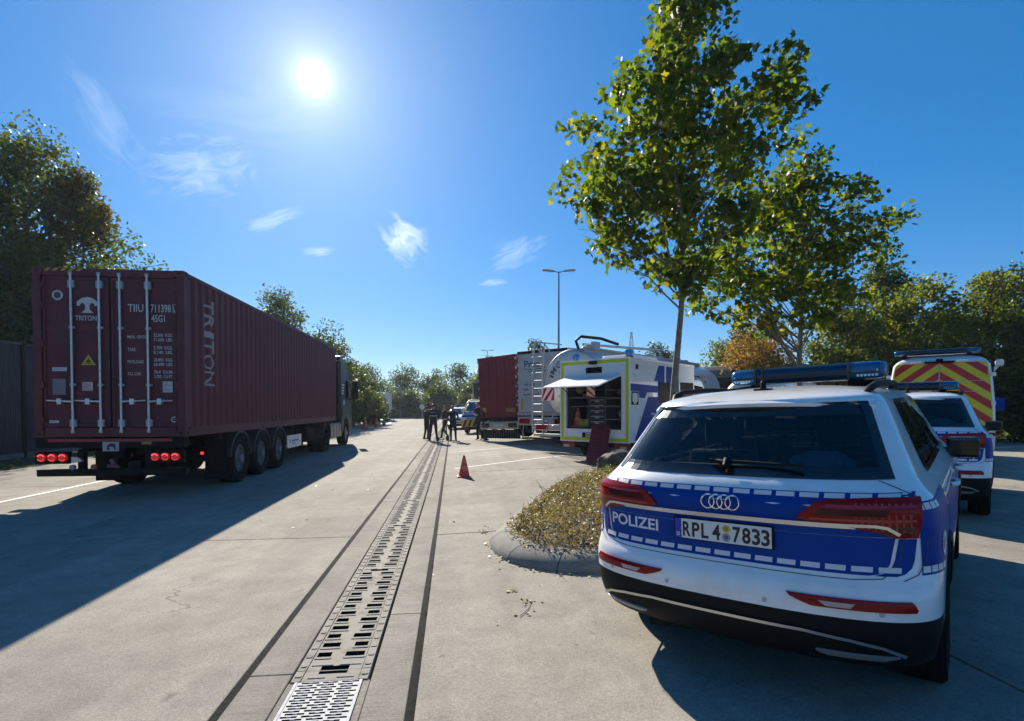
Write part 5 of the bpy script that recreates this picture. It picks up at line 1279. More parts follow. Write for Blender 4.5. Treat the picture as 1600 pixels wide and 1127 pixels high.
# dark box lorry and its neighbours further back
c = Vector((3.4, 46.5, 0))
def plain_lorry(name, label, M, W, H, L, z0, m, cabm, cab_front=True):
    R = thing(name, label, 'lorry', M); mb = MB(); mb.box(-W/2, W/2, 0, L, z0, z0+H); mb.build('load_body', m, R, bevel=.03)
    mb = MB(); mb.box(-W/2-.01, W/2+.01, -.01, .10, z0+H-.10, z0+H+.03); mb.box(-W/2-.01, -W/2+.06, -.012, .10, z0, z0+H); mb.box(W/2-.06, W/2+.01, -.012, .10, z0, z0+H); mb.build('rear_frame', M_ALU, R)
    mb = MB(); mb.box(-.8, .8, .1, L+1.5, z0-.35, z0-.02); mb.build('chassis', M_FRAME, R)
    for y in (1.2, L-1.6): 
        for s_ in (-1, 1): wheel(R, s_*(W/2-.2), y, .48, .35, .28, s_, truck=True)
    mb = MB(); mb.box(-W/2+.05, W/2-.05, L+.2, L+2.1, .5, 2.95); cb = mb.build('cab', cabm, R, bevel=.14, seg=3)
    mb = MB(); mb.box(-W/2+.2, W/2-.2, L+2.085, L+2.11, 1.75, 2.7); mb.build('windscreen', MATS['cab_glass'], cb, bevel=.02)
    mb = MB(); mb.box(-W/2+.2, W/2-.2, L+2.09, L+2.12, .75, 1.05); mb.build('grille', M_BLACK, cb); mb = MB(); mb.box(-W/2+.3, W/2-.3, L+2.095, L+2.115, 1.35, 1.5); mb.build('name_board', M_ALU, cb)
    for s_ in (-1, 1):
        mb = MB(); mb.box(s_*(W/2-.35)-.15, s_*(W/2-.35)+.15, L+2.09, L+2.12, .72, .92); mb.build('headlamp', M_ALU, cb)
        mb = MB(); mb.box(s_*(W/2+.12)-.1, s_*(W/2+.12)+.1, L+1.8, L+1.95, 1.7, 2.4); mb.build('mirror', M_BLACK, cb)
    return R
plain_lorry('box_lorry', 'black box lorry parked behind the white police estate', frame(2.75, 46, .75), 2.5, 2.75, 8, 1.05, mat('black_box', (.016, .017, .02), .45, var=.3, scale=2), M_FRAME)
plain_lorry('box_lorry', 'dark blue lorry with white box parked far down the road', Matrix.Translation((-9.3, 72.5, 0)) @ Matrix.Rotation(PI, 4, 'Z'), 2.45, 2.5, 6, 1.0, M_WHITEG, mat('navy_paint', (.01, .03, .07), .3, coat=.7))
plain_lorry('box_lorry', 'red lorry half hidden by the far white box lorry', Matrix.Translation((-12.0, 75, 0)) @ Matrix.Rotation(PI, 4, 'Z'), 2.45, 2.4, 6, 1.1, mat('red_paint', (.22, .02, .02), .4), mat('red_paint2', (.22, .02, .02), .35))
# ------------------------------------------------------------------ police box lorry with open rear locker
def beacon(R, x, y, z, r=.11, h=.22):
    mb = MB(); mb.lathe([(r*1.05, 0), (r*1.05, .04), (r*.9, .05)], (x, y, z), 'z', 16); b = mb.build('beacon_base', M_BLACK, R, smooth=40)
    mb = MB(); mb.lathe([(r*.9, .05), (r, .08), (r, h-.05), (r*.9, h-.01), (r*.5, h), (0, h)], (x, y, z), 'z', 18); mb.build('beacon_lens', M_BEACON, b, smooth=40)
def make_police_box(M):
    R = thing('police_box_lorry', 'white police box lorry with lime outlined rear and open equipment locker', 'police lorry', M)
    W, L, z0, z1 = 2.24, 4.0, .56, 2.79; hx = W/2
    ox0, ox1, oz0, oz1 = -hx+.24, hx-.27, z0+.36, z1-.50       # the opening
    mb = MB()
    mb.box(-hx, hx, 1.0, L, z0, z1)                       # box ahead of the locker
    mb.box(-hx, ox0, 0, 1.0, z0, z1); mb.box(ox1, hx, 0, 1.0, z0, z1); mb.box(ox0, ox1, 0, 1.0, z0, oz0); mb.box(ox0, ox1, 0, 1.0, oz1, z1)
    box = mb.build('box_body', M_WHITE, R)
    mb = MB()
    for (x0, x1, y0, y1, za, zb) in ((-hx-.008, -hx+.03, -.012, .04, z0, z1), (hx-.03, hx+.008, -.012, .04, z0, z1), (-hx-.008, hx+.008, -.012, .03, z1-.02, z1+.02), (-hx-.008, hx+.008, -.012, .03, z0-.02, z0+.015)): mb.box(x0, x1, y0, y1, za, zb)
    for s_ in (-1, 1): mb.box(s_*hx-.02, s_*hx+.02, .04, L, z1-.025, z1+.018)
    mb.build('edge_profile', M_WHITE, box, bevel=.012)
    a = .085
    for (x0, x1, za, zb) in ((-hx+.03, -hx+.03+a, z0+.02, z1-.02), (hx-.03-a, hx-.03, z0+.02, z1-.02), (-hx+.03+a, hx-.03-a, z1-.02-a, z1-.02), (-hx+.03+a, hx-.03-a, z0+.02, z0+.02+a)):
        mb = MB(); mb.box(x0, x1, -.004, -.001, za, zb); mb.build('lime_band', M_LIME, box)
    # locker inside: back wall, shelves, drawers, things stored
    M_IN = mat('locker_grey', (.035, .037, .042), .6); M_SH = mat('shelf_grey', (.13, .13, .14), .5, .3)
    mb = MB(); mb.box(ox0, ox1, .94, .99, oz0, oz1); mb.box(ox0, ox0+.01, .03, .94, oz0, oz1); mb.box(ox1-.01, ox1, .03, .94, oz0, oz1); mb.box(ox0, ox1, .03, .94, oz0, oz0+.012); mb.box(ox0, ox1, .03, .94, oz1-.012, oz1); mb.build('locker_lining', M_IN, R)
    mb = MB(); g = .02
    for (x0, x1, za, zb) in ((ox0-g, ox0, oz0-g, oz1+g), (ox1, ox1+g, oz0-g, oz1+g), (ox0, ox1, oz0-g, oz0), (ox0, ox1, oz1, oz1+g)): mb.box(x0, x1, -.01, .03, za, zb)
    mb.build('locker_frame', M_BLACK, R)
    H = oz1-oz0; Wd = ox1-ox0
    for (fx0, fx1, fz) in ((0, 1, .44), (0, .68, .62), (.68, 1, .60), (.68, 1, .76), (0, .36, .78), (.66, 1, .18)):
        mb = MB(); mb.box(ox0+Wd*fx0, ox0+Wd*fx1, .12, .93, oz0+H*fz-.012, oz0+H*fz+.012); mb.build('shelf', M_SH, R)
    for (fx, za, zb) in ((.36, 0, .44), (.68, 0, 1), (.38, .44, .62)):
        mb = MB(); mb.box(ox0+Wd*fx-.010, ox0+Wd*fx+.010, .14, .93, oz0+H*za, oz0+H*zb); mb.build('divider', M_SH, R)
    for k in range(5):
        mb = MB(); z = oz0+.07+k*.15; x0, x1 = ox0+Wd*.385, ox0+Wd*.665; mb.box(x0, x1, .15, .85, z, z+.13); d = mb.build('drawer', mat('drawer_black', (.014, .014, .016), .45), R, bevel=.006)
        mb = MB(); mb.box(x0+.03, x1-.03, .135, .15, z+.10, z+.118); mb.box((x0+x1)/2-.06, (x0+x1)/2+.06, .13, .15, z+.055, z+.085); mb.build('drawer_handle', M_ALU, d)
    # flap, held up by gas struts
    ty, tz = -.02, oz1+.03
    fl = Matrix.Translation((0, ty, tz)) @ Matrix.Rotation(math.radians(-74), 4, 'X')
    mb = MB(); mb.box(ox0-.02, ox1+.02, -.035, 0, -1.12, .0, 0, fl); flap = mb.build('locker_flap', M_WHITEG, R, bevel=.008)
    mb = MB(); mb.box(ox0+.06, ox1-.06, 0.002, .006, -1.04, -.08, 0, fl); mb.build('flap_inner', mat('flap_grey2', (.48, .50, .52), .3, .2), flap)
    for x in (ox0+.05, ox1-.05):
        mb = MB(); e = fl @ Vector((x, .02, -.5)); mb.tube([(x, .05, oz1-.45), tuple(e)], .012, 6); mb.build('gas_strut', M_BLACK, R)
    mb = MB(); x = ox0+Wd*.47; mb.box(x-.13, x+.13, -.03, -.025, oz1-.52, oz1-.06); wb = mb.build('warning_board', M_WHITEG, R)
    mb = MB()
    for t in (0, .2, .4): 
        p = [(x-.13, oz1-.06-t), (x-.13, oz1-.06-t-.09), (x+.13, oz1-.06-t-.30), (x+.13, oz1-.06-t-.21)]; p = [(q[0], max(oz1-.52, q[1])) for q in p]; mb.prism(p, -.0325, -.0315, 'y')
    mb.build('board_stripes', M_REDF, wb)
    # top sign, camera, vent
    mb = MB(); mb.box(-.24, .28, -.012, 0, z1-.36, z1-.20); mb.build('display_panel', M_BLACKG, R, bevel=.004)
    mb = MB(); mb.box(-.07, .15, -.16, -.01, z1-.13, z1-.03); mb.build('rear_camera', M_BLACK, R, bevel=.03)
    mb = MB(); mb.box(-.36, .05, -.02, 0, z0+.10, z0+.24); lp = mb.build('licence_plate', M_BLACK, R, bevel=.01)
    mb = MB(); mb.box(-.24, .28, -.024, -.020, z0+.115, z0+.225); mb.build('plate_field', MATS['plate_white'], lp); T = MB(); T.text('RPL 4', .08, lambda a_, b: (-.22+a_, -.025, z0+.13+b), width=.24); T.build('plate_lettering', M_LETTERB, lp)
    for s_ in (-1, 1):
        mb = MB(); mb.box(s_*(hx-.26)-.22, s_*(hx-.26)+.22, .02, .14, z0-.19, z0-.03); b = mb.build('bumper_lamp', mat('bumper_red', (.22, .01, .015), .35), R, bevel=.02)
        mb = MB(); mb.box(s_*(hx-.20)-.10, s_*(hx-.20)+.10, .012, .022, z0-.18, z0-.11); mb.build('lamp_lens', mat('clear_lens2', (.5, .4, .38), .2), b)
    mb = MB(); mb.box(-hx+.1, hx-.1, .1, 5.6, .42, z0-.02); mb.build('chassis', M_FRAME, R)
    for y in (1.3, 5.2):
        for s_ in (-1, 1): wheel(R, s_*(hx-.18), y, .38, .28, .22, s_, truck=True)
    # right side: blue livery, windows, lettering, locker panels
    def sidepoly(poly, m, name, o=.003): mb = MB(); mb.add([(hx+o, y, z) for y, z in poly], [tuple(range(len(poly)))]); return mb.build(name, m, box)
    sidepoly([(.03, 2.12), (1.55, 2.09), (1.55, 1.90), (.94, 1.90), (.81, 1.74), (.51, 1.75), (.46, 1.92), (.05, 1.92)], M_BLUE, 'livery_band')
    sidepoly([(.99, 1.78), (3.95, 1.78), (3.95, .60), (.25, .60)], M_BLUE, 'livery_field', .0035)
    sidepoly([(1.33, 2.22), (1.60, 2.67), (1.96, 2.67), (1.96, 1.785), (1.555, 1.785), (1.555, 2.22)], M_BLUE, 'livery_wedge'); sidepoly([(2.06, 2.66), (2.85, 2.66), (2.95, 1.785), (2.06, 1.785)], M_BLUE, 'livery_wedge')
    mb = MB(); mb.box(hx+.005, hx+.012, 1.62, 2.30, 1.62, 2.20); mb.build('side_window', mat('dark_pane', (.005, .007, .010), .35, spec=.04), box)
    mb = MB(); mb.box(hx+.005, hx+.012, 3.0, 3.92, 1.50, 2.24); mb.build('side_window', MATS['dark_pane'], box)
    mb = MB(); mb.box(hx+.004, hx+.008, .08, .45, 1.56, 1.91, 0); mb.box(hx+.008, hx+.012, .13, .40, 1.64, 1.87, 1); mb.box(hx+.008, hx+.012, .19, .34, 1.59, 1.65, 1); mb.build('inlet_cover', [M_BLACK, M_WHITEG], box, bevel=.002)
    mb = MB(); mb.box(hx+.002, hx+.02, .30, .42, 2.50, 2.63); mb.build('side_lamp', M_BLACK, box, bevel=.01)
    mb = MB()
    for (y0, y1, za, zb) in ((.55, 1.25, .56, 1.24), (1.35, 1.95, .56, 1.24)):
        for (p, q, r_, s2) in ((y0, y0+.008, za, zb), (y1-.008, y1, za, zb), (y0, y1, za, za+.008), (y0, y1, zb-.008, zb)): mb.box(hx+.004, hx+.006, p, q, r_, s2)
    mb.build('hatch_gap', mat('gap_grey', (.12, .14, .2), .6), box)
    T = MB(); T.text('www.', .11, lambda a_, b: (hx+.006, 1.16+a_, 1.27+b), width=.36); T.text('POLIZEI', .22, lambda a_, b: (hx+.006, 1.56+a_, 1.27+b), width=1.2); T.build('side_lettering', M_LETTER, box)
    mb = MB(); mb.box(-.5, .5, 1.2, 2.8, z1+.02, z1+.22); mb.build('roof_unit', M_WHITEG, R, bevel=.06, seg=3)
    beacon(R, -hx+.3, .35, z1+.02); beacon(R, hx-.16, .25, z1+.02); beacon(R, hx-.2, 3.2, z1+.02)
    # cab
    mb = MB(); mb.prism([(L, .45), (L, 2.35), (L+.9, 2.38), (L+1.5, 1.75), (L+2.35, 1.35), (L+2.5, .9), (L+2.5, .35), (L+.1, .35)], -1.0, 1.0, 'x'); cb = mb.build('cab', M_WHITE, R, bevel=.08, seg=3)
    for s_ in (-1, 1): mb = MB(); mb.add([(s_*1.003, L+.15, 1.45), (s_*1.003, L+1.55, 1.45), (s_*1.003, L+.95, 2.15), (s_*1.003, L+.15, 2.2)], [(0, 1, 2, 3)]); mb.build('cab_window', MATS['cab_glass'], cb)
    return R
pb_head = .842
pb = Vector(((4.57+3.08)/2, (13.57+15.24)/2, 0)); PBM = frame(pb.x, pb.y, pb_head); make_police_box(PBM)
def cone(name, label, M, h, group=None, r=None, bands=True):
    R = thing(name, label, 'traffic cone', M, group); r = r or h*.27
    MO = mat('cone_orange', (.62, .06, .02), .45, bump=.05)
    mb = MB(); mb.box(-r*1.2, r*1.2, -r*1.2, r*1.2, 0, h*.05); mb.build('base', MO, R, bevel=.012)
    mb = MB(); mb.lathe([(r*.98, h*.05), (r*.92, h*.09), (r*.17, h*.98), (r*.12, h), (0, h)], (0, 0, 0), 'z', 24); mb.build('cone_body', MO, R, smooth=50)
    if bands:
        for (a, b) in ((.34, .52), (.66, .80)):
            f = lambda t: r*(.92-.75*(t-.09)/.89)+.0025
            mb = MB(); mb.lathe([(f(a), h*a), (f(b), h*b)], (0, 0, 0), 'z', 24); mb.build('reflective_band', mat('cone_band', (.58, .17, .11), .4), R, smooth=50)
    return R
# things kept in the locker
def in_locker(p): return PBM @ Vector(p)
LK = PBM @ Matrix.Translation((0, 0, .065))
o = cone('traffic_cone', 'small orange cone standing inside the open locker', LK @ Matrix.Translation((-.76, .35, .87)), .55)
def crate(label, M, sx, sy, sz, m):
    R = thing('crate', label, 'crate', M); mb = MB(); t = .012
    mb.box(-sx, sx, -sy, sy, 0, t); mb.box(-sx, -sx+t, -sy, sy, t, sz); mb.box(sx-t, sx, -sy, sy, t, sz); mb.box(-sx+t, sx-t, -sy, -sy+t, t, sz); mb.box(-sx+t, sx-t, sy-t, sy, t, sz)
    for k in range(5): x = -sx+.05+k*(2*sx-.1)/4; mb.box(x-.018, x+.018, -sy-.006, -sy, .02, sz-.02)
    mb.build('shell', m, R); mb = MB(); mb.box(-.05, .05, -sy-.009, -sy-.005, sz-.06, sz-.03); mb.build('grip', M_DARK, R); return R
crate('yellow plastic crate on the locker floor beside the orange cone', LK @ Matrix.Translation((-.47, .40, .875)), .17, .2, .22, mat('crate_yellow', (.32, .24, .04), .5))
crate('grey tool box on the upper left locker shelf', LK @ Matrix.Translation((-.35, .45, 1.72)), .22, .15, .10, mat('crate_grey', (.12, .13, .14), .5))
mb = MB(); mb.lathe([(.13, -.05), (.15, -.03), (.15, .03), (.13, .05), (.06, .05), (.06, -.05), (.13, -.05)], (0, 0, 0), 'y', 22)
o = mb.build('cable_reel', mat('reel_white', (.42, .42, .38), .5), None, smooth=40); o.matrix_world = LK @ Matrix.Translation((.70, .45, 1.25)) @ Matrix.Rotation(.7, 4, 'Z'); tag(o, 'round pale cable reel standing on the right locker shelf', 'cable reel')
for k, (x, z) in enumerate(((.60, 1.80), (.78, 1.80), (.72, 1.515))):
    bm = bmesh.new(); bmesh.ops.create_icosphere(bm, subdivisions=2, radius=.085)
    for v in bm.verts: v.co *= 1+random.uniform(-.18, .18); v.co.z *= .75
    me = bpy.data.meshes.new('rolled_cloth'); bm.to_mesh(me); bm.free(); me.materials.append(mat('cloth_beige', (.38, .37, .32), .9)); o = bpy.data.objects.new('rolled_cloth', me); COL.objects.link(o); o.matrix_world = LK @ Matrix.Translation((x, .4, z+.03))
    tag(o, ['pale rolled cloth at the left of the top locker shelf', 'pale rolled cloth at the far right of the top locker shelf', 'pale rolled cloth on the middle right locker shelf'][k], 'cloth', 'rolled cloths in the locker')
bm = bmesh.new(); bmesh.ops.create_icosphere(bm, subdivisions=3, radius=.12)
me = bpy.data.meshes.new('helmet'); bm.to_mesh(me); bm.free(); me.materials.append(mat('helmet_yellow', (.26, .25, .05), .4)); o = bpy.data.objects.new('helmet', me); COL.objects.link(o); o.matrix_world = LK @ Matrix.Translation((-.72, .4, 1.93)); tag(o, 'dull yellow helmet on the upper left locker shelf', 'helmet')
# red creeper board leaning on the bumper
def make_creeper():
    a = (3.97, 14.13, 1.10); base = Vector((3.60, 13.38, gz(3.6)))
    ax = (Vector(a)-base); ln = 1.32; up = ax.normalized(); rtv = Vector((math.cos(.35), -math.sin(.35), 0)); rtv = (rtv-up*rtv.dot(up)).normalized(); nv = rtv.cross(up)
    if nv.y > 0: nv = -nv
    M = Matrix(((rtv.x, up.x, nv.x, base.x), (rtv.y, up.y, nv.y, base.y), (rtv.z, up.z, nv.z, base.z+.03), (0, 0, 0, 1)))
    R = thing('creeper_board', 'dark red plastic creeper board leaning upright against the police lorry bumper', 'creeper', M)
    MC = mat('creeper_red', (.15, .008, .018), .45, bump=.1)
    pts = [(-.20, 0), (.20, 0), (.25, .06), (.25, .55), (.235, .62), (.25, .69), (.25, 1.22), (.20, 1.30), (-.20, 1.30), (-.25, 1.22), (-.25, .69), (-.235, .62), (-.25, .55), (-.25, .06)]
    mb = MB(); mb.prism(pts, 0, .035, 'z'); b = mb.build('board', MC, R, bevel=.012)
    mb = MB()
    for i in range(11):
        for j in range(5):
            x = -.17+.085*j+(.04 if i % 2 else 0); y = .12+.105*i
            if abs(x) < .21: mb.prism([(x-.028, y), (x, y-.04), (x+.028, y), (x, y+.04)], .035, .043, 'z')
    o = mb.build('tread_pattern', mat('creeper_red_light', (.20, .012, .024), .4), R); tag(o, kind='stuff')
    for x in (-.24, .24):
        for y in (.25, 1.12): mb = MB(); mb.lathe([(.03, -.012), (.03, .012), (.008, .012), (.008, -.012), (.03, -.012)], (x, y, -.03), 'x', 14); mb.build('castor', M_BLACK, R)
    mb = MB(); mb.box(-.09, .09, 1.14, 1.20, .034, .0365); mb.build('grip_slot', M_DARK, b)
make_creeper()

# ------------------------------------------------------------------ vans
def make_chevron_van(M):
    R = thing('police_van', 'white high roof police van with red and yellow chevrons on its rear doors', 'police van', M); W, L, z1 = 2.0, 6.0, 2.58
    def hw_(z): return float(np.interp(z, [.3, .5, 1.0, 1.5, 2.0, 2.35, 2.5, 2.58], [.96, 1.0, 1.0, .985, .945, .90, .80, .55]))
    def yb(z): return float(np.interp(z, [.3, .9, 1.6, 2.4, 2.5, 2.58], [.0, .0, .03, .10, .16, .32]))
    def yf_(z): return float(np.interp(z, [.3, .8, 1.1, 1.3, 2.2, 2.5, 2.58], [6.0, 6.0, 5.8, 5.2, 4.35, 4.0, 3.4]))
    zz = [.3, .45, .7, .9, 1.1, 1.3, 1.5, 1.75, 2.0, 2.2, 2.35, 2.45, 2.52, 2.58]; us = list(np.linspace(0, 1, 13))+[1.25, 1.5, 1.75]+list(np.linspace(2, 3, 9))
    def P(u, z, s_, o=0):
        w, a, b = hw_(z), yb(z), yf_(z); e = .20; n = 4.5
        if u <= 1: t = u*PI/2; x, y = w*math.sin(t)**(2/n), a+e*(1-max(0, math.cos(t))**(2/n))
        elif u <= 2: x, y = w, a+e+(b-.6-a-e)*(u-1)
        else: t = (3-u)*PI/2; x, y = w*math.sin(t)**(2/3), b-.6*(1-max(0, math.cos(t))**(2/3))
        return (s_*(x+(o if u > .95 else 0)), y-(o if u < .9 else 0), z)
    mb = MB()
    for s_ in (1, -1):
        for j in range(len(zz)-1):
            for i in range(len(us)-1): mb.add([P(us[i], zz[j], s_), P(us[i+1], zz[j], s_), P(us[i+1], zz[j+1], s_), P(us[i], zz[j+1], s_)], [(0, 1, 2, 3)])
        mb.add([P(u, 2.58, s_) for u in us]+[(0, 3.4, 2.6)], [(i, i+1, len(us)) for i in range(len(us)-1)])
    o = mb.build('body', M_WHITE, R, fixn=False); bm = bmesh.new(); bm.from_mesh(o.data); bmesh.ops.remove_doubles(bm, verts=bm.verts, dist=.002); bmesh.ops.recalc_face_normals(bm, faces=bm.faces); bm.to_mesh(o.data); bm.free(); o.data.polygons.foreach_set('use_smooth', [True]*len(o.data.polygons)); o.data.set_sharp_from_angle(angle=math.radians(35)); body = o
    # chevrons: stripes of red on a yellow field, laid on the rear doors
    def rearmap(x, z, o): return (x, yb(z)+.20*(1-max(0, 1-min(.999, abs(x)/hw_(z))**4.5)**(1/4.5))-o, z)
    zb, zt = .82, 2.40
    def xe(z): return hw_(z)-.045
    field = MB(); reds = []; n = 30; m_ = 24; pitch = .36
    for s_ in (-1, 1):
        for i in range(n):
            za, zc = zb+(zt-zb)*i/n, zb+(zt-zb)*(i+1)/n
            for j in range(m_):
                fa, fb = j/m_, (j+1)/m_
                field.add([rearmap(s_*(.012+(xe(z)-.012)*f), z, .004) for f, z in ((fa, za), (fb, za), (fb, zc), (fa, zc))], [(0, 1, 2, 3)])
        k = -2
        for k in range(-1, 9):
            # a stripe between two slanted lines z = c - .75 x
            c0 = .95+pitch*k; c1 = c0+pitch/2; red = MB(); reds.append(red)
            for i in range(40):
                xa, xb = .012+.99*i/40, .012+.99*(i+1)/40; q = []
                for x, top in ((xa, 0), (xb, 0), (xb, 1), (xa, 1)): q.append((x, min(zt, max(zb, (c1 if top else c0)-.78*x))))
                if q[2][1]-q[1][1] < .004 and q[3][1]-q[0][1] < .004: continue
                if xb > min(xe(v[1]) for v in q): continue
                red.add([rearmap(s_*x, z, .0065) for x, z in q], [(0, 1, 2, 3)])
    fo = field.build('yellow_field', M_YELF, body, fixn=False); [r_.build('red_chevron', M_REDF, fo, fixn=False) for r_ in reds if r_.f]
    mb = MB()
    for (xa, xb, z) in ((-.9, .9, 1.96), (-.88, .88, 1.72)):
        for i in range(16): 
            a, b = xa+(xb-xa)*i/16, xa+(xb-xa)*(i+1)/16; mb.add([rearmap(a, z, .009), rearmap(b, z, .009), rearmap(b, z+.012, .009), rearmap(a, z+.012, .009)], [(0, 1, 2, 3)])
    for i in range(20): a, b = .6+1.76*i/20, .6+1.76*(i+1)/20; mb.add([rearmap(-.006, a, .010), rearmap(.006, a, .010), rearmap(.006, b, .010), rearmap(-.006, b, .010)], [(0, 1, 2, 3)])
    mb.build('door_gap', mat('gap_pale', (.42, .42, .42), .5), body)
    for s_ in (-1, 1):
        mb = MB(); mb.box(s_*.945-.055, s_*.945+.055, -.005, .14, .72, 1.05); tl = mb.build('tail_lamp', M_REDL, R, bevel=.02); mb = MB(); mb.box(s_*.945-.05, s_*.945+.05, -.012, -.003, .80, .86); mb.build('reversing_lens', M_WHITEG, tl)
        for z in (.7, 1.45, 2.1): mb = MB(); mb.box(s_*.965-.05, s_*.965+.03, .03, .14, z-.045, z+.045); mb.build('hinge', M_WHITE, R, bevel=.015)
        wheel(R, s_*.86, 1.3, .35, .24, .22, s_); wheel(R, s_*.86, 4.95, .35, .24, .22, s_)
        mb = MB(); mb.box(s_*.995-.002, s_*.995+.004, .8, 4.2, .75, 1.25); mb.build('livery_film', M_BLUE, body)
        mb = MB(); mb.tube([(s_*.95, 4.75, 1.45), (s_*1.12, 4.72, 1.45)], .03, 6); mb.box(min(s_*1.08, s_*1.30), max(s_*1.08, s_*1.30), 4.66, 4.80, 1.25, 1.62); mb.build('door_mirror', M_BLUE, R, bevel=.03)
    mb = MB(); mb.box(-.95, .95, -.05, .12, .40, .60); mb.build('bumper', M_BLACK, R, bevel=.04)
    mb = MB(); mb.box(-.26, .26, -.065, -.05, .46, .57); mb.build('licence_plate', MATS['plate_white'], R)
    mb = MB()
    for s_ in (-1, 1): mb.box(s_*.42-.10, s_*.42+.10, .02, .16, 2.40, 2.455)
    mb.build('rear_lamp', M_WHITEG, R, bevel=.015); mb = MB(); mb.box(-.28, .28, .0, .2, 2.40, 2.44); mb.build('high_brake_lamp', M_BLACK, R, bevel=.01)
    mb = MB(); mb.box(-.07, .07, -.02, .12, 2.44, 2.50); mb.build('rear_camera', M_BLACK, R, bevel=.02)
    light_bar(R, -.08, .42, 2.62, 1.62, .36, .13, .06)
    mb = MB(); mb.box(.98, 1.13, .35, .65, 2.30, 2.44); mb.prism([(.96, 2.16), (1.06, 2.30), (.96, 2.30)], .45, .53, 'y'); mb.build('side_floodlight', M_WHITEG, R, bevel=.03)
    return R
camw = lambda X, Y: (X*math.cos(YAW)+Y*math.sin(YAW), -X*math.sin(YAW)+Y*math.cos(YAW))
vx, vy = camw(10.72, 11.9); hd = HEAD
cvan = Vector((vx, vy, 0))-rt(hd)*1.0
make_chevron_van(frame(cvan.x, cvan.y, hd, .10))
def make_white_van(M):
    R = thing('transporter_van', 'white van with ribbed roof half hidden behind the front police car', 'van', M)
    mb = MB(); n = 12; ys = [.0, .06, .2, .6, 3.6, 4.0, 4.5, 5.3, 5.45]; tops = [1.9, 2.2, 2.33, 2.38, 2.38, 2.25, 1.55, 1.25, .6]; v = []
    for y, t in zip(ys, tops):
        for k in range(n+1):
            a = PI*k/n; ca, sa = math.cos(a), math.sin(a); v.append((.98*math.copysign(abs(ca)**.35, ca)*(1-.12*max(0, sa-.5)), y, .45+(t-.45)*abs(sa)**.35))
    mb.add(v, [(i*(n+1)+k, i*(n+1)+k+1, (i+1)*(n+1)+k+1, (i+1)*(n+1)+k) for i in range(len(ys)-1) for k in range(n)]+[tuple(range(n+1))])
    b = mb.build('body', M_WHITE, R, smooth=40)
    for k in range(7): mb = MB(); x = -.66+.22*k; mb.tube([(x, .22, 2.30-.13*abs(x)**3), (x, .6, 2.385-.16*abs(x)**3), (x, 3.5, 2.385-.16*abs(x)**3)], [.018, .025, .018], 6); mb.build('roof_rib', M_WHITE, b, smooth=60)
    for s_ in (-1, 1):
        mb = MB(); mb.box(s_*.45-.34, s_*.45+.34, -.012, .03, 1.35, 1.95); mb.build('rear_window', MATS['cab_glass'], b, bevel=.02); mb = MB(); mb.box(s_*.88-.07, s_*.88+.07, -.02, .1, .9, 1.4); mb.build('tail_lamp', M_REDL, b, bevel=.02)
        wheel(R, s_*.85, 1.1, .34, .23, .21, s_); wheel(R, s_*.85, 4.4, .34, .23, .21, s_)
    mb = MB(); mb.box(-.95, .95, -.04, .08, .42, .6); mb.build('bumper', M_BLACK, R, bevel=.03)
wx_, wy_ = camw(6.9, 15.2); make_white_van(frame(wx_, wy_, .83, -.05))
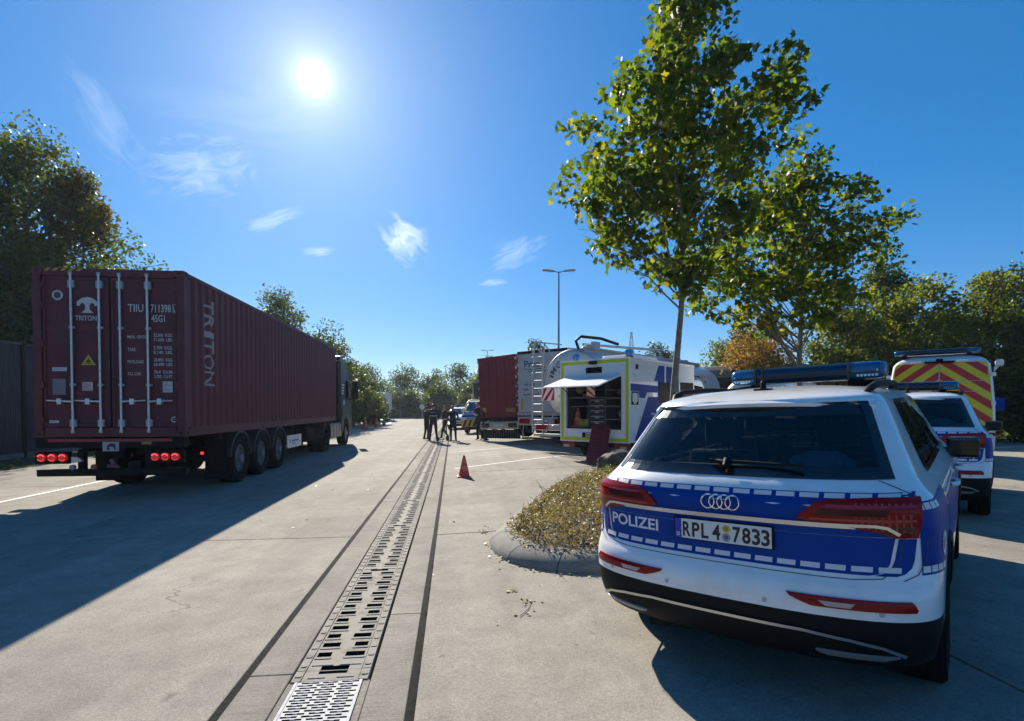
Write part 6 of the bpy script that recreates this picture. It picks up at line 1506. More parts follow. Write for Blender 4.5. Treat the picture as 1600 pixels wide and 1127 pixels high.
# white estate car with lamps on, facing the camera, and the lime framed police van next to it
def facing_car(name, label, cat, M, W, H, paint, van=False):
    R = thing(name, label, cat, M); h = W/2
    if not van: prof = [(0, .35), (-.02, .70), (.06, .92), (.95, 1.05), (1.75, H-.12), (2.2, H), (3.8, H-.04), (4.3, 1.15), (4.4, .8), (4.4, .35)]
    else: prof = [(0, .35), (-.02, .95), (.1, 1.15), (.55, 1.32), (1.25, H-.12), (1.6, H), (4.7, H), (4.9, 1.3), (4.95, .4)]
    mb = MB(); n = len(prof); v = []
    for s_ in (-1, 1):
        for (y, z) in prof: k = 1 if z < 1.05 else 1-.20*min(1, (z-1.05)/(H-1.0)); v.append((s_*h*k, y, z))
    mb.add(v, [(i, (i+1) % n, n+(i+1) % n, n+i) for i in range(n)]+[tuple(range(n)), tuple(range(n, 2*n))[::-1]]); b = mb.build('body', paint, R, bevel=.07, seg=3, smooth=40)
    i0 = 3 if not van else 3; (ya, za), (yb_, zb_) = prof[i0], prof[i0+1]
    k1 = .80
    mb = MB(); dz = .03
    def wp(t, s_): y, z = ya+(yb_-ya)*t, za+(zb_-za)*t; return (s_*h*(1-.20*max(0, min(1, (z-1.05)/(H-1.0))))*.88, y-.022, z+.018)
    mb.add([wp(.06, -1), wp(.06, 1), wp(.96, 1), wp(.96, -1)], [(0, 1, 2, 3)]); mb.build('windscreen', mat('sky_glass', (.02, .035, .05), .05, coat=1), b)
    for s_ in (-1, 1):
        mb = MB(); mb.box(s_*h*.80-.17, s_*h*.80+.17, -.05, .06, .70 if not van else .82, .82 if not van else 1.0); mb.build('headlamp', M_WHITEG if van else M_ALU, b, bevel=.02)
        if not van: mb = MB(); mb.lathe([(.085, 0), (.085, -.02), (0, -.025)], (s_*h*.72, -.05, .50), 'y', 14); mb.build('fog_lamp', mat('lit_headlamp', (.9, .9, .85), .2, emit=(1, .97, .9), es=4), b)
        mb = MB(); mb.box(s_*(h+.10)-.09, s_*(h+.10)+.09, ya+.2, ya+.32, za+.02, za+.20); mb.build('door_mirror', paint, R, bevel=.03)
        wheel(R, s_*(h-.12), .95, .34, .22, .22, s_); wheel(R, s_*(h-.12), 3.6, .34, .22, .22, s_)
    mb = MB(); mb.box(-h*.55, h*.55, -.05, .04, .48 if not van else .60, .80 if not van else .85); mb.build('grille', M_BLACKG, b, bevel=.02)
    mb = MB(); mb.box(-.26, .26, -.075, -.05, .55, .65); mb.build('licence_plate', MATS['plate_white'], b)
    mb = MB(); mb.box(-h+.06, h-.06, -.06, .1, .25, .42); mb.build('bumper', M_BLACK, R, bevel=.03)
    return R, b
dirc = lambda x, y: math.atan2(-x, -y)
W1, b1 = facing_car('estate_car', 'white car with lit lamps facing the camera behind the officers', 'car', frame(.46, 39.6, .12), 1.9, 1.66, M_WHITE)
light_bar(W1, 0, 2.5, 1.72, 1.1)
W2, b2 = facing_car('police_van', 'silver police van with lime framed windscreen and yellow black striped bumper', 'police van', frame(1.42, 32.2, .30), 1.95, 2.02, mat('silver_blue_paint', (.30, .36, .42), .3, coat=.6), True)
mb = MB(); h_ = .975
for s_ in (-1, 1): mb.tube([(s_*h_*.95, .50, 1.30), (s_*h_*.86, 1.15, 1.88), (s_*h_*.80, 1.5, 2.03)], .045, 8)
mb.tube([(-h_*.80, 1.42, 2.04), (h_*.80, 1.42, 2.04)], .04, 8); mb.build('lime_frame', M_LIME, b2)
mb = MB(); mb.box(-h_*.97, h_*.97, -.09, -.05, .45, .86, 0); bb = mb.build('striped_bumper', mat('hazard_yellow', (.55, .42, .03), .5), W2, bevel=.02)
mb = MB()
for k in range(6): x = -.85+.31*k; mb.prism([(x, .46), (x+.14, .46), (x+.30, .85), (x+.16, .85)], -.0945, -.0915, 'y')
mb.build('black_stripes', M_LETTERB, bb)
mb = MB(); mb.box(-h_*.9, h_*.9, .02, .16, 1.03, 1.12); mb.build('hood_stripe', M_BLUE, b2)
for s_ in (-.6, 0, .6): beacon(W2, s_, 1.9, 2.02, .09, .17)

# ------------------------------------------------------------------ cones, lamps, poles, pylon
cone('traffic_cone', 'orange cone with pale bands standing alone right of the channel', Matrix.Translation((.25, 12.51, gz(.25))), .50, 'orange cones on the concrete')
for (x, y, l) in ((-6.58, 41.5, 'nearest'), (-6.55, 47.0, 'middle'), (-6.56, 52.3, 'farthest')):
    cone('traffic_cone', l+' orange cone in the far row along the white line by the lorry cab', Matrix.Translation((x, y, .006)), .74, 'orange cones on the concrete')
    R = thing('warning_lamp', 'small orange lamp box beside the '+l+' cone of the far row', 'warning lamp', Matrix.Translation((x-.42, y-.1, .006)), 'lamp boxes by the far cones')
    mb = MB(); mb.box(-.11, .11, -.07, .07, 0, .20); mb.build('battery_box', mat('lamp_orange', (.50, .12, .02), .5), R, bevel=.02); mb = MB(); mb.lathe([(.08, -.03), (.09, 0), (.08, .03), (0, .03)], (0, 0, .29), 'y', 14); mb.build('lamp_disc', mat('amber_lens', (.5, .2, .02), .2), R)
def lamp_post(name, label, x, y, h, arms, group='street lamps'):
    R = thing(name, label, 'street lamp', Matrix.Translation((x, y, gz(x))), group); MS = mat('lamp_steel', (.20, .25, .30), .45, .5)
    mb = MB(); mb.lathe([(.14, 0), (.14, .6), (.10, .65), (.055, h)], (0, 0, 0), 'z', 12); mb.build('pole', MS, R, smooth=50)
    for s_ in arms:
        d = Vector((math.cos(YAW), -math.sin(YAW), 0))*s_
        mb = MB(); mb.tube([(0, 0, h-.1), tuple(d*.25+Vector((0, 0, h))), tuple(d*.45+Vector((0, 0, h+.03)))], .035, 8); mb.build('arm', MS, R)
        mb = MB(); n = 10
        for i in range(9):
            t = i/8; wdt = .24*math.sin(PI*min(1, .12+.80*t))**.6; p = d*(.32+.85*t)+Vector((0, 0, h+.02+.07*t)); q = Vector((-d.y, d.x, 0))
            for k in range(n): a = 2*PI*k/n; mb.v.append(tuple(p+q*wdt*math.cos(a)+Vector((0, 0, .07*math.sin(a)))))
        mb.f = [(i*n+k, i*n+(k+1) % n, (i+1)*n+(k+1) % n, (i+1)*n+k) for i in range(8) for k in range(n)]+[tuple(range(n)), tuple(8*n+k for k in range(n))]; mb.m = [0]*len(mb.f); mb.build('lamp_head', mat('lamp_head', (.30, .33, .33), .4, .2), R, smooth=50)
lamp_post('street_lamp', 'tall blue grey twin headed street lamp rising behind the tanker', 7.44, 37.6, 11.1, (-1, 1))
lamp_post('street_lamp', 'twin headed street lamp in the distance over the red trailer', 6.2, 98, 11.9, (-1, 1))
lamp_post('street_lamp', 'small far street lamp by the trees past the far lorry', -8.2, 86, 4.8, (-1,))
def pylon(x, y, h):
    R = thing('power_pylon', 'distant steel lattice pylon with cross arms above the police lorry', 'pylon', Matrix.Translation((x, y, 0))); MS = mat('pylon_steel', (.12, .16, .20), .6, .3)
    mb = MB(); w = lambda z: 3.2*(1-z/h)+.35
    zs = [0, 8, 15, 21, 26, 30, 33, 36, 39, h]
    for sx in (-1, 1):
        for sy in (-1, 1): mb.tube([(sx*w(z), sy*w(z), z) for z in zs], .13, 4)
    for a, b in zip(zs[:-1], zs[1:]):
        for s_ in (-1, 1): mb.tube([(-w(a), s_*w(a), a), (w(b), s_*w(b), b)], .08, 4); mb.tube([(w(a), s_*w(a), a), (-w(b), s_*w(b), b)], .08, 4)
    mb.build('tower', MS, R)
    mb = MB()
    for s_ in (-1, 1):
        e = (s_*7.6, -1.2, 30.3)
        for q in ((0, 0, 31.3), (0, .3, 30), (0, -.3, 30)): mb.tube([q, e], .10, 4)
        for t in (.25, .5, .75): mb.tube([(e[0]*t, e[1]*t, 31.3-1.0*t), (e[0]*t, e[1]*t, 30.1)], .07, 4)
        for t in (.55, 1): mb.tube([(e[0]*t, e[1]*t, 30.2), (e[0]*t, e[1]*t, 28.6)], .10, 4)
    mb.build('cross_arm', MS, R)
pylon(99, 292, 44)
def far_fence():
    R = thing('guard_fence', 'low grey mesh fence along the bushes at the far end of the road', 'fence', Matrix.Translation((-8.4, 88, 0))); MS = mat('fence_steel', (.18, .21, .23), .5, .4)
    for k in range(7): mb = MB(); mb.tube([(k*1.8, 0, 0), (k*1.8, 0, 1.35)], .05, 6); mb.build('post', MS, R)
    for z in (.7, 1.3): mb = MB(); mb.tube([(0, 0, z), (10.8, 0, z)], .045, 6); mb.build('rail', MS, R)
    mb = MB()
    for k in range(55): mb.tube([(k*.2, .01, .1), (k*.2, .01, 1.3)], .012, 4)
    tag(mb.build('bars', MS, R), kind='stuff')
far_fence()
def road_sign(x, y, label):
    R = thing('road_sign', label, 'road sign', Matrix.Translation((x, y, 0)), 'far road signs'); mb = MB(); mb.tube([(0, .05, 0), (0, .05, 2.1)], .04, 6); mb.build('post', M_ALU, R); mb = MB(); mb.lathe([(.36, 0), (.36, .03), (0, .03)], (0, 0, 1.75), 'y', 18); mb.disc((0, -.002, 1.75), .36, 'y', 18); mb.build('sign_plate', mat('sign_pale', (.55, .6, .6), .4), R)
road_sign(-4.2, 74, 'pale round road sign at the far bend right of the fence')
# ------------------------------------------------------------------ people
def make_person(label, M, pose, cloth=(.018, .021, .030), trousers=(.016, .018, .025), hair=(.03, .022, .018), cap=None, strip=False, H=1.78, lettering=False, group='officers standing on the road'):
    """pose: hip shift, arm and leg targets in metres for a 1.78 m figure; x right, y forward (facing +y), z up"""
    R = thing('person', label, 'person', M, group)
    J = {'pelvis': (0, 0, .95), 'belly': (0, .01, 1.10), 'chest': (0, .015, 1.33), 'neck': (0, .0, 1.50), 'head': (0, .03, 1.60), 'crown': (0, .02, 1.73),
         'lsh': (-.185, 0, 1.43), 'rsh': (.185, 0, 1.43), 'lel': (-.25, -.02, 1.15), 'rel': (.25, -.02, 1.15), 'lwr': (-.26, .08, .92), 'rwr': (.26, .08, .92),
         'lhip': (-.095, 0, .90), 'rhip': (.095, 0, .90), 'lkn': (-.11, .02, .50), 'rkn': (.11, .02, .50), 'lan': (-.12, -.02, .09), 'ran': (.12, -.02, .09)}
    J.update(pose)
    for s_ in 'lr':
        a = Vector(J[s_+'an']); f = Vector((.02 if s_ == 'r' else -.02, .17, -.045)); J[s_+'toe'] = tuple(a+f); J[s_+'heel'] = tuple(a+Vector((0, -.05, -.045)))
        w, e = Vector(J[s_+'wr']), Vector(J[s_+'el']); d = (w-e).normalized(); J[s_+'palm'] = tuple(w+d*.075)
    names = list(J); idx = {n: i for i, n in enumerate(names)}
    rad = {'pelvis': (.155, .115), 'belly': (.150, .110), 'chest': (.175, .120), 'neck': (.058, .060), 'head': (.078, .092), 'crown': (.06, .07), 'lsh': (.075, .075), 'rsh': (.075, .075), 'lel': (.050, .050), 'rel': (.050, .050), 'lwr': (.033, .033), 'rwr': (.033, .033), 'lpalm': (.036, .022), 'rpalm': (.036, .022),
           'lhip': (.098, .098), 'rhip': (.098, .098), 'lkn': (.066, .066), 'rkn': (.066, .066), 'lan': (.050, .05), 'ran': (.050, .05), 'ltoe': (.042, .034), 'rtoe': (.042, .034), 'lheel': (.045, .04), 'rheel': (.045, .04)}
    E_ = [('pelvis', 'belly'), ('belly', 'chest'), ('chest', 'neck'), ('neck', 'head'), ('head', 'crown')]
    for s_ in 'lr': E_ += [('chest', s_+'sh'), (s_+'sh', s_+'el'), (s_+'el', s_+'wr'), (s_+'wr', s_+'palm'), ('pelvis', s_+'hip'), (s_+'hip', s_+'kn'), (s_+'kn', s_+'an'), (s_+'an', s_+'toe'), (s_+'an', s_+'heel')]
    V = [J[n] for n in names]; ED = [(idx[a], idx[b]) for a, b in E_]; RD = [rad[n] for n in names]
    for s_ in 'lr':      # five fingers, the thumb from the side of the palm
        p = Vector(J[s_+'palm']); w = Vector(J[s_+'wr']); d = (p-w).normalized(); side = Vector((1, 0, 0)); side = (side-d*side.dot(d)).normalized(); sg = 1 if s_ == 'l' else -1; nrm = d.cross(side)
        for k, ln in enumerate((.062, .078, .084, .074)):
            o = (k-1.5)*.019; a = p+d*.028+side*o*(-sg); b = a+d*ln*.55+nrm*.004; c = b+d*ln*.45-nrm*.014
            i0 = len(V); V += [tuple(a), tuple(b), tuple(c)]; RD += [(.010, .010), (.009, .009), (.008, .008)]; ED += [(idx[s_+'palm'], i0), (i0, i0+1), (i0+1, i0+2)]
        a = p-d*.02+side*.030*sg; b = a+d*.035+side*.022*sg; i0 = len(V); V += [tuple(a), tuple(b)]; RD += [(.012, .012), (.010, .010)]; ED += [(idx[s_+'palm'], i0), (i0, i0+1)]
    me = bpy.data.meshes.new('body'); me.from_pydata(V, ED, []); o = bpy.data.objects.new('body', me); COL.objects.link(o)
    o.modifiers.new('skin', 'SKIN'); 
    if not me.skin_vertices: me.skin_vertices.new()
    for i, r in enumerate(RD): me.skin_vertices[0].data[i].radius = r; me.skin_vertices[0].data[i].use_root = (i == 0)
    sb = o.modifiers.new('sub', 'SUBSURF'); sb.levels = 1; sb.render_levels = 1
    bpy.context.view_layer.update(); dg = bpy.context.evaluated_depsgraph_get(); nm = bpy.data.meshes.new_from_object(o.evaluated_get(dg)); bpy.data.objects.remove(o); bpy.data.meshes.remove(me)
    nm.name = 'body'
    k_ = str(round(cloth[0]*1000))+'_'+str(round(cloth[2]*1000)); k2 = str(round(trousers[0]*1000))+'_'+str(round(trousers[2]*1000))
    for m in (mat('jacket_'+k_, cloth, .85, bump=.4, bscale=14), mat('trousers_'+k2, trousers, .9, bump=.4, bscale=14), M_SKIN, mat('boot_leather', (.010, .010, .010), .45)): nm.materials.append(m)
    lp, rp = Vector(J['lpalm']), Vector(J['rpalm'])
    mi = []
    for p in nm.polygons:
        c = p.center
        if min((c-lp).length, (c-rp).length) < .12 and min((c-Vector(J['lwr'])).length, (c-Vector(J['rwr'])).length) > .03: m = 2
        elif c.z > 1.495: m = 2
        elif min((c-Vector(J['lan'])).length, (c-Vector(J['ran'])).length) < .19 and c.z < max(J['lan'][2], J['ran'][2])+.12: m = 3
        elif c.z < .97 and min((c-Vector(J['lwr'])).length, (c-Vector(J['rwr'])).length) > .10 and abs(c.x) < .24: m = 1
        else: m = 0
        mi.append(m)
    nm.polygons.foreach_set('material_index', mi); nm.polygons.foreach_set('use_smooth', [True]*len(mi))
    b = bpy.data.objects.new('body', nm); COL.objects.link(b); b.parent = R; b.scale = (H/1.78,)*3
    hd = Vector(J['head'])+Vector((0, -.005, .035))
    # hair or cap, face features
    mb = MB(); n = 14; mcol = cap or hair
    for i in range(8):
        t = PI/2*i/7
        for k in range(n):
            a = 2*PI*k/n; lo = -.03 if math.sin(a) < .2 else .045
            mb.v.append((hd.x+.092*math.cos(t*.98)*math.cos(a), hd.y-.006+.108*math.cos(t*.98)*math.sin(a), hd.z+lo*(1-i/7)+.03+.095*math.sin(t)))
    mb.f = [(i*n+k, i*n+(k+1) % n, (i+1)*n+(k+1) % n, (i+1)*n+k) for i in range(7) for k in range(n)]; mb.m = [0]*len(mb.f)
    if cap:
        mb.add([(hd.x-.075, hd.y+.09, hd.z+.05), (hd.x+.075, hd.y+.09, hd.z+.05), (hd.x+.05, hd.y+.17, hd.z+.035), (hd.x-.05, hd.y+.17, hd.z+.035), (hd.x-.075, hd.y+.09, hd.z+.062), (hd.x+.075, hd.y+.09, hd.z+.062), (hd.x+.05, hd.y+.17, hd.z+.045), (hd.x-.05, hd.y+.17, hd.z+.045)], [(0, 1, 2, 3), (4, 5, 6, 7), (0, 1, 5, 4), (1, 2, 6, 5), (2, 3, 7, 6), (3, 0, 4, 7)])
    h = mb.build('cap' if cap else 'hair', mat('hair_%d_%d' % (mcol[0]*1000, mcol[2]*1000), mcol, .75), R, smooth=60); h.scale = (H/1.78,)*3
    mb = MB()
    for sx in (-1, 1): mb.lathe([(.0, 0), (.012, .004), (.013, .012)], (hd.x+sx*.034, hd.y+.088, hd.z+.0), 'y', 8, 0); mb.tube([(hd.x+sx*.083, hd.y-.01, hd.z-.03), (hd.x+sx*.094, hd.y-.015, hd.z+.0), (hd.x+sx*.085, hd.y-.005, hd.z+.02)], .011, 6, 1)
    mb.tube([(hd.x, hd.y+.095, hd.z+.005), (hd.x, hd.y+.115, hd.z-.035), (hd.x, hd.y+.098, hd.z-.042)], [.008, .013, .008], 6, 1); mb.tube([(hd.x-.022, hd.y+.092, hd.z-.066), (hd.x, hd.y+.098, hd.z-.066), (hd.x+.022, hd.y+.092, hd.z-.066)], .006, 6, 2)
    f = mb.build('face', [mat('eye_dark', (.03, .025, .02), .3), M_SKIN, mat('lip', (.28, .10, .08), .5)], R, smooth=60); f.scale = (H/1.78,)*3
    if strip:
        mb = MB()
        for k in range(11):
            a = PI*1.05+PI*.9*k/10
            for z in (1.185, 1.235): mb.v.append((.185*math.cos(a), .012+.135*math.sin(a), z))
        mb.f = [(2*i, 2*i+1, 2*i+3, 2*i+2) for i in range(10)]; mb.m = [0]*10
        if lettering: mb.text('POLIZEI', .055, lambda x, z: (-x, -.146, 1.345+z), 0, width=.24, align='c')
        s = mb.build('reflective_strip', mat('strip_grey', (.34, .36, .38), .4), R); s.scale = (H/1.78,)*3
    mb = MB(); mb.lathe([(.158, .96), (.162, .965), (.162, 1.0), (.158, 1.005)], (0, 0, 0), 'z', 20, sy=.78); mb.box(.13, .17, -.05, .05, .88, .99); mb.box(-.17, -.14, .0, .06, .9, .98); bl = mb.build('belt', M_BLACK, R); bl.scale = (H/1.78,)*3
    return R
toCam = math.atan2(0, -1)
def at(x, y, head): return frame(x, y, head)
make_person('person in dark uniform at the left of the group, half hidden, arms folded', at(-1.33, 27.4, .9), {'lel': (-.24, .06, 1.18), 'rel': (.24, .06, 1.18), 'lwr': (.0, .22, 1.20), 'rwr': (.02, .25, 1.16), 'lan': (-.20, -.03, .09), 'lkn': (-.14, .03, .5)}, H=1.72, group='officers standing on the road')
make_person('person seen from behind in dark uniform with a grey reflective strip across the back', at(-.93, 25.6, .12), {'lel': (-.26, .03, 1.16), 'rel': (.27, .04, 1.17), 'lwr': (-.20, .20, 1.05), 'rwr': (.20, .22, 1.06), 'lan': (-.17, -.02, .09), 'ran': (.17, .02, .09), 'lkn': (-.13, .02, .5), 'rkn': (.13, .02, .5)}, cap=(.012, .013, .018), strip=True, lettering=True, H=1.83)
make_person('person with reddish hair in olive jacket walking behind the others', at(-.42, 28.3, PI+.9), {'lan': (-.10, .33, .12), 'lkn': (-.10, .24, .50), 'ran': (.10, -.28, .12), 'rkn': (.10, .02, .48), 'lwr': (-.24, .24, 1.02), 'rwr': (.26, -.10, .94)}, cloth=(.030, .030, .020), hair=(.16, .06, .04), H=1.76)
make_person('bald person in dark blue jacket facing the camera, hands behind the back', at(.02, 25.9, PI-.05), {'lel': (-.28, -.08, 1.16), 'rel': (.28, -.08, 1.16), 'lwr': (-.10, -.18, 1.0), 'rwr': (.10, -.18, .98), 'lan': (-.11, 0, .09), 'ran': (.13, 0, .09)}, cloth=(.012, .020, .045), trousers=(.010, .012, .016), hair=(.30, .17, .12), H=1.74)
make_person('taller officer in dark uniform beside the lime framed van, arms folded', at(1.28, 25.9, PI+.7), {'lel': (-.24, .05, 1.18), 'rel': (.25, .05, 1.18), 'lwr': (.02, .22, 1.22), 'rwr': (-.02, .25, 1.16)}, cap=(.010, .011, .016), H=1.86)
make_person('officer with brown hair in dark uniform by the red trailer, one hand raised', at(1.50, 25.1, PI-1.3), {'lel': (-.24, .08, 1.20), 'rel': (.24, .04, 1.16), 'lwr': (-.12, .22, 1.42), 'rwr': (.06, .22, 1.12)}, cloth=(.012, .014, .028), hair=(.06, .025, .02), H=1.70)
make_person('small far person in dark clothes standing by the far lorry', at(-7.03, 64.2, PI), {}, H=1.72, group=None)
# dark scooter between the standing officers
def make_scooter():
    R = thing('kick_scooter', 'dark folding kick scooter standing between the officers', 'scooter', frame(-.50, 26.3, .5)); M_ = M_BLACK
    mb = MB(); mb.box(-.07, .07, -.42, .38, .10, .14); mb.build('deck', M_, R, bevel=.01)
    mb = MB(); mb.tube([(0, .40, .14), (0, .30, 1.02)], .022, 8); mb.build('steering_column', M_, R); mb = MB(); mb.tube([(-.22, .29, 1.04), (.22, .29, 1.04)], .018, 8); mb.build('handlebar', M_, R)
    for y in (.45, -.48): mb = MB(); mb.lathe([(.06, -.03), (.11, -.03), (.125, 0), (.11, .03), (.06, .03), (.02, .02), (.02, -.02), (.06, -.03)], (0, y, .125), 'x', 20); mb.build('wheel', M_RUBBER, R, smooth=50)
make_scooter()

# ------------------------------------------------------------------ trees
def crown_points(prof, n_cl, base, lat, rng, shell=.62):
    """centres of leaf clumps inside a crown given by rows (z, left, right) about the trunk line"""
    zs = np.array([p[0] for p in prof]); rl = np.array([p[1] for p in prof]); rr = np.array([p[2] for p in prof])
    wts = (rl+rr)**1.6+.05; out = []
    dep = Vector((-lat.y, lat.x, 0))
    while len(out) < n_cl:
        z = rng.uniform(zs[0], zs[-1]); l, r = np.interp(z, zs, rl), np.interp(z, zs, rr)
        if rng.uniform(0, 1) > ((l+r)**1.4+.05)/(wts.max()): continue
        c, a = (r-l)/2, (r+l)/2; th = rng.uniform(0, 2*PI); q = rng.uniform(0, 1)**shell
        d = dep*(a*.92*q*math.sin(th))+lat*(c+a*q*math.cos(th))
        out.append(Vector((base.x+d.x, base.y+d.y, z)))
    return out
def make_tree(label, x, y, prof, trunk_h, tr, n_cl, n_leaf, lsize, clr, leafm, barkm, cat='tree', tmpl='quad', group=None, limbs=60, seed=1, single_leaves=0, tilt=.9, lean=(0, 0), shell=.62, stems=1):
    rng = np.random.default_rng(seed); rnd = random.Random(seed)
    base = Vector((x, y, gz(x))); lat = Vector((math.cos(YAW), -math.sin(YAW), 0))
    R = thing('tree', label, cat, Matrix.Translation(base), group)
    pts = crown_points(prof, n_cl, base, lat, rng, shell); top = prof[-1][0]
    mb = MB()
    def trunk_at(z): 
        t = (z-base.z)/(top-base.z); return Vector((base.x+lean[0]*t+.06*tr/.1*math.sin(z*1.3+seed), base.y+lean[1]*t+.05*tr/.1*math.sin(z*1.1+seed*2), z))
    zt = np.linspace(base.z-.05, base.z+(top-base.z)*.86, 14)
    for s_ in range(stems):
        off = Vector((rnd.uniform(-.5, .5), rnd.uniform(-.5, .5), 0))*(s_ > 0); sp = Vector((rnd.uniform(-1, 1), rnd.uniform(-1, 1), 0))*(stems > 1)*1.8
        mb.tube([trunk_at(z)+off+sp*((z-base.z)/(top-base.z))-base for z in zt], [tr*(1.25 if i == 0 else 1)*(1-.86*i/13) for i in range(14)], 9)
    for p in rnd.sample(pts, min(limbs, len(pts))):
        h = math.hypot(p.x-base.x, p.y-base.y); z0 = max(base.z+trunk_h, p.z-h*rnd.uniform(.5, 1.0)); z0 = min(z0, top*.9); a = trunk_at(z0); r0 = max(.012, tr*.38*(1-(z0-base.z)/(top-base.z)*.7)*min(1, h/2+.3)); m = a.lerp(p, .5)+Vector((0, 0, h*.08))+Vector((rnd.uniform(-.1, .1), rnd.uniform(-.1, .1), 0))*h
        mb.tube([a-base, a.lerp(m, .5)+Vector((0, 0, -.02*h))-base, m-base, p-base], [r0, r0*.8, r0*.55, r0*.2], 5)
        for _ in range(2):
            e = p+Vector((rnd.gauss(0, clr), rnd.gauss(0, clr), rnd.gauss(0, clr*.7))); mb.tube([m-base, e-base], [r0*.4, r0*.12], 4)
    mb.build('trunk', barkm, R, smooth=60)
    per = max(1, n_leaf//n_cl); C = np.repeat(np.array([tuple(p-base) for p in pts]), per, 0)
    sc = np.repeat(rng.uniform(.7, 1.35, n_cl), per)[:, None]
    u = rng.normal(0, 1, (len(C), 3)); u /= np.linalg.norm(u, axis=1)[:, None]; rad_ = rng.uniform(0, 1, (len(C), 1))**.45
    pos = C+u*rad_*clr*1.5*sc*np.array([1, 1, .72])
    V, F = scatter_leaves(pos, rng.uniform(.65, 1.3, len(pos))*lsize, tilt, rng, tmpl)
    cr = np_mesh('crown', V, F, leafm, R); tag(cr, kind='stuff')
    if single_leaves:
        d = pos[:, 0]*0+pos@np.array([-math.sin(YAW), -math.cos(YAW), 0]); idx = np.argsort(-d)[:single_leaves*3:3]; k = len(F[0]); proto = None
        T, tf = scatter_leaves(np.zeros((1, 3)), np.array([lsize*1.15]), 0, rng, tmpl)
        for i in idx:
            if proto is None: proto = np_mesh('leaf', T, tf, leafm, R); o = proto
            else: o = share(proto, R)
            o.location = tuple(pos[i]); o.rotation_euler = (rnd.gauss(0, .9), rnd.gauss(0, .9), rnd.uniform(0, 6.28)); s_ = rnd.uniform(.75, 1.2); o.scale = (s_, s_, s_)
    return R
L_PLANE = leaf_mat('plane_leaf', [(0, (.026, .046, .010)), (.45, (.048, .072, .013)), (.8, (.080, .098, .016)), (1, (.15, .125, .02))], .52, .5)
L_ASH = leaf_mat('ash_leaf', [(0, (.025, .045, .014)), (.6, (.045, .065, .018)), (1, (.085, .085, .022))], .36)
L_RUST = leaf_mat('rust_leaf', [(0, (.12, .05, .02)), (.5, (.17, .085, .025)), (1, (.10, .10, .025))], .4)
L_DARK = leaf_mat('dark_leaf', [(0, (.02, .036, .010)), (.6, (.036, .055, .013)), (1, (.075, .075, .015))], .3)
L_YG = leaf_mat('yellow_green_leaf', [(0, (.038, .058, .013)), (.5, (.070, .088, .018)), (1, (.14, .125, .025))], .45)
L_FAR = leaf_mat('far_leaf', [(0, (.026, .048, .020)), (.6, (.042, .066, .024)), (1, (.075, .085, .028))], .36)
def ell(z0, z1, r, k=8, skew=0., flat=.55):
    rows = []
    for i in range(k+1):
        t = i/k; w = r*max(.06, math.sin(PI*(.08+.90*t**flat if t > 0 else .08)))**.75; rows.append((z0+(z1-z0)*t, max(.05, w*(1-skew)), max(.05, w*(1+skew))))
    return rows
PA = [(3.5, .3, .2), (3.96, .45, .62), (4.3, 1.25, 1.05), (4.87, 1.45, 1.35), (5.26, 2.2, 1.45), (5.77, 2.05, 1.7), (6.34, 1.9, 1.95), (7.07, 1.6, 1.95), (7.47, .85, 1.6), (7.8, .70, 1.2), (8.37, .60, .95), (8.82, .3, .85), (9.5, .15, .6), (10.0, .05, .3)]
make_tree('tall plane tree nearest, green backlit crown reaching past the top, on the island', 3.88, 9.13, PA, 2.9, .075, 260, 10000, .115, .215, L_PLANE, M_BARKL, tmpl='palm', limbs=70, seed=3, single_leaves=290, lean=(.22, 0), group='plane trees on the island')
PB = [(3.4, 1.6, .5), (4.0, 2.5, 1.2), (4.6, 2.6, 1.7), (5.3, 2.35, 2.1), (6.0, 1.95, 2.15), (6.6, 1.55, 1.8), (7.3, 1.1, .8), (7.8, .55, .3), (8.2, .2, .1)]
make_tree('second plane tree behind the first, lower broad crown right of it', 8.37, 12.19, PB, 2.4, .09, 240, 9000, .118, .225, L_PLANE, M_BARKL, tmpl='palm', limbs=60, seed=8, group='plane trees on the island')
def tree_px(X, Y): return camw(X, Y)
big = [(4.5, 5.5, 3.9), (6, 6, 4.4), (8, 6, 4.5), (9.5, 6, 3.8), (11, 5.4, 3.0), (12.2, 4.4, 2.2), (13.3, 2.8, 1.4), (13.9, 1.0, .6)]
x_, y_ = tree_px(-21.6, 24.3); make_tree('big tree with bronze tinged dark crown at the left behind the barrier', x_, y_, big, 3.5, .24, 260, 38000, .16, .62, L_ASH, M_BARK, limbs=150, seed=5, stems=3, shell=.8)
bz = [(10.2, .6, .8), (11.4, 1.4, 1.5), (12.8, 1.6, 1.6), (13.8, 1.0, 1.0), (14.4, .3, .3)]
def simple(label, X, Y, z0, z1, r, lm, n=9000, ls=.22, ncl=70, seed=1, th=1.5, tr=.16, skew=0., group=None, cl=None, flat=.55, cat='tree', bark=None, limbs=26, stems=1):
    a, b = tree_px(X, Y); return make_tree(label, a, b, ell(z0, z1, r, skew=skew, flat=flat), th, tr, ncl, n, ls, cl or r*.24, lm, bark or M_BARK, cat, group=group, limbs=limbs, seed=seed, stems=stems)
simple('bronze leaved branch tree at the left edge of the sky above the barrier', -19.6, 24.6, 9.3, 12.2, 1.7, leaf_mat('bronze_leaf', [(0, (.055, .04, .016)), (.6, (.075, .06, .018)), (1, (.06, .07, .02))], .35), 5000, .16, 50, 21)
simple('dark leafy tree behind the barrier beside the container', -20.0, 21.5, 2.5, 8.6, 3.6, L_DARK, 12000, .17, 80, 22)
simple('dark bushy tree just above the barrier left of the container', -26.5, 24, 2.5, 9.5, 4.2, L_DARK, 12000, .19, 80, 23)
G1 = 'trees in a row behind the lorry'
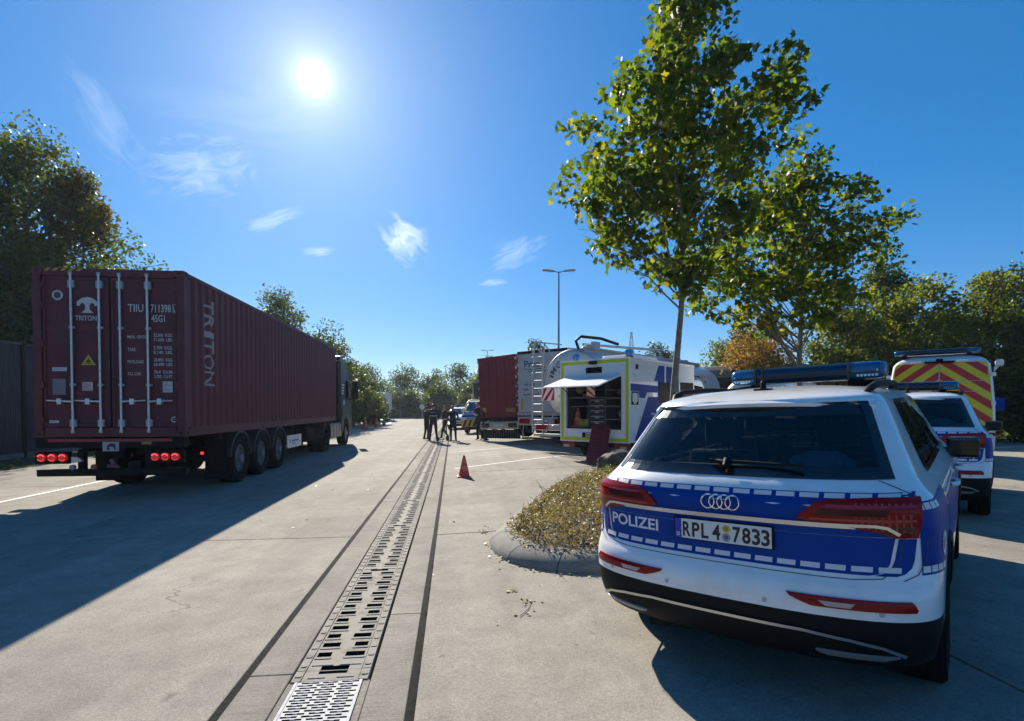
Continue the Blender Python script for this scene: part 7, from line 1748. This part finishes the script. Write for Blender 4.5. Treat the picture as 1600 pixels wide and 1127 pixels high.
simple('round topped tree showing above the middle of the container', -17.0, 39, 3, 9.9, 2.8, L_ASH, 14000, .17, 90, 31, group=G1)
simple('tree peeping over the container left of the round topped one', -21.5, 42, 3, 9.4, 3.0, L_DARK, 10000, .19, 70, 32, group=G1)
simple('tree rising behind the lorry cab', -14.0, 41, 1.2, 7.6, 2.6, L_ASH, 14000, .18, 90, 33, group=G1)
simple('leafy bush tree between lorry cab and cones', -13.6, 46, .3, 5.6, 2.3, L_ASH, 12000, .18, 80, 34, group=G1)
simple('low dark bush by the kerb beyond the lorry cab', -14.2, 52, .2, 4.4, 2.2, L_DARK, 9000, .20, 60, 35, group=G1)
G2 = 'far trees closing the road'
for k, (X, Y, z0, z1, r, lm, lab) in enumerate((
    (-24.5, 92, .6, 8.6, 4.2, L_FAR, 'far hazy tree left of the far lorry'), (-19.5, 98, .6, 9.3, 4.6, L_FAR, 'tall hazy far tree above the far lorry'), (-14.5, 100, .5, 8.6, 4.2, L_FAR, 'hazy far tree right of the far lorry'),
    (-11.5, 84, .3, 5.4, 3.0, L_FAR, 'pale green far tree behind the low fence'), (-9.2, 95, .5, 9.8, 4.0, L_FAR, 'highest dome shaped far tree near the road end'), (-5.8, 82, .3, 5.6, 2.8, L_ASH, 'leafy green far bush right of the fence'),
    (-3.0, 72, .6, 6.6, 2.6, L_ASH, 'green tree left of the black box lorry'), (-2.6, 60, 1.5, 7.7, 1.8, L_YG, 'thin yellow green tree left of the red trailer'), (-30, 96, .5, 8.2, 4.2, L_FAR, 'far tree at the left end of the far row'), (1.5, 96, .5, 7.6, 3.6, L_FAR, 'far tree hidden mostly by the red trailer'),
    (-16.8, 86, .2, 4.6, 3.0, L_FAR, 'low far bush behind the far lorry'), (-7.8, 91, .2, 3.6, 2.6, L_DARK, 'low dark far bush behind the fence'))):
    simple(lab, X, Y, z0, z1, r, lm, 8000, .30 if Y > 80 else .22, 64, 40+k, group=G2, th=1)
G3 = 'trees behind the parked tankers'
simple('small green tree top over the white trailer', 2.2, 52, 3, 8.1, 1.9, L_DARK, 4000, .22, 40, 60, group=G3)
simple('green tree top over the tanker hose', 7.8, 62, 3, 8.6, 2.2, L_DARK, 5000, .24, 40, 61, group=G3)
simple('round green tree above the police lorry beside the pylon', 13.3, 48, 2, 7.5, 2.6, L_DARK, 9000, .20, 70, 62, group=G3)
simple('yellow green tree right of the round one behind the tanker', 17.0, 44, 1.5, 7.0, 3.0, L_YG, 9000, .20, 70, 63, group=G3)
simple('dark green tree above the tanker cab', 18.2, 42, 2, 7.9, 2.6, L_DARK, 9000, .20, 70, 64, group=G3)
simple('rust brown autumn tree between the two plane tree trunks', 13.2, 28.5, 1.0, 6.6, 2.5, L_RUST, 16000, .13, 110, 65, group='trees along the right edge')
G4 = 'trees along the right edge'
for k, (X, Y, z0, z1, r, lm, lab) in enumerate((
    (15.5, 25.5, .6, 7.2, 2.5, L_YG, 'yellow green tree behind the second plane trunk'), (18.6, 24.5, .6, 8.0, 2.8, L_YG, 'yellow green tree left of the chevron van'), (19.0, 27.5, 1, 9.8, 2.4, L_DARK, 'dark pointed tree above the light bar'),
    (22.2, 25.0, .5, 8.7, 3.0, L_YG, 'large yellow green tree behind the chevron van'), (25.0, 26.5, .5, 9.1, 3.2, L_DARK, 'large dark tree right of the chevron van'), (21.5, 21.5, .5, 6.0, 2.3, L_DARK, 'dark low tree right behind the chevron van'),
    (24.0, 22.5, .3, 6.8, 2.7, L_DARK, 'dark tree at the right edge in shade'), (27.5, 24.0, .4, 8.6, 3.2, L_YG, 'tree at the far right edge'), (26.5, 21.0, .3, 5.5, 2.5, L_RUST, 'rusty bush at the right edge'), (30.5, 27.0, .4, 9.2, 3.6, L_DARK, 'dark tree outside the right edge'))):
    simple(lab, X, Y, z0, z1, r, lm, 20000, .15, 85, 70+k, group=G4, th=1, cl=r*.20)
def make_verge():
    n = 16000; x = RNG.uniform(24.5, 40, n); y = RNG.uniform(8, 40, n); pos = np.stack([x, y, gzv(x)-.05], 1)
    V, F = scatter_leaves(pos, RNG.uniform(.08, .22, n), .5)
    o = np_mesh('verge_grass', V, F, leaf_mat('verge_blade', [(0, (.05, .075, .018)), (1, (.13, .14, .04))], .4)); tag(o, 'short grass strip under the trees at the right edge', 'grass', kind='stuff')
    n = 16000; x = RNG.uniform(-20, -9.3, n); y = RNG.uniform(4, 100, n); k = (x < -11.6); x, y = x[k], y[k]; pos = np.stack([x, y, np.full(len(x), -.05)], 1)
    V, F = scatter_leaves(pos, RNG.uniform(.10, .28, len(x)), .5)
    o = np_mesh('verge_grass', V, F, MATS['verge_blade']); tag(o, 'low grass along the left side of the road', 'grass', kind='stuff')
    n = 9000; x = RNG.uniform(-30, 14, n); y = RNG.uniform(86, 112, n); k = y > 89; pos = np.stack([x[k], y[k], gzv(x[k])], 1)
    V, F = scatter_leaves(pos, RNG.uniform(.3, .8, len(pos)), .6); o = np_mesh('far_undergrowth', V, F, L_FAR); tag(o, 'dark undergrowth below the far trees', 'undergrowth', kind='stuff')
make_verge()
# ------------------------------------------------------------------ thin morning haze over the whole place
def make_haze():
    mb = MB(); mb.box(-1520, 1520, -220, 1820, -1.6, 48)
    m = bpy.data.materials.new('haze'); m.use_nodes = True; N = m.node_tree.nodes; N.clear()
    o = N.new('ShaderNodeOutputMaterial'); v = N.new('ShaderNodeVolumePrincipled'); v.inputs['Density'].default_value = HAZE; v.inputs['Color'].default_value = (.80, .90, 1, 1); v.inputs['Anisotropy'].default_value = .25
    m.node_tree.links.new(v.outputs[0], o.inputs['Volume'])
    h = mb.build('haze', m); tag(h, 'thin bluish haze over the lorry park', 'haze', kind='stuff')
HAZE = .0004
make_haze()
